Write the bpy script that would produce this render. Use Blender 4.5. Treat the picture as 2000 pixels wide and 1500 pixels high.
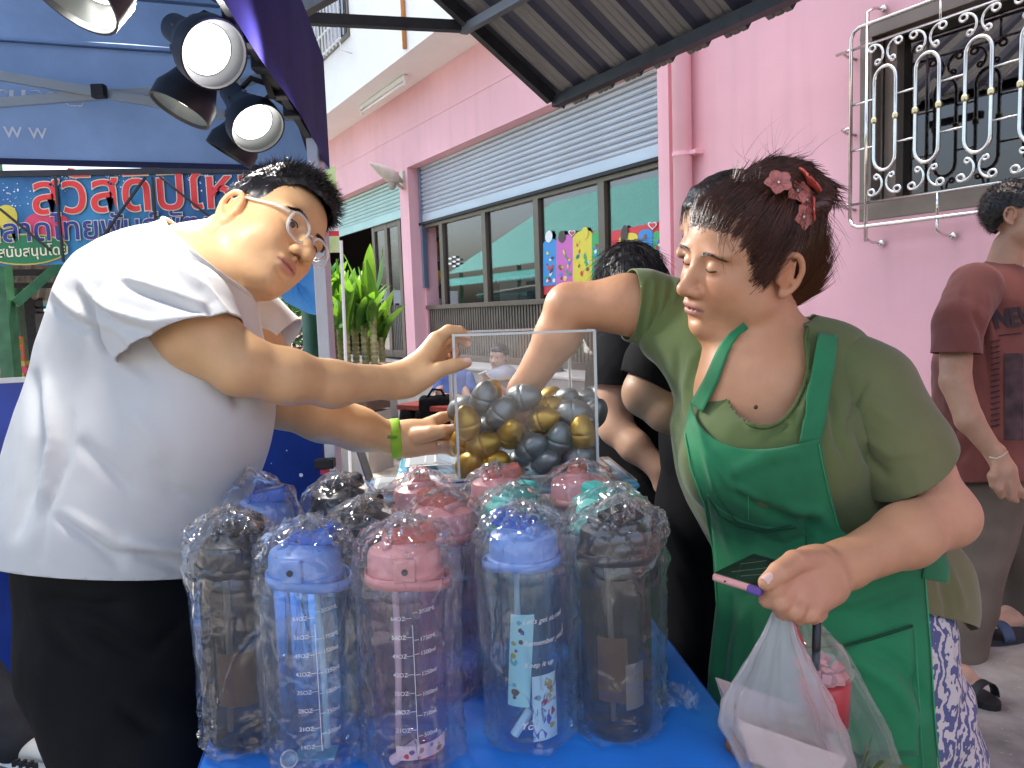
import bpy, bmesh, math, random
import numpy as np
from mathutils import Vector, Matrix, Euler, Quaternion
random.seed(7); RNG = np.random.default_rng(11)
for o in list(bpy.data.objects): bpy.data.objects.remove(o)
SC = bpy.context.scene; COL = SC.collection
# ---------------------------------------------------------------- camera (phone held at chest height, tipped down and slightly rolled)
FPX = 1500.0; CAM = np.array([0, 0, 1.3]); _p = math.radians(5.4); _r = math.radians(2.0)
FW = np.array([0, math.cos(_p), -math.sin(_p)]); _u = np.array([0, math.sin(_p), math.cos(_p)]); _x = np.array([1., 0, 0])
RT = math.cos(_r)*_x - math.sin(_r)*_u; UP = math.sin(_r)*_x + math.cos(_r)*_u
cd = bpy.data.cameras.new('camera'); cam = bpy.data.objects.new('camera', cd); COL.objects.link(cam)
M = Matrix([[*RT], [*UP], [*(-FW)]]).transposed().to_4x4(); M.translation = Vector(CAM)
cam.matrix_world = M; cd.sensor_width = 36; cd.lens = 36*FPX/2000; cd.clip_start = .02; cd.clip_end = 400
SC.camera = cam
# ---------------------------------------------------------------- daylight
SUN_DIR = Vector((.12, .19, 1)).normalized()          # towards the sun: almost overhead (tropical noon)
SUN_EL = math.asin(SUN_DIR.z); SUN_AZ = math.atan2(SUN_DIR.x, SUN_DIR.y)
wd = bpy.data.worlds.new('World'); SC.world = wd; wd.use_nodes = True
nt = wd.node_tree; nt.nodes.clear()
sk = nt.nodes.new('ShaderNodeTexSky'); sk.sky_type = 'NISHITA'; sk.sun_disc = False
sk.sun_elevation = SUN_EL; sk.sun_rotation = SUN_AZ; sk.dust_density = 7; sk.air_density = 1.0; sk.ozone_density = .2
bg = nt.nodes.new('ShaderNodeBackground'); bg.inputs[1].default_value = .15
wo = nt.nodes.new('ShaderNodeOutputWorld'); nt.links.new(sk.outputs[0], bg.inputs[0]); nt.links.new(bg.outputs[0], wo.inputs[0])
sl = bpy.data.lights.new('sun', 'SUN'); so = bpy.data.objects.new('sun', sl); COL.objects.link(so)
sl.energy = 2.4; sl.angle = math.radians(.5); sl.color = (1, .96, .88)
so.rotation_euler = SUN_DIR.to_track_quat('Z', 'Y').to_euler(); so.location = (0, 0, 30)
SC.view_settings.view_transform = 'Standard'; SC.view_settings.look = 'None'
SC.view_settings.exposure = 2.2; SC.view_settings.gamma = 1; SC.view_settings.use_curve_mapping = False
SC.render.engine = 'CYCLES'; cy = SC.cycles
cy.use_denoising = True; cy.max_bounces = 12; cy.transparent_max_bounces = 40; cy.transmission_bounces = 10
cy.diffuse_bounces = 4; cy.glossy_bounces = 4; cy.caustics_reflective = False; cy.caustics_refractive = False
cy.sample_clamp_indirect = 6; cy.blur_glossy = .3; cy.use_adaptive_sampling = True; cy.adaptive_threshold = .02
# ---------------------------------------------------------------- pixel (of the 2000 px photograph) <-> world
def ray(px, py): return FW + RT*((px-1000)/FPX) + UP*((750-py)/FPX)
def P(px, py, d): return CAM + d*ray(px, py)
def G(px, py, z=0.):
    k = ray(px, py); return CAM + k*((z-CAM[2])/k[2])
def onplane(px, py, pt, n):
    k = ray(px, py); pt = np.asarray(pt, float); n = np.asarray(n, float); return CAM + k*(n@(pt-CAM))/(n@k)
def proj(v):
    q = np.asarray(v) - CAM; d = q@FW; return 1000+FPX*(q@RT)/d, 750-FPX*(q@UP)/d, d
def lerp(a, b, t): return a+(b-a)*t
# the shop front: s runs along the wall away from the camera, out is towards the lane
WD = ray(90, 640)*np.array([1, 1, 0]); WD /= np.linalg.norm(WD); WN = np.array([-WD[1], WD[0], 0])
if WN@(CAM-P(965, 640, 7.9)) < 0: WN = -WN
WDIST = WN@(CAM-P(965, 640, 7.9)); WO = CAM-WN*WDIST; WO[2] = 0
def W(s, z, out=0.): return WO + WD*s + WN*out + np.array([0, 0, z])
def WP(px, py, out=0.):
    q = onplane(px, py, WO+WN*out, WN); return float((q-WO)@WD), float(q[2])
# ---------------------------------------------------------------- materials
def mat(name, col=(.5, .5, .5), rough=.6, metal=0., var=0., vscale=8., bump=0., bscale=40., spec=.5, trans=0., sss=0., sssr=(1, .35, .2), sss_scale=.01,
        coat=0., sheen=0., ior=1.45, emit=None, estr=0., attr=None, alpha=1., vcol2=None, stretch=None, bdist=.005, coatr=.1, det=4.):
    m = bpy.data.materials.new(name); m.use_nodes = True; t = m.node_tree; N = t.nodes; L = t.links
    b = N['Principled BSDF']; I = b.inputs
    I['Base Color'].default_value = (*col, 1); I['Roughness'].default_value = rough; I['Metallic'].default_value = metal
    I['Specular IOR Level'].default_value = spec; I['Transmission Weight'].default_value = trans; I['IOR'].default_value = ior
    I['Coat Weight'].default_value = coat; I['Coat Roughness'].default_value = coatr; I['Sheen Weight'].default_value = sheen; I['Alpha'].default_value = alpha
    if sss: I['Subsurface Weight'].default_value = sss; I['Subsurface Radius'].default_value = sssr; I['Subsurface Scale'].default_value = sss_scale
    if emit: I['Emission Color'].default_value = (*emit, 1); I['Emission Strength'].default_value = estr
    tc = N.new('ShaderNodeTexCoord'); src = tc.outputs['Object']
    if stretch:
        mp = N.new('ShaderNodeMapping'); mp.inputs['Scale'].default_value = stretch; L.new(src, mp.inputs[0]); src = mp.outputs[0]
    csrc = None
    if attr:
        a = N.new('ShaderNodeAttribute'); a.attribute_name = attr; csrc = a.outputs['Color']
    if var or vcol2:
        nz = N.new('ShaderNodeTexNoise'); nz.inputs['Scale'].default_value = vscale; nz.inputs['Detail'].default_value = det; L.new(src, nz.inputs[0])
        rp = N.new('ShaderNodeMapRange'); rp.inputs[1].default_value = .3; rp.inputs[2].default_value = .7; L.new(nz.outputs[0], rp.inputs[0])
        mx = N.new('ShaderNodeMix'); mx.data_type = 'RGBA'
        if vcol2: mx.inputs[6].default_value = (*col, 1); mx.inputs[7].default_value = (*vcol2, 1); L.new(rp.outputs[0], mx.inputs[0])
        else:
            mx.blend_type = 'MULTIPLY'; mx.inputs[0].default_value = 1
            rp.inputs[3].default_value = 1-var; rp.inputs[4].default_value = 1+var
            cc = N.new('ShaderNodeCombineColor'); [L.new(rp.outputs[0], cc.inputs[i]) for i in range(3)]
            if csrc: L.new(csrc, mx.inputs[6])
            else: mx.inputs[6].default_value = (*col, 1)
            L.new(cc.outputs[0], mx.inputs[7])
        csrc = mx.outputs[2]
    if csrc: L.new(csrc, I['Base Color'])
    if bump:
        n2 = N.new('ShaderNodeTexNoise'); n2.inputs['Scale'].default_value = bscale; n2.inputs['Detail'].default_value = 5; L.new(src, n2.inputs[0])
        bp = N.new('ShaderNodeBump'); bp.inputs['Strength'].default_value = bump; bp.inputs['Distance'].default_value = bdist
        L.new(n2.outputs[0], bp.inputs['Height']); L.new(bp.outputs[0], I['Normal'])
    return m
def film(name, tint=(1, 1, 1), rough=.08, ior=1.5, bump=0., bscale=30., haze=0., hazecol=(1, 1, 1), fmul=1.):
    """thin clear sheet: see-through with a Fresnel sheen, optional milky part"""
    m = bpy.data.materials.new(name); m.use_nodes = True; t = m.node_tree; N = t.nodes; L = t.links; N.clear()
    out = N.new('ShaderNodeOutputMaterial'); tr = N.new('ShaderNodeBsdfTransparent'); tr.inputs[0].default_value = (*tint, 1)
    gl = N.new('ShaderNodeBsdfGlossy'); gl.inputs['Roughness'].default_value = rough; gl.inputs[0].default_value = (1, 1, 1, 1)
    f0 = ((ior-1)/(ior+1))**2; lw = N.new('ShaderNodeLayerWeight'); lw.inputs[0].default_value = .5
    pw = N.new('ShaderNodeMath'); pw.operation = 'POWER'; pw.inputs[1].default_value = 4; L.new(lw.outputs['Facing'], pw.inputs[0])
    fr = N.new('ShaderNodeMath'); fr.operation = 'MULTIPLY_ADD'; fr.inputs[1].default_value = (1-f0)*.85; fr.inputs[2].default_value = f0; L.new(pw.outputs[0], fr.inputs[0])
    base = tr.outputs[0]
    if haze:
        df = N.new('ShaderNodeBsdfDiffuse'); df.inputs[0].default_value = (*hazecol, 1)
        tl = N.new('ShaderNodeBsdfTranslucent'); tl.inputs[0].default_value = (*hazecol, 1)
        ad = N.new('ShaderNodeMixShader'); ad.inputs[0].default_value = .5; L.new(df.outputs[0], ad.inputs[1]); L.new(tl.outputs[0], ad.inputs[2])
        m0 = N.new('ShaderNodeMixShader'); m0.inputs[0].default_value = haze; L.new(base, m0.inputs[1]); L.new(ad.outputs[0], m0.inputs[2]); base = m0.outputs[0]
    mx = N.new('ShaderNodeMixShader'); L.new(base, mx.inputs[1]); L.new(gl.outputs[0], mx.inputs[2])
    mu = N.new('ShaderNodeMath'); mu.operation = 'MULTIPLY'; mu.inputs[1].default_value = fmul; L.new(fr.outputs[0], mu.inputs[0]); L.new(mu.outputs[0], mx.inputs[0])
    if bump:
        tc = N.new('ShaderNodeTexCoord'); nz = N.new('ShaderNodeTexNoise'); nz.inputs['Scale'].default_value = bscale; nz.inputs['Detail'].default_value = 3
        L.new(tc.outputs['Object'], nz.inputs[0]); bp = N.new('ShaderNodeBump'); bp.inputs['Strength'].default_value = bump; bp.inputs['Distance'].default_value = .01
        L.new(nz.outputs[0], bp.inputs['Height']); L.new(bp.outputs[0], gl.inputs['Normal']); L.new(bp.outputs[0], lw.inputs['Normal'])
    L.new(mx.outputs[0], out.inputs[0]); return m
def cloth_mat(name, col, transl=.45, rough=.7, var=.1, vscale=5., bump=.3, bscale=14.):
    """thin woven sheet that lets daylight through"""
    m = mat(name, col, rough, var=var, vscale=vscale, bump=bump, bscale=bscale, bdist=.01); t = m.node_tree; N = t.nodes; L = t.links
    b = N['Principled BSDF']; out = N['Material Output']; tl = N.new('ShaderNodeBsdfTranslucent'); tl.inputs[0].default_value = (*col, 1)
    if b.inputs['Base Color'].links: L.new(b.inputs['Base Color'].links[0].from_socket, tl.inputs[0])
    mx = N.new('ShaderNodeMixShader'); mx.inputs[0].default_value = transl; L.new(b.outputs[0], mx.inputs[1]); L.new(tl.outputs[0], mx.inputs[2]); L.new(mx.outputs[0], out.inputs[0])
    return m
# ---------------------------------------------------------------- objects and tags
def tag(o, label=None, cat=None, group=None, kind=None):
    if label: o['label'] = label
    if cat: o['category'] = cat
    if group: o['group'] = group
    if kind: o['kind'] = kind
    return o
def thing(name, loc, label, cat, group=None):
    o = bpy.data.objects.new(name, None); o.empty_display_size = .05; COL.objects.link(o); o.location = Vector(loc)
    return tag(o, label, cat, group)
def link(name, me, m=None, parent=None):
    o = bpy.data.objects.new(name, me); COL.objects.link(o)
    if m is not None:
        for q in (m if isinstance(m, (list, tuple)) else [m]): me.materials.append(q)
    if parent is not None: adopt(o, parent)
    return o
def wloc(o):
    v = Vector(o.location); q = o.parent
    while q is not None: v = v+Vector(q.location); q = None if q.get('_flat') else q.parent
    return v
def adopt(o, parent):
    o.parent = parent; o.matrix_parent_inverse = world_of(parent).inverted()
_WORLD = {}
def world_of(o):
    m = Matrix.LocRotScale(o.location, o.rotation_euler, o.scale)
    if o.parent is not None: m = world_of(o.parent) @ o.matrix_parent_inverse @ m
    return m
def npmesh(name, V, Fq, smooth=True):
    me = bpy.data.meshes.new(name); V = np.asarray(V, np.float32); Fq = np.asarray(Fq, np.int32); k = Fq.shape[1]
    me.vertices.add(len(V)); me.vertices.foreach_set('co', V.ravel()); me.loops.add(Fq.size); me.loops.foreach_set('vertex_index', Fq.ravel())
    me.polygons.add(len(Fq)); me.polygons.foreach_set('loop_start', np.arange(0, Fq.size, k, dtype=np.int32))
    me.polygons.foreach_set('use_smooth', np.full(len(Fq), smooth)); me.update(calc_edges=True); me.validate(); return me
def setcol(me, cols, name='col'):
    a = me.attributes.new(name, 'FLOAT_COLOR', 'POINT'); c = np.ones((len(me.vertices), 4), np.float32); c[:, :3] = cols; a.data.foreach_set('color', c.ravel())
class MB:
    """collects solids and turns them into ONE mesh object"""
    def __init__(s): s.v = []; s.f = []
    def add(s, v, f):
        o = len(s.v); s.v += [tuple(map(float, q)) for q in v]; s.f += [tuple(i+o for i in q) for q in f]; return s
    def box8(s, c): return s.add(c, [(0, 3, 2, 1), (4, 5, 6, 7), (0, 1, 5, 4), (1, 2, 6, 5), (2, 3, 7, 6), (3, 0, 4, 7)])
    def box(s, c, size, rot=None):
        c = np.asarray(c, float); h = np.asarray(size, float)/2
        q = np.array([(-1, -1, -1), (1, -1, -1), (1, 1, -1), (-1, 1, -1), (-1, -1, 1), (1, -1, 1), (1, 1, 1), (-1, 1, 1)])*h
        if rot is not None: q = q@np.asarray(rot, float).T
        return s.box8(q+c)
    def wbox(s, s0, s1, z0, z1, o0, o1):   # box in wall coordinates
        return s.box8([W(a, z, o) for z in (z0, z1) for a, o in ((s0, o0), (s1, o0), (s1, o1), (s0, o1))])
    def bar(s, a, b, w, h=None, up=(0, 0, 1)):   # square bar from a to b
        a, b = np.asarray(a, float), np.asarray(b, float); h = h or w; t = b-a; t /= np.linalg.norm(t); up = np.asarray(up, float)
        if abs(t@up) > .98: up = np.array([0, 1., 0])
        x = np.cross(t, up); x /= np.linalg.norm(x); y = np.cross(x, t)
        r = [(-w/2, -h/2), (w/2, -h/2), (w/2, h/2), (-w/2, h/2)]
        return s.box8([a+x*i+y*j for i, j in r]+[b+x*i+y*j for i, j in r])
    def tube(s, pts, r, n=8, caps=True, closed=False):
        pts = np.asarray(pts, float); k = len(pts); r = np.full(k, r) if np.isscalar(r) else np.asarray(r, float)
        if closed: t = np.roll(pts, -1, 0)-np.roll(pts, 1, 0)
        else: t = np.gradient(pts, axis=0)
        t /= np.linalg.norm(t, axis=1)[:, None]+1e-12
        ref = np.array([0, 0, 1.]) if abs(t[0][2]) < .9 else np.array([1., 0, 0]); x = np.cross(t[0], ref); V = []
        for i in range(k):
            x = x-t[i]*(x@t[i]); x /= np.linalg.norm(x)+1e-12; y = np.cross(t[i], x)
            V += [pts[i]+r[i]*(x*math.cos(a)+y*math.sin(a)) for a in np.arange(n)*2*math.pi/n]
        f = [(i*n+j, i*n+(j+1) % n, ((i+1) % k)*n+(j+1) % n, ((i+1) % k)*n+j) for i in range(k if closed else k-1) for j in range(n)]
        if caps and not closed: f += [tuple(range(n))[::-1], tuple(range((k-1)*n, k*n))]
        return s.add(V, f)
    def lathe(s, c, prof, n=24, axis=(0, 0, 1), cap0=True, cap1=True, sx=1., ref=None):   # prof: (radius, height)
        c = np.asarray(c, float); a = np.asarray(axis, float); a /= np.linalg.norm(a)
        x = np.cross(a, (0, 0, 1.) if abs(a[2]) < .9 else (1., 0, 0)) if ref is None else np.array(ref, float); x = x-a*(x@a); x /= np.linalg.norm(x); y = np.cross(a, x); V = []
        for r, h in prof: V += [c+a*h+r*(x*math.cos(t)*sx+y*math.sin(t)) for t in np.arange(n)*2*math.pi/n]
        k = len(prof); f = [(i*n+j, i*n+(j+1) % n, (i+1)*n+(j+1) % n, (i+1)*n+j) for i in range(k-1) for j in range(n)]
        if cap0: f.append(tuple(range(n))[::-1])
        if cap1: f.append(tuple(range((k-1)*n, k*n)))
        return s.add(V, f)
    def prism(s, poly, d):   # polygon (3d points) swept by vector d
        poly = [np.asarray(q, float) for q in poly]; d = np.asarray(d, float); k = len(poly)
        return s.add(poly+[q+d for q in poly], [tuple(range(k))[::-1], tuple(range(k, 2*k))]+[(i, (i+1) % k, k+(i+1) % k, k+i) for i in range(k)])
    def ball(s, c, r, n=10, m=7, scale=(1, 1, 1), rot=None):
        V = []; f = []; R = np.eye(3) if rot is None else np.asarray(rot)
        for i in range(m+1):
            for j in range(n):
                a = math.pi*i/m; b = 2*math.pi*j/n
                V.append(np.asarray(c)+R@(r*np.array([math.sin(a)*math.cos(b)*scale[0], math.sin(a)*math.sin(b)*scale[1], math.cos(a)*scale[2]])))
        f = [(i*n+j, (i+1)*n+j, (i+1)*n+(j+1) % n, i*n+(j+1) % n) for i in range(m) for j in range(n)]
        return s.add(V, f)
    def grid(s, fn, nu, nv):   # fn(u, v) with u, v in 0..1
        V = [fn(i/nu, j/nv) for j in range(nv+1) for i in range(nu+1)]; w = nu+1
        return s.add(V, [(j*w+i, j*w+i+1, (j+1)*w+i+1, (j+1)*w+i) for j in range(nv) for i in range(nu)])
    def mesh(s, name, smooth=False, bevel=0., merge=True, autosmooth=None):
        me = bpy.data.meshes.new(name); me.from_pydata(s.v, [], s.f); bm = bmesh.new(); bm.from_mesh(me)
        if merge: bmesh.ops.remove_doubles(bm, verts=bm.verts, dist=1e-6)
        bmesh.ops.recalc_face_normals(bm, faces=bm.faces)
        if bevel: bmesh.ops.bevel(bm, geom=[e for e in bm.edges if len(e.link_faces) == 2 and e.calc_face_angle(0) > .5], offset=bevel, segments=2, affect='EDGES', profile=.5)
        if smooth or autosmooth:
            for q in bm.faces: q.smooth = True
            for e in bm.edges:
                if autosmooth and len(e.link_faces) == 2 and e.calc_face_angle(0) > autosmooth: e.smooth = False
        bm.to_mesh(me); bm.free(); me.update(); return me
    def build(s, name, m, parent=None, **k): return link(name, s.mesh(name, **k), m, parent)
def dup(o, parent=None, inv=True):
    c = o.copy(); COL.objects.link(c)
    if parent is not None: c.parent = parent
    for ch in list(o.children): dup(ch, c)
    return c
def frame3(x, y):
    x = np.asarray(x, float); x = x/np.linalg.norm(x); y = np.asarray(y, float); y = y-x*(x@y); y /= np.linalg.norm(y); return x, y, np.cross(x, y)
def text(name, body, org, xdir, ydir, size, m, parent=None, align='LEFT', off=0., ext=.0006, spacing=1., shear=0., sx=1., cyl=None):
    """flat lettering: org = baseline start, xdir/ydir = reading and up directions"""
    c = bpy.data.curves.new(name, 'FONT'); c.body = body; c.size = size; c.align_x = align; c.extrude = ext; c.offset = off; c.space_character = spacing; c.shear = shear
    c.resolution_u = 3; tmp = bpy.data.objects.new(name, c); COL.objects.link(tmp); x, y, z = frame3(xdir, ydir)
    me = bpy.data.meshes.new_from_object(tmp.evaluated_get(bpy.context.evaluated_depsgraph_get())); bpy.data.objects.remove(tmp)
    n = len(me.vertices); co = np.empty(n*3, np.float32); me.vertices.foreach_get('co', co); co = co.reshape(-1, 3)
    if cyl is None: co = np.asarray(org)+np.outer(co[:, 0]*sx, x)+np.outer(co[:, 1], y)+np.outer(co[:, 2], z)
    else:   # wrapped round an upright cylinder: cyl = (axis point, radius, start angle)
        cc, R_, a0 = cyl; an = a0+co[:, 0]/R_; rr = R_+co[:, 2]; co = np.stack([cc[0]+rr*np.cos(an), cc[1]+rr*np.sin(an), cc[2]+co[:, 1]], 1)
    me.vertices.foreach_set('co', co.astype(np.float32).ravel()); me.materials.clear(); me.materials.append(m); me.update(); o = bpy.data.objects.new(name, me); COL.objects.link(o)
    if parent is not None: o.parent = parent; o.matrix_parent_inverse = world_of(parent).inverted()
    return o
# ---------------------------------------------------------------- solids from distance fields (bodies, clothes)
class Field:
    def __init__(s, lo, hi, h):
        s.lo = np.asarray(lo, float); s.h = h; s.n = np.ceil((np.asarray(hi)-s.lo)/h).astype(int)+1; s.F = np.full(s.n, .2, np.float32)
    def _blk(s, lo, hi, pad):
        a = np.clip(np.floor((np.asarray(lo)-pad-s.lo)/s.h).astype(int), 0, s.n); b = np.clip(np.ceil((np.asarray(hi)+pad-s.lo)/s.h).astype(int)+1, 0, s.n)
        if (b <= a).any(): return None
        ax = [s.lo[i]+s.h*np.arange(a[i], b[i]) for i in range(3)]
        return tuple(slice(a[i], b[i]) for i in range(3)), (ax[0][:, None, None], ax[1][None, :, None], ax[2][None, None, :])
    def put(s, fn, lo, hi, k=.01, op='u'):
        q = s._blk(lo, hi, k+.02)
        if q is None: return s
        sl, (X, Y, Z) = q; d = fn(X, Y, Z).astype(np.float32); A = s.F[sl]
        if op == 'u': hh = np.clip(k-np.abs(A-d), 0, None)/k; s.F[sl] = np.minimum(A, d)-hh*hh*k*.25
        else: hh = np.clip(k-np.abs(A+d), 0, None)/k; s.F[sl] = np.maximum(A, -d)+hh*hh*k*.25
        return s
    def cone(s, a, b, ra, rb, k=.015, op='u', flat=None, fk=1.):
        """tapered limb; flat = direction in which it is thinner by fk"""
        a, b = np.asarray(a, float), np.asarray(b, float); ab = b-a; L2 = max(ab@ab, 1e-12); fl = None
        if flat is not None: fl = np.asarray(flat, float); fl = fl/np.linalg.norm(fl)
        def fn(X, Y, Z):
            x, y, z = X-a[0], Y-a[1], Z-a[2]; t = np.clip((x*ab[0]+y*ab[1]+z*ab[2])/L2, 0, 1)
            x, y, z = x-ab[0]*t, y-ab[1]*t, z-ab[2]*t
            r = ra+(rb-ra)*t
            if fl is not None:
                e = x*fl[0]+y*fl[1]+z*fl[2]; q2 = x*x+y*y+z*z-e*e
                return (np.sqrt(np.maximum(q2, 0)+(e/fk)**2)-r)*min(1., fk+.15)
            return np.sqrt(x*x+y*y+z*z)-r
        R = max(ra, rb); return s.put(fn, np.minimum(a, b)-R, np.maximum(a, b)+R, k, op)
    def chain(s, pts, rad, k=.01, op='u', flat=None, fk=1.):
        for i in range(len(pts)-1): s.cone(pts[i], pts[i+1], rad[i], rad[i+1], k, op, flat, fk)
        return s
    def ell(s, c, r, R=None, k=.015, op='u'):
        c = np.asarray(c, float); r = np.asarray(r, float); R = np.eye(3) if R is None else np.asarray(R, float)   # columns of R: axes
        def fn(X, Y, Z):
            x, y, z = X-c[0], Y-c[1], Z-c[2]; q = [(x*R[0, i]+y*R[1, i]+z*R[2, i]) for i in range(3)]
            k0 = np.sqrt(sum((q[i]/r[i])**2 for i in range(3))); k1 = np.sqrt(sum((q[i]/r[i]**2)**2 for i in range(3)))
            return k0*(k0-1)/np.maximum(k1, 1e-9)
        m = np.sqrt(((R*r)**2).sum(1)); return s.put(fn, c-m, c+m, k, op)
    def rbox(s, c, half, R=None, rr=.01, k=.01, op='u'):
        c = np.asarray(c, float); hf = np.asarray(half, float)-rr; R = np.eye(3) if R is None else np.asarray(R, float)
        def fn(X, Y, Z):
            x, y, z = X-c[0], Y-c[1], Z-c[2]; q = [np.abs(x*R[0, i]+y*R[1, i]+z*R[2, i])-hf[i] for i in range(3)]
            return np.sqrt(sum(np.maximum(v, 0)**2 for v in q))+np.minimum(np.maximum(np.maximum(q[0], q[1]), q[2]), 0)-rr
        m = np.abs(R)@np.asarray(half); return s.put(fn, c-m, c+m, k, op)
    def mesh(s):
        F = s.F; n = F.shape; neg = F < 0
        c = neg[:-1, :-1, :-1].astype(np.int8)
        for o in [(1, 0, 0), (0, 1, 0), (0, 0, 1), (1, 1, 0), (1, 0, 1), (0, 1, 1), (1, 1, 1)]:
            c = c+neg[o[0]:n[0]-1+o[0], o[1]:n[1]-1+o[1], o[2]:n[2]-1+o[2]]
        idx = np.argwhere((c > 0) & (c < 8)); m = len(idx); vid = -np.ones(c.shape, np.int32); vid[tuple(idx.T)] = np.arange(m)
        acc = np.zeros((m, 3)); cnt = np.zeros(m)
        cor = [(i, j, k) for i in (0, 1) for j in (0, 1) for k in (0, 1)]
        val = {o: F[idx[:, 0]+o[0], idx[:, 1]+o[1], idx[:, 2]+o[2]] for o in cor}
        for o in cor:
            for ax in range(3):
                if o[ax]: continue
                q = list(o); q[ax] = 1; q = tuple(q); a, b = val[o], val[q]; e = (a < 0) != (b < 0); t = a/np.where(a == b, 1, a-b)
                p = np.tile(np.array(o, float), (m, 1)); p[:, ax] = t; acc[e] += p[e]; cnt[e] += 1
        V = s.lo+s.h*(idx+acc/np.maximum(cnt, 1)[:, None]); Q = []
        for ax in range(3):
            b, cc = [(1, 2), (2, 0), (0, 1)][ax]; sl0 = [slice(None)]*3; sl1 = [slice(None)]*3; sl0[ax] = slice(0, -1); sl1[ax] = slice(1, None)
            e = np.argwhere(neg[tuple(sl0)] != neg[tuple(sl1)]); e = e[(e[:, b] > 0) & (e[:, cc] > 0) & (e[:, b] < n[b]-1) & (e[:, cc] < n[cc]-1)]
            if not len(e): continue
            def at(db, dc): q = e.copy(); q[:, b] -= db; q[:, cc] -= dc; return vid[tuple(q.T)]
            q = np.stack([at(1, 1), at(0, 1), at(0, 0), at(1, 0)], 1); fl = ~neg[tuple(e.T)]; q[fl] = q[fl][:, ::-1]; Q.append(q)
        Q = np.concatenate(Q); return V, Q[(Q >= 0).all(1)]
def relax(V, Q, it=2, lam=.5):
    for _ in range(it):
        S = np.zeros_like(V); c = np.zeros(len(V))
        for i in range(4):
            for j in ((i+1) % 4, (i+3) % 4): np.add.at(S, Q[:, i], V[Q[:, j]]); np.add.at(c, Q[:, i], 1)
        V = V+(S/np.maximum(c, 1)[:, None]-V)*lam
    return V
def vnorm(V, Q):
    fn = np.cross(V[Q[:, 2]]-V[Q[:, 0]], V[Q[:, 3]]-V[Q[:, 1]]); N = np.zeros_like(V)
    for i in range(4): np.add.at(N, Q[:, i], fn)
    return N/(np.linalg.norm(N, axis=1)[:, None]+1e-12)
def keep(V, Q, mask):
    """drop quads that touch masked-out vertices"""
    Q = Q[mask[Q].all(1)]; u, inv = np.unique(Q, return_inverse=True); return V[u], inv.reshape(Q.shape)
def largest(V, Q):
    lab = np.arange(len(V))
    for _ in range(200):
        old = lab.copy(); L4 = lab[Q]; np.minimum.at(lab, L4.ravel(), np.repeat(L4.min(1), 4))
        for _k in range(4): lab = lab[lab]
        if (old == lab).all(): break
    u, c = np.unique(lab, return_counts=True); k = lab == u[c.argmax()]; return keep(V, Q, k)
def clip(me, planes):
    """clean plane cuts: (point, normal), the normal side goes"""
    bm = bmesh.new(); bm.from_mesh(me)
    for c, n in planes: bmesh.ops.bisect_plane(bm, geom=bm.verts[:]+bm.edges[:]+bm.faces[:], plane_co=Vector(c), plane_no=Vector(n), clear_outer=True)
    bm.to_mesh(me); bm.free(); me.update(); return me
def segd(px, py, pl):
    """distance from points to a polyline and position along it (0..1)"""
    best = np.full(len(px), 1e9); tt = np.zeros(len(px)); pl = np.asarray(pl, float); L = np.linalg.norm(np.diff(pl, axis=0), axis=1); tot = L.sum(); acc = 0
    for i in range(len(L)):
        a, b = pl[i], pl[i+1]; ab = b-a; t = np.clip(((px-a[0])*ab[0]+(py-a[1])*ab[1])/(ab@ab+1e-9), 0, 1)
        d = np.hypot(px-a[0]-ab[0]*t, py-a[1]-ab[1]*t); m = d < best; best[m] = d[m]; tt[m] = (acc+t[m]*L[i])/tot; acc += L[i]
    return best, tt
def folds(V, Q, fl, facing=True):
    """raise (amp>0) or sink soft cloth folds that run along polylines given as the photograph shows them"""
    N = vnorm(V, Q); px, py, d = proj(V); w = np.zeros(len(V)); view = CAM-V; view /= np.linalg.norm(view, axis=1)[:, None]; f = np.clip((N*view).sum(1)*3, 0, 1) if facing else 1
    for pl, wd, amp in fl:
        dd, t = segd(px, py, pl); w += amp*np.exp(-(dd/wd)**2)*np.sqrt(np.clip(4*t*(1-t)+.02, 0, 1))
    return V+N*(w*f)[:, None]
def wav(V, dirs):
    """sum of sines for gentle unevenness; dirs: (direction, wavelength, amp, phase)"""
    w = np.zeros(len(V))
    for d, l, a, p in dirs: w += a*np.sin(V@np.asarray(d, float)/np.linalg.norm(d)*2*math.pi/l+p)
    return w
def fbm(V, scale, seed=0, oct=3):
    r = np.random.default_rng(seed); w = np.zeros(len(V)); a = 1.
    for o in range(oct):
        for _ in range(5):
            d = r.normal(size=3); d /= np.linalg.norm(d); w += a*np.sin(V@d*2*math.pi/(scale/2**o)*r.uniform(.7, 1.3)+r.uniform(0, 6.28))/5
        a *= .5
    return w
def strands(name, roots, dirs, length, m, parent, r0=.0006, seg=4, bend=(0, 0, -.2), curl=.1, seed=1, tip=.15):
    """hair: thin three-sided tapering strands as one mesh"""
    r = np.random.default_rng(seed); n = len(roots); L = np.asarray(length)*np.ones(n); d = np.asarray(dirs, float); d = d/np.linalg.norm(d, axis=1)[:, None]
    side = np.cross(d, r.normal(size=(n, 3))); side /= np.linalg.norm(side, axis=1)[:, None]+1e-9; p = np.asarray(roots, float).copy(); pts = [p.copy()]; bd = np.asarray(bend, float)
    for k in range(seg):
        d = d+bd/seg+side*curl*r.normal(size=(n, 1))/seg; d /= np.linalg.norm(d, axis=1)[:, None]; p = p+d*(L/seg)[:, None]; pts.append(p.copy())
    return ribbons(name, np.stack(pts, 1), r0, m, parent, tip)
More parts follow.
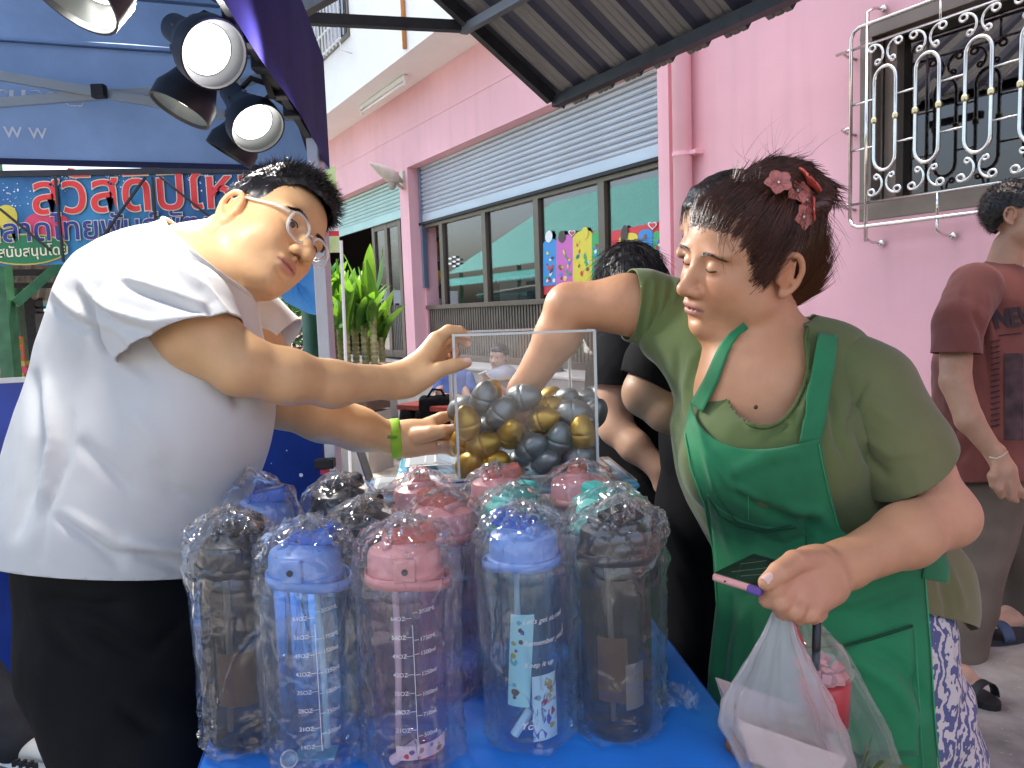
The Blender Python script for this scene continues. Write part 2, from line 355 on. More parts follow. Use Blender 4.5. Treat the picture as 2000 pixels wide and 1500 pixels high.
def ribbons(name, PT, r0, m, parent, tip=.15):
    n, k, _ = PT.shape; t = np.gradient(PT, axis=1); t /= np.linalg.norm(t, axis=2)[..., None]+1e-12; ref = np.array([.3, .5, .8]); x = np.cross(t, ref); x /= np.linalg.norm(x, axis=2)[..., None]+1e-12; y = np.cross(t, x)
    rad = (np.asarray(r0)*np.ones(n))[:, None, None]*np.linspace(1, tip, k)[None, :, None]
    ring = [PT+rad*(x*math.cos(a)+y*math.sin(a)) for a in (0, 2.094, 4.189)]; V = np.stack(ring, 2).reshape(-1, 3)
    b = (np.arange(n)[:, None]*k+np.arange(k-1)[None, :])[..., None]*3; Q = []
    for j in range(3): j2 = (j+1) % 3; Q.append(np.concatenate([b+j, b+j2, b+3+j2, b+3+j], 2).reshape(-1, 4))
    return link(name, npmesh(name, V, np.concatenate(Q)), m, parent)
# ================================================================ SETTING
M_asph = mat('asphalt', (.17, .16, .148), .9, var=.35, vscale=1.3, bump=.5, bscale=90, bdist=.004, det=8)
M_conc = mat('concrete', (.42, .39, .34), .85, var=.2, vscale=3, bump=.25, bscale=60)
M_pink = mat('pink_paint', (.86, .475, .50), .7, var=.07, vscale=1.2, bump=.18, bscale=55, bdist=.003, det=8)
def streaks(m, amt=.075, sx=5., sz=.35):   # rain streaks and faint patches in old paint
    t = m.node_tree; N = t.nodes; L = t.links; b = N['Principled BSDF']; src = b.inputs['Base Color'].links[0].from_socket; tc = N.new('ShaderNodeTexCoord')
    for st, a in (((sx, sx, sz), amt), ((.5, .5, .6), amt*.7)):
        mp = N.new('ShaderNodeMapping'); mp.inputs['Scale'].default_value = st; L.new(tc.outputs['Object'], mp.inputs[0]); nz = N.new('ShaderNodeTexNoise'); nz.inputs['Scale'].default_value = 1.6; nz.inputs['Detail'].default_value = 7; L.new(mp.outputs[0], nz.inputs[0])
        mr = N.new('ShaderNodeMapRange'); mr.inputs[1].default_value = .5; mr.inputs[2].default_value = .78; mr.inputs[3].default_value = 1; mr.inputs[4].default_value = 1-a; L.new(nz.outputs[0], mr.inputs[0])
        mx = N.new('ShaderNodeMix'); mx.data_type = 'RGBA'; mx.blend_type = 'MULTIPLY'; mx.inputs[0].default_value = 1; cc = N.new('ShaderNodeCombineColor'); [L.new(mr.outputs[0], cc.inputs[i]) for i in range(3)]; L.new(src, mx.inputs[6]); L.new(cc.outputs[0], mx.inputs[7]); src = mx.outputs[2]
    L.new(src, b.inputs['Base Color'])
streaks(M_pink)
M_white = mat('white_paint', (.82, .8, .77), .7, var=.04, vscale=1.5, bump=.15, bscale=50, bdist=.003)
M_alu = mat('brown_aluminium', (.165, .13, .10), .38, metal=.55, var=.08, vscale=6)
M_slat = mat('galvanised_slat', (.50, .55, .60), .42, metal=.35, var=.06, vscale=2.5, stretch=(1, 1, 6))
M_slat2 = mat('mint_slat', (.42, .62, .58), .45, metal=.3, var=.06, vscale=2.5)
M_steel = mat('stainless', (.72, .70, .66), .18, metal=1., var=.05, vscale=30)
M_dark = mat('dark_steel', (.022, .022, .026), .5, metal=.3, var=.3, vscale=14, bump=.1)
M_black = mat('matt_black', (.012, .012, .013), .55)
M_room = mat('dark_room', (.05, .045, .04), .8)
M_glass = film('window_glass', (.5, .56, .56), .015, 2.2)
M_dglass = film('tinted_glass', (.16, .16, .17), .02, 1.85)
M_teal = mat('teal_roof', (.025, .20, .19), .5, var=.1, vscale=3)
M_green = mat('green_steel', (.03, .12, .055), .45, var=.3, vscale=9)
M_plast_w = mat('white_plastic', (.8, .8, .78), .4)
# ground: one sheet to the horizon, with relief near the camera
gm = MB().add([(-150, -150, 0), (150, -150, 0), (150, 200, 0), (-150, 200, 0)], [(0, 1, 2, 3)])
tag(gm.build('ground', M_asph), kind='structure')
pv = MB()
for i in range(9):
    for j in range(7):
        c = W(2.2+i*.62+(j % 2)*.31, 0, .75+j*.42)
        pv.box(c+np.array([0, 0, .004+RNG.uniform(0, .004)]), (.6, .4, .012), np.stack([WD, WN, (0, 0, 1)], 1))
g2 = pv
pav = bpy.data.objects.new('pavement', MB().add([W(-8, .004, .3), W(16, .004, .3), W(16, .004, 2.2), W(-8, .004, 2.2)], [(0, 1, 2, 3)]).mesh('pavement')); COL.objects.link(pav); pav.data.materials.append(mat('worn_paving', (.27, .25, .222), .9, var=.45, vscale=5, bump=.4, bscale=70, det=8)); tag(pav, kind='structure')
# ---------------- pink shop building
bld = thing('shop_building', W(6, 0, -1), 'pink two storey shop building with roller shutters and raised floor', 'building')
S1R = 4.32; S1L = 8.87; S2R = 9.14; S2L = 13.2; ZSH = 3.1; ZSO = 4.0; ZF = .72
b = MB()
b.wbox(-9, 2.74, ZF, 6, -.22, 0) if False else None
RW0, RW1, RZ0, RZ1 = .55, 2.72, 1.73, 2.78           # barred window opening
b.wbox(-9, RW0, 0, 8.2, -.25, 0); b.wbox(RW0, RW1, 0, RZ0, -.25, 0); b.wbox(RW0, RW1, RZ1, 8.2, -.25, 0); b.wbox(RW1, S1R, 0, 8.2, -.25, 0)
b.wbox(S1R, S2R, ZSH, 3.52, -.25, 0); b.wbox(S2R, S2L, ZSH, 3.52, -.25, 0)
b.wbox(S1R, 14.5, 3.527, ZSO, -.25, -.006); b.wbox(S1R, 14.5, 3.5, 3.53, -.25, -.012)
b.wbox(S1L, S2R, 0, ZSH, -.35, .0); b.wbox(S2L, 14.5, 0, 3.52, -.35, 0)
b.build('wall', M_pink, bld)
MB().wbox(S1R, S1L, 0, ZF, -.3, .28).wbox(S2R, S2L, 0, ZF-.03, -.3, .3).build('plinth', M_conc, bld, bevel=.01)
MB().wbox(S1R, S1L, ZF, ZF+.03, -.3, .3).build('ledge', mat('ledge_render', (.55, .52, .47), .8, var=.1), bld, bevel=.008)
MB().wbox(S1R-.0, 14.5, ZSO+.003, ZSO+.12, -.25, .52).build('soffit', M_white, bld)
MB().wbox(S1R-.0, 14.5, ZSO+.12, 5.9, .28, .52).build('upper_wall', M_white, bld)
# shutters: each slat is a curved strip of its own
def shutter(name, s0, s1, zb, zt, out, m, pitch, housing):
    sh = MB().wbox(s0, s1, zb-.11, zb, out-.012, out+.016).build(name, m, bld, bevel=.004); k = 0; z = zb
    tgt = MB(); 
    tgt.wbox(s1-.05, s1+.0, zb-.9 if housing else zb-.11, zt, out-.03, out+.03)
    tgt.build('guide_rail', M_steel if not housing else mat('blue_grey_rail', (.22, .28, .38), .4, metal=.5), sh)
    prof = []
    for i in range(9):
        a = i/8; prof.append((.0+.018*math.sin(math.pi*min(1, a/.86)) if a < .9 else -.012*(1 if a < .97 else .4), a*pitch))
    q = MB(); q.grid(lambda u, v: W(lerp(s0, s1-.05, u), prof[round(v*8)][1], out+prof[round(v*8)][0]), 1, 8)
    me = q.mesh('slat', smooth=True, autosmooth=.9); me.materials.append(m)
    while z < zt:
        o = bpy.data.objects.new('slat', me); COL.objects.link(o); o.location = (0, 0, z); o.parent = sh; z += pitch
    return sh
shutter('roller_shutter', S1R, S1L-.02, 2.53, 3.3, -.16, M_slat, .0533, True)
shutter('roller_shutter', S2R, S2L, 2.68, 3.3, -.16, M_slat2, .0533, False)
MB().wbox(S1R, S1L, 2.40, 2.43, -.25, -.12).build('lintel_shadow_strip', M_black, bld)  # solid black strip stands in for the shade under the shutter
MB().wbox(S1L-.03, S1L-.002, ZF+.03, 2.43, -.34, -.17).build('jamb', M_pink, bld)
# glazed shop front of the near bay
fr = MB(); ZS = 1.41; OG = -.2
mull = [WP(x, 500, OG)[0] for x in (868, 952, 1055, 1183)]+[S1R+.03]
for i, s in enumerate(mull): fr.wbox(s-.045, s+.045, ZS, 2.45, OG-.04, OG+.04)
fr.wbox(S1R, S1L-.04, ZS-.05, ZS, OG-.042, OG+.055); fr.wbox(S1R, S1L-.04, 2.36, 2.44, OG-.041, OG+.041); fr.wbox(S1R, S1L-.04, ZF+.03, ZF+.1, OG-.04, OG+.05)
wf = fr.build('shop_window', M_alu, bld, bevel=.004)
for a, c in zip(mull[:-1], mull[1:]): MB().wbox(c+.045, a-.045, ZS, 2.36, OG-.004, OG+.004).build('pane', M_glass, wf)
rb = MB(); s = S1R+.02
while s < S1L-.06: rb.wbox(s, s+.03, ZF+.1, ZS-.05, OG-.02, OG+.028); s += .056
rb.wbox(S1R, S1L-.04, ZF+.1, ZS-.05, OG-.04, OG-.02); rb.build('ribbed_panel', mat('ribbed_brown', (.15, .125, .095), .5, metal=.2, var=.25, vscale=5), bld)
# interior room
rm = MB()
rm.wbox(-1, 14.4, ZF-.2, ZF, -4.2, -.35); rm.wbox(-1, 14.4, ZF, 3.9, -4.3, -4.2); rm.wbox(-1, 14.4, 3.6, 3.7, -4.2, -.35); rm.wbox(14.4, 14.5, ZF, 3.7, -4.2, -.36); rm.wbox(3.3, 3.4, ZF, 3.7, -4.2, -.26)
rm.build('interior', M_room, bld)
# door of the far bay: open doorway, one sliding glass leaf
sd0, sd1 = WP(790, 600, -.2)[0]+.02, WP(738, 600, -.2)[0]
dl = MB()
for s in (sd0, (sd0+sd1)/2, sd1): dl.wbox(s-.05, s+.05, ZF, 2.58, -.24, -.18)
dl.wbox(sd0, sd1, 2.5, 2.58, -.235, -.185); dl.wbox(sd0, sd1, ZF, ZF+.1, -.235, -.185)
door = dl.build('door', M_alu, bld, bevel=.004)
MB().wbox(sd0+.05, (sd0+sd1)/2-.05, ZF+.72, 2.5, -.214, -.206).build('pane', M_glass, door)
MB().wbox((sd0+sd1)/2+.05, sd1-.05, ZF+.1, 2.5, -.215, -.207).build('pane', M_glass, door)
q = MB(); s = sd0+.05
while s < (sd0+sd1)/2-.06: q.wbox(s, s+.035, ZF+.1, ZF+.72, -.225, -.195); s += .06
q.build('kick_panel', mat('door_panel', (.11, .095, .08), .5, var=.2), door)
hs = sd1-.02
q = MB(); q.tube([W(hs, 1.25, -.18), W(hs+.1, 1.25, -.1), W(hs+.1, 1.28, -.1), W(hs+.1, 1.72, -.1), W(hs+.1, 1.75, -.1), W(hs, 1.75, -.18)], .016, 8); q.build('handle', M_steel, door, smooth=True)
MB().wbox(sd0+.05, (sd0+sd1)/2-.05, ZF+.75, ZF+1.35, -.26, -.23).build('door_poster', mat('pale_blue_print', (.35, .6, .68), .5), door)
# barred window on the right
f = MB(); fo = -.1
for s0, s1, z0, z1 in ((RW0, RW1, RZ1-.07, RZ1), (RW0, RW1, RZ0, RZ0+.1), (RW1-.07, RW1, RZ0+.1, RZ1-.07), (RW0, RW0+.07, RZ0+.1, RZ1-.07)): f.wbox(s0, s1, z0, z1, fo-.09, fo+.103)
for s in (WP(1715, 300, fo)[0], WP(1742, 300, fo)[0]): f.wbox(s-.035, s+.035, RZ0+.1, RZ1-.07, fo-.06, fo+.02)
f.wbox(1.4, 1.47, RZ0+.1, RZ1-.07, fo-.06, fo+.02)
bw = f.build('window', mat('window_bronze', (.21, .17, .135), .4, metal=.4, var=.1), bld, bevel=.004)
MB().wbox(RW0+.07, RW1-.07, RZ0+.1, RZ1-.07, fo-.054, fo-.047).build('pane', M_dglass, bw)
# window grille: stainless tubes with ovals and scrolls
gr = thing('window_grille', W(1.7, 1.7, .1), 'stainless steel window grille of ovals and scrolls on pink wall', 'window grille')
GO = .13; gs1, gz0 = WP(1660, 446, GO); _, gz1 = WP(1660, 60, GO); gs0 = .2
def wt(pts): return [W(s, z, o) for s, z, o in pts]
q = MB(); c = .05
loop = [(gs1, gz0+c, GO), (gs1, gz1-c, GO), (gs1-.015, gz1-.015, GO), (gs1-c, gz1, GO), (gs0, gz1, GO)]
q.tube(wt(loop), .0105, 8); q.tube(wt([(gs0, gz0, GO), (gs1-c, gz0, GO), (gs1-.015, gz0+.015, GO), (gs1, gz0+c, GO)]), .0105, 8)
zi0 = gz0+.125; zi1 = gz1-.105
q.tube(wt([(gs0, zi0, GO), (gs1+.09, zi0, GO)]), .008, 8); q.tube(wt([(gs0, zi1, GO), (gs1+.09, zi1, GO)]), .008, 8)
sv = WP(1692, 300, GO)[0]; q.tube(wt([(sv, gz0-.08, GO), (sv, gz1+.06, GO)]), .0105, 8)
q.build('outer_frame', M_steel, gr, smooth=True)
ovs = [WP(x, 240, GO)[0] for x in (1728, 1810, 1909)]; ovs.append(ovs[2]-(ovs[1]-ovs[2])); ovs.append(ovs[3]-(ovs[1]-ovs[2]))
zo0, zo1 = zi0+.155, zi1-.135; hw = (ovs[0]-ovs[1])*.265
def arc(cx, cz, rx, rz, a0, a1, n=12): return [(cx+rx*math.cos(math.radians(lerp(a0, a1, i/n))), cz+rz*math.sin(math.radians(lerp(a0, a1, i/n))), GO) for i in range(n+1)]
def spiral(cx, cz, r0, r1, a0, a1, n=16): return [(cx+lerp(r0, r1, i/n)*math.cos(math.radians(lerp(a0, a1, i/n))), cz+lerp(r0, r1, i/n)*math.sin(math.radians(lerp(a0, a1, i/n))), GO) for i in range(n+1)]
prev = None
for s in ovs:
    q = MB(); q.tube(wt(arc(s, zo1-hw*1.15, hw, hw*1.15, 0, 180)+arc(s, zo0+hw*1.15, hw, hw*1.15, 180, 360)), .0105, 8, closed=True); ov = q.build('oval', M_steel, gr, smooth=True)
    for sg in (-1, 1):
        q = MB(); q.lathe(W(s+sg*hw, (zo0+zo1)/2-.017, GO), [(.011, 0), (.0165, .004), (.0175, .012), (.0175, .022), (.0165, .03), (.011, .034)], 12); q.build('collar', mat('brass', (.7, .6, .35), .25, metal=1), ov, smooth=True)
    for zz, sg in ((zo1+.012, 1), (zo0-.012, -1)):
        q = MB(); H = .105
        for e in (-1, 1):
            cx = s+e*.062; cz = zz+sg*H*.5
            a = [(s+e*.012+e*.006*math.cos(t), zz+sg*(H*.52)+0*t, GO) for t in (0,)]
            pts = spiral(s+e*.05, zz+sg*.022, .006, .02, 500 if e > 0 else -320, 180 if e > 0 else 0, 14) if False else None
            c1 = [(s+e*(.068-.056*math.cos(math.radians(v))), zz+sg*(H*.52+.056*math.sin(math.radians(v))), GO) for v in np.linspace(-62, 95, 14)]
            end = c1[-1]; o2 = [(end[0]+e*(.018*math.sin(math.radians(v))), end[1]-sg*.016+sg*.016*math.cos(math.radians(v)), GO) for v in np.linspace(10, 330, 12)]
            st = c1[0]; o1 = [(st[0]+e*.0+e*.013*math.sin(math.radians(v)), st[1]+sg*.012-sg*.012*math.cos(math.radians(v)), GO) for v in np.linspace(330, 10, 12)]
            q.tube(wt(o1+c1+o2), .0075, 6)
        q.build('scroll', M_steel, gr, smooth=True)
    for zz in (zo0+hw*2.2, zo1-hw*2.6):
        q = MB(); q.tube(wt([(s+hw, zz, GO), ((prev-hw) if prev else gs1, zz, GO)]), .0065, 6); q.build('rung', M_steel, gr, smooth=True)
    prev = s
for s, z, dz in ((sv, gz0, -1), (ovs[1]-.06, gz0, -1), (sv, gz1, 1), (ovs[1]-.06, gz1, 1)):
    q = MB(); q.tube(wt([(s, z, GO), (s, z+dz*.06, GO), (s-.01, z+dz*.085, GO-.04), (s-.02, z+dz*.09, .012)]), .007, 8)
    if dz < 0 and s != sv: q.tube(wt([(s, zi0, GO), (s, gz0, GO)]), .0075, 6)
    if dz > 0 and s != sv: q.tube(wt([(s, zi1, GO), (s, gz1, GO)]), .0075, 6)
    q.ball(W(s-.02, z+dz*.09, .02), .02); q.build('standoff', M_steel, gr, smooth=True)
for z in (zi0, (zi0+zi1)/2, zi1): MB().tube(wt([(gs1+.0, z, GO), (gs1+.05, z, GO), (gs1+.06, z-.01, .08), (gs1+.06, z-.012, .0)]), .0085, 8).build('standoff', M_steel, gr, smooth=True)
# drain pipe and its clip
pp = thing('drain_pipe', W(4.1, 0, .1), 'pink painted drain pipe beside the near shutter', 'pipe')
ps = WP(1333, 240, .07)[0]; q = MB(); q.lathe(W(ps, 0, .075), [(.066, 0), (.066, 8.)], 20); q.build('pipe', M_pink, pp, smooth=True)
pz = WP(1333, 298, .12)[1]; q = MB(); q.lathe(W(ps, pz-.014, .075), [(.066, 0), (.0715, 0), (.0715, .028), (.066, .028)], 20); q.wbox(ps-.13, ps-.06, pz-.014, pz+.014, .0, .08); q.build('clip', M_pink, pp, smooth=False)
MB().wbox(WP(1300, 240, 0)[0]-.07, S1R, 0, 8.1, .0, .035).build('wall_strip', M_pink, bld)
# fluorescent fitting under the soffit
fo_ = .25; a_ = WP(706, 215, fo_); b_ = WP(793, 160, fo_); zt = ZSO
fl = thing('fluorescent_light', W((a_[0]+b_[0])/2, zt, fo_), 'white fluorescent batten light under the soffit', 'light')
q = MB(); q.wbox(b_[0], a_[0], zt-.055, zt-.003, fo_-.025, fo_+.025); q.build('batten', M_plast_w, fl, bevel=.004)
MB().lathe(W(b_[0]+.05, zt-.085, fo_+.005), [(.016, 0), (.016, a_[0]-b_[0]-.1)], 12, axis=WD).build('tube', mat('tube_glass', (.9, .9, .88), .25), fl, smooth=True)
for s in (a_[0]-.03, b_[0]+.0): MB().wbox(s, s+.04, zt-.115, zt-.055, fo_-.02, fo_+.02).build('lamp_holder', M_plast_w, fl, bevel=.004)
# angled spear-like wall lamp on the column
ws, wz = WP(790, 350, .05); wl = thing('wall_bracket_lamp', W(9.0, wz, .02), 'old cream street lamp arm bolted to the pink column', 'lamp')
Mcream = mat('cream_enamel', (.62, .55, .45), .5, var=.15)
MB().wbox(8.95, 9.03, wz-.1, wz+.12, .0, .03).build('wall_plate', Mcream, wl, bevel=.004)
h0 = W(9.0, wz, .03); h1 = onplane(765, 345, W(9, 0, .35), WN); h2 = onplane(722, 318, W(9, 0, .62), WN)
MB().tube([h0, h0*.5+h1*.5+(0, 0, .03), h1], .028, 8).tube([h0+(0, 0, -.08), h1+(0, 0, -.03)], .02, 8).build('arm', Mcream, wl, smooth=True)
dd = h2-h1; MB().lathe(h1, [(.05, -.1), (.075, -.02), (.08, .1*np.linalg.norm(dd)), (.06, .5*np.linalg.norm(dd)), (.02, .9*np.linalg.norm(dd)), (.012, np.linalg.norm(dd))], 14, axis=dd).build('shade', Mcream, wl, smooth=True)
MB().lathe(h1+(0, 0, -.02), [(.05, 0), (.045, -.1), (.02, -.13)], 12).build('photocell', mat('old_grey', (.4, .35, .3), .6), wl, smooth=True)
# upper window with white grille, orange downpipe on the white facade
us0, uz0 = WP(684, 70, .52); us1, _ = WP(612, 100, .52); uz1 = uz0+1.6
uw = MB(); uw.wbox(us0, us1, uz0, uz1, .5, .54); uwo = uw.build('window', M_alu, bld)
MB().wbox(us0+.06, us1-.06, uz0+.06, uz1-.06, .541, .549).build('pane', M_dglass, uwo)
ug = thing('window_grille', W((us0+us1)/2, uz0, .6), 'white painted vertical bar grille over the upstairs window', 'window grille')
M_wg = mat('white_grille', (.75, .75, .74), .4)
k = us0-.05
while k < us1+.1: MB().tube([W(k, uz0-.12, .68), W(k, uz1, .68)], .012, 6).build('bar', M_wg, ug, smooth=True); k += .125
MB().tube([W(us0-.1, uz0-.08, .68), W(us1+.1, uz0-.08, .68)], .012, 6).tube([W(us0-.1, uz0+.16, .68), W(us1+.1, uz0+.16, .68)], .012, 6).build('rail', M_wg, ug, smooth=True)
for k in (us0-.05, us1): MB().tube([W(k, uz0-.08, .68), W(k, uz0-.2, .66), W(k, uz0-.22, .53)], .01, 6).build('standoff', M_wg, ug, smooth=True)
os_ = WP(789, 50, .54)[0]; op = thing('downpipe', W(os_, ZSO+.2, .55), 'thin orange pipe on the white upper wall', 'pipe'); MB().lathe(W(os_, WP(789, 97, .54)[1], .545), [(.022, 0), (.022, 1.6)], 10).build('pipe', mat('orange_paint', (.6, .25, .06), .5), op, smooth=True)
# ---------------- corrugated awning over the lane
CO = W(*WP(1085, 200, 1.05), 1.05); vN = WN.copy()
kk = ray(868, 0); A_ = np.stack([kk, -vN, -np.array([0, 0, 1.])], 1); sol = np.linalg.solve(A_, CO-CAM); slope = sol[2]/sol[1]; RISE = np.array([0, 0, slope])+vN   # per metre outwards
EV = G(1522, 0, CO[2])-CO; EV = -EV/np.linalg.norm(EV)   # eave line, towards the far end
aw = thing('awning', CO, 'dark corrugated metal awning over the lane on black beams', 'awning')
LEN = 3.5; NEAR = -6.5
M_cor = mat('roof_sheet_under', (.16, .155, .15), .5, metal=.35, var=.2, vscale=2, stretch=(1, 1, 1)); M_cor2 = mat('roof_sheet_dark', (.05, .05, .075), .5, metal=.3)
def sheet(s0, s1, pitch, c0, slope_v, length, over=.12, along=None):
    along = WD if along is None else along
    V = []; F_ = []; prof = []; s = s0
    while s > s1:
        prof += [(s, 0), (s-.1*pitch, .028), (s-.38*pitch, .028), (s-.48*pitch, 0), (s-.60*pitch, 0), (s-.64*pitch, .006), (s-.68*pitch, 0), (s-.8*pitch, 0), (s-.84*pitch, .006), (s-.88*pitch, 0)]; s -= pitch
    for a, z in prof:
        for r_ in (-over, length): V.append(c0+along*a+slope_v*r_+np.array([0, 0, z+.045]))
    F_ = [(2*i, 2*i+1, 2*i+3, 2*i+2) for i in range(len(prof)-1)]
    me = bpy.data.meshes.new('roof_sheet'); me.from_pydata([tuple(v) for v in V], [], F_); me.materials.append(M_cor); me.materials.append(M_cor2)
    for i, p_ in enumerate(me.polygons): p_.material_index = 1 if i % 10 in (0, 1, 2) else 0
    return me
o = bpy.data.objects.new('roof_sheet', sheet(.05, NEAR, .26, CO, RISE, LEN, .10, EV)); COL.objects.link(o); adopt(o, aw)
md = o.modifiers.new('thick', 'SOLIDIFY'); md.thickness = .003
q = MB(); q.bar(CO+(0, 0, 0), CO+EV*NEAR, .06, .06); q.build('eave_beam', M_dark, aw)
for a in (0, -1.9, -3.8, -5.7): MB().bar(CO+EV*a+RISE*.03, CO+EV*a+RISE*LEN, .05, .07).build('rafter', M_dark, aw)
for r_ in (1.1, 2.2): MB().bar(CO+RISE*r_+(0, 0, .0), CO+EV*NEAR+RISE*r_, .045, .05).build('purlin', M_dark, aw)
# strut frame that ties the awning to the stall side
t0 = P(905, 52, 4.6); MB().bar(t0, P(560, 35, 4.3), .05, .06).build('tie_beam', M_dark, aw); MB().bar(t0-(0, 0, .02), P(1030, -12, 3.9), .045, .05).build('strut', mat('grey_steel', (.12, .13, .14), .45, metal=.4), aw)
MB().bar(P(555, 40, 4.0), P(650, -15, 3.6), .05, .06).build('strut', M_dark, aw)
c2 = P(858, 24, 9.5); q = MB(); V2 = sheet(.03, -.0, .2, c2, RISE, .9, .0)
aw2 = thing('awning', c2, 'small grey corrugated awning high on the white facade', 'awning'); 
o = bpy.data.objects.new('roof_sheet', sheet(.8, -.05, .16, c2, np.array([0, 0, .25])+WN*-1, .7, .02)); COL.objects.link(o); adopt(o, aw2); MB().bar(c2+(0, 0, .0), c2-WN*.7+(0, 0, .17), .04).build('bracket', M_dark, aw2)
# ================================================================ BLUE TENT
FRt = P(630, 114, 2.95); FRb = FRt.copy(); FRb[2] = P(625, 328, 2.95)[2]
n1 = G(548, 0, FRt[2]); n2 = G(452, 0, FRb[2]); sdir = (n2-FRb)[:2]+.25*(n1-FRt)[:2]
sdir = np.array([*sdir, 0]); sdir /= np.linalg.norm(sdir)
bk = G(0, 315, FRb[2])-FRb; bdir = np.array([bk[0], bk[1], 0]); bdir /= np.linalg.norm(bdir)
TL_ = 3.0; ZT = FRt[2]; ZB = FRb[2]
FR = FRt.copy(); FL = FR+bdir*TL_; NR = FR+sdir*TL_; NL = NR+bdir*TL_; PK = (FR+NL)/2; PK[2] = ZT+.72
tent = thing('canopy_tent', (FR[0], FR[1], 0), 'blue pop up market tent with printed valance and white folding frame', 'tent')
M_cloth = cloth_mat('tent_cloth_blue', (.22, .35, .58), .30, bump=.55, bscale=9, var=.12); M_nav = cloth_mat('tent_cloth_navy_shaded', (.035, .03, .17), .2, bump=.5, bscale=8)  # navy sides: their unlit look is put into the cloth colour
M_seam = mat('tent_seam', (.10, .17, .3), .8); M_bar = mat('frame_grey', (.42, .47, .47), .4, metal=.3); M_white_alu = mat('white_frame', (.6, .6, .62), .35, metal=.3, var=.06)
def clothpanel(a, b, c, d, amp, seed, nu=40, nv=24):   # a,b bottom; c,d top (d over a)
    q = MB().grid(lambda u, v: lerp(lerp(a, b, u), lerp(d, c, u), v), nu, nv); V = np.array(q.v); n = np.cross(b-a, d-a); n /= np.linalg.norm(n)
    w = fbm(V*np.array([1, 1, 1.]), .7, seed)*amp; uu = np.tile(np.linspace(0, 1, nu+1), nv+1); vv = np.repeat(np.linspace(0, 1, nv+1), nu+1); w *= np.minimum(1, 8*np.minimum.reduce([uu, 1-uu, vv+.2, 1-vv+.0]))
    q.v = [tuple(p) for p in V+n*w[:, None]]; return q
roofs = [('roof_panel', FL, FR), ('roof_panel', FR, NR), ('roof_panel', NR, NL), ('roof_panel', NL, FL)]
for i, (nm, a, b_) in enumerate(roofs): clothpanel(a, b_, PK+(b_-a)*.01, PK-(b_-a)*.01, .012, i).build(nm, M_cloth, tent, smooth=True)
for t in (.0, .14):
    a, b_ = lerp(FL, PK, t), lerp(FR, PK, t); MB().bar(a+(0, 0, -.018-.0*t), b_+(0, 0, -.018), .022, .004).build('seam_strip', M_seam, tent)
def val(a, b_, m, amp, seed, zt=ZT, zb=ZB):
    a0, b0 = a.copy(), b_.copy(); a0[2] = zb; b0[2] = zb; return clothpanel(a0, b0, b_, a, amp, seed, 50, 12).build('valance', m, tent, smooth=True)
val(FL, FR, M_cloth, .008, 11); val(FR+(.004, 0, 0), NR+(.004, 0, 0), M_nav, .014, 12); val(FL, NL, M_nav, .01, 13); val(NL, NR, M_cloth, .01, 14)
MB().bar(FL+(0, -.004, ZB-ZT), FR+(-.02, -.004, ZB-ZT), .014, .02).build('hem', mat('navy_hem', (.02, .03, .09), .8), tent)
M_prt = mat('pale_print', (.86, .88, .93), .8)
nb = np.cross(bdir, (0, 0, 1.)); nb = nb if nb[1] < 0 else -nb
def onback(px, py, off=.03): return onplane(px, py, FR+nb*off, nb)
w1 = onback(8, 268); w2 = onback(57, 270)
for q_ in (w1, w2): text('lettering', 'W', q_, -bdir, (0, 0, 1), .052, M_prt, tent, off=.0006)
# loopless shop lettering seen from behind, as separate strokes
def strokes(name, lines, w, m, parent, on):
    q = MB()
    for ln in lines:
        pts = [on(x, y) for x, y in ln]
        for a, c in zip(pts[:-1], pts[1:]): q.bar(a, c+(c-a)*.02, w, .002, up=nb if False else (0, 0, 1))
    return q.build(name, m, parent)
let = [[(-6, 176), (10, 176), (14, 182), (12, 192), (6, 200), (4, 206)], [(22, 176), (22, 192), (28, 202), (38, 202), (46, 192), (46, 176)], [(60, 178), (76, 178), (81, 185), (78, 192), (66, 194), (60, 204)],
       [(88, 200), (88, 188), (94, 182), (104, 182)], [(112, 190), (120, 182)], [(128, 200), (136, 207), (150, 207)], [(152, 207), (160, 207), (165, 198)], [(149, 169), (171, 171)]]
strokes('lettering', let, .014, M_prt, tent, lambda x, y: onback(x, y, .03))
# scissor bars and joints along the back and the side
def onbar(px, py, off=.07): return onplane(px, py, FR+nb*off, nb)
ctr = onbar(197, 184, .07)
for k in range(0, 4):
    cc = ctr+bdir*(k*.92)
    for sg in (-1, 1): MB().bar(cc-bdir*.46+(0, 0, -.062*sg)+nb*(.012*sg), cc+bdir*.46+(0, 0, .062*sg)+nb*(.012*sg), .02, .03).build('scissor_bar', M_bar, tent)
    MB().box(cc+nb*.035, (.045, .03, .045)).build('joint_bracket', M_black, tent, bevel=.004)
for sg in (-1, 1): MB().bar(ctr-bdir*.46+(0, 0, -.062*sg), FR+nb*.05+(-.04, 0, -.02-.2*(sg > 0)), .02, .03).build('scissor_bar', M_bar, tent)
ns = np.cross(sdir, (0, 0, 1.)); ns = ns if ns[0] < 0 else -ns
rail0 = FR+ns*.06+(0, 0, -.08); rail1 = NR+ns*.06+(0, 0, -.08)
MB().bar(FR+ns*.05+(0, 0, -.32), NR+ns*.05+(0, 0, -.32), .022, .03).build('side_rail', M_black, tent)
for k in range(4):
    a = FR+ns*.07+sdir*(k*.75)
    for sg in (-1, 1): MB().bar(a+(0, 0, -.24+.1*sg), a+sdir*.75+(0, 0, -.24-.1*sg), .018, .028).build('scissor_bar', M_black, tent)
    MB().box(a+sdir*.375+ns*.02+(0, 0, -.24), (.04, .045, .06)).build('joint_bracket', M_black, tent, bevel=.004)
leg = P(636, 640, 2.9); leg[2] = 0
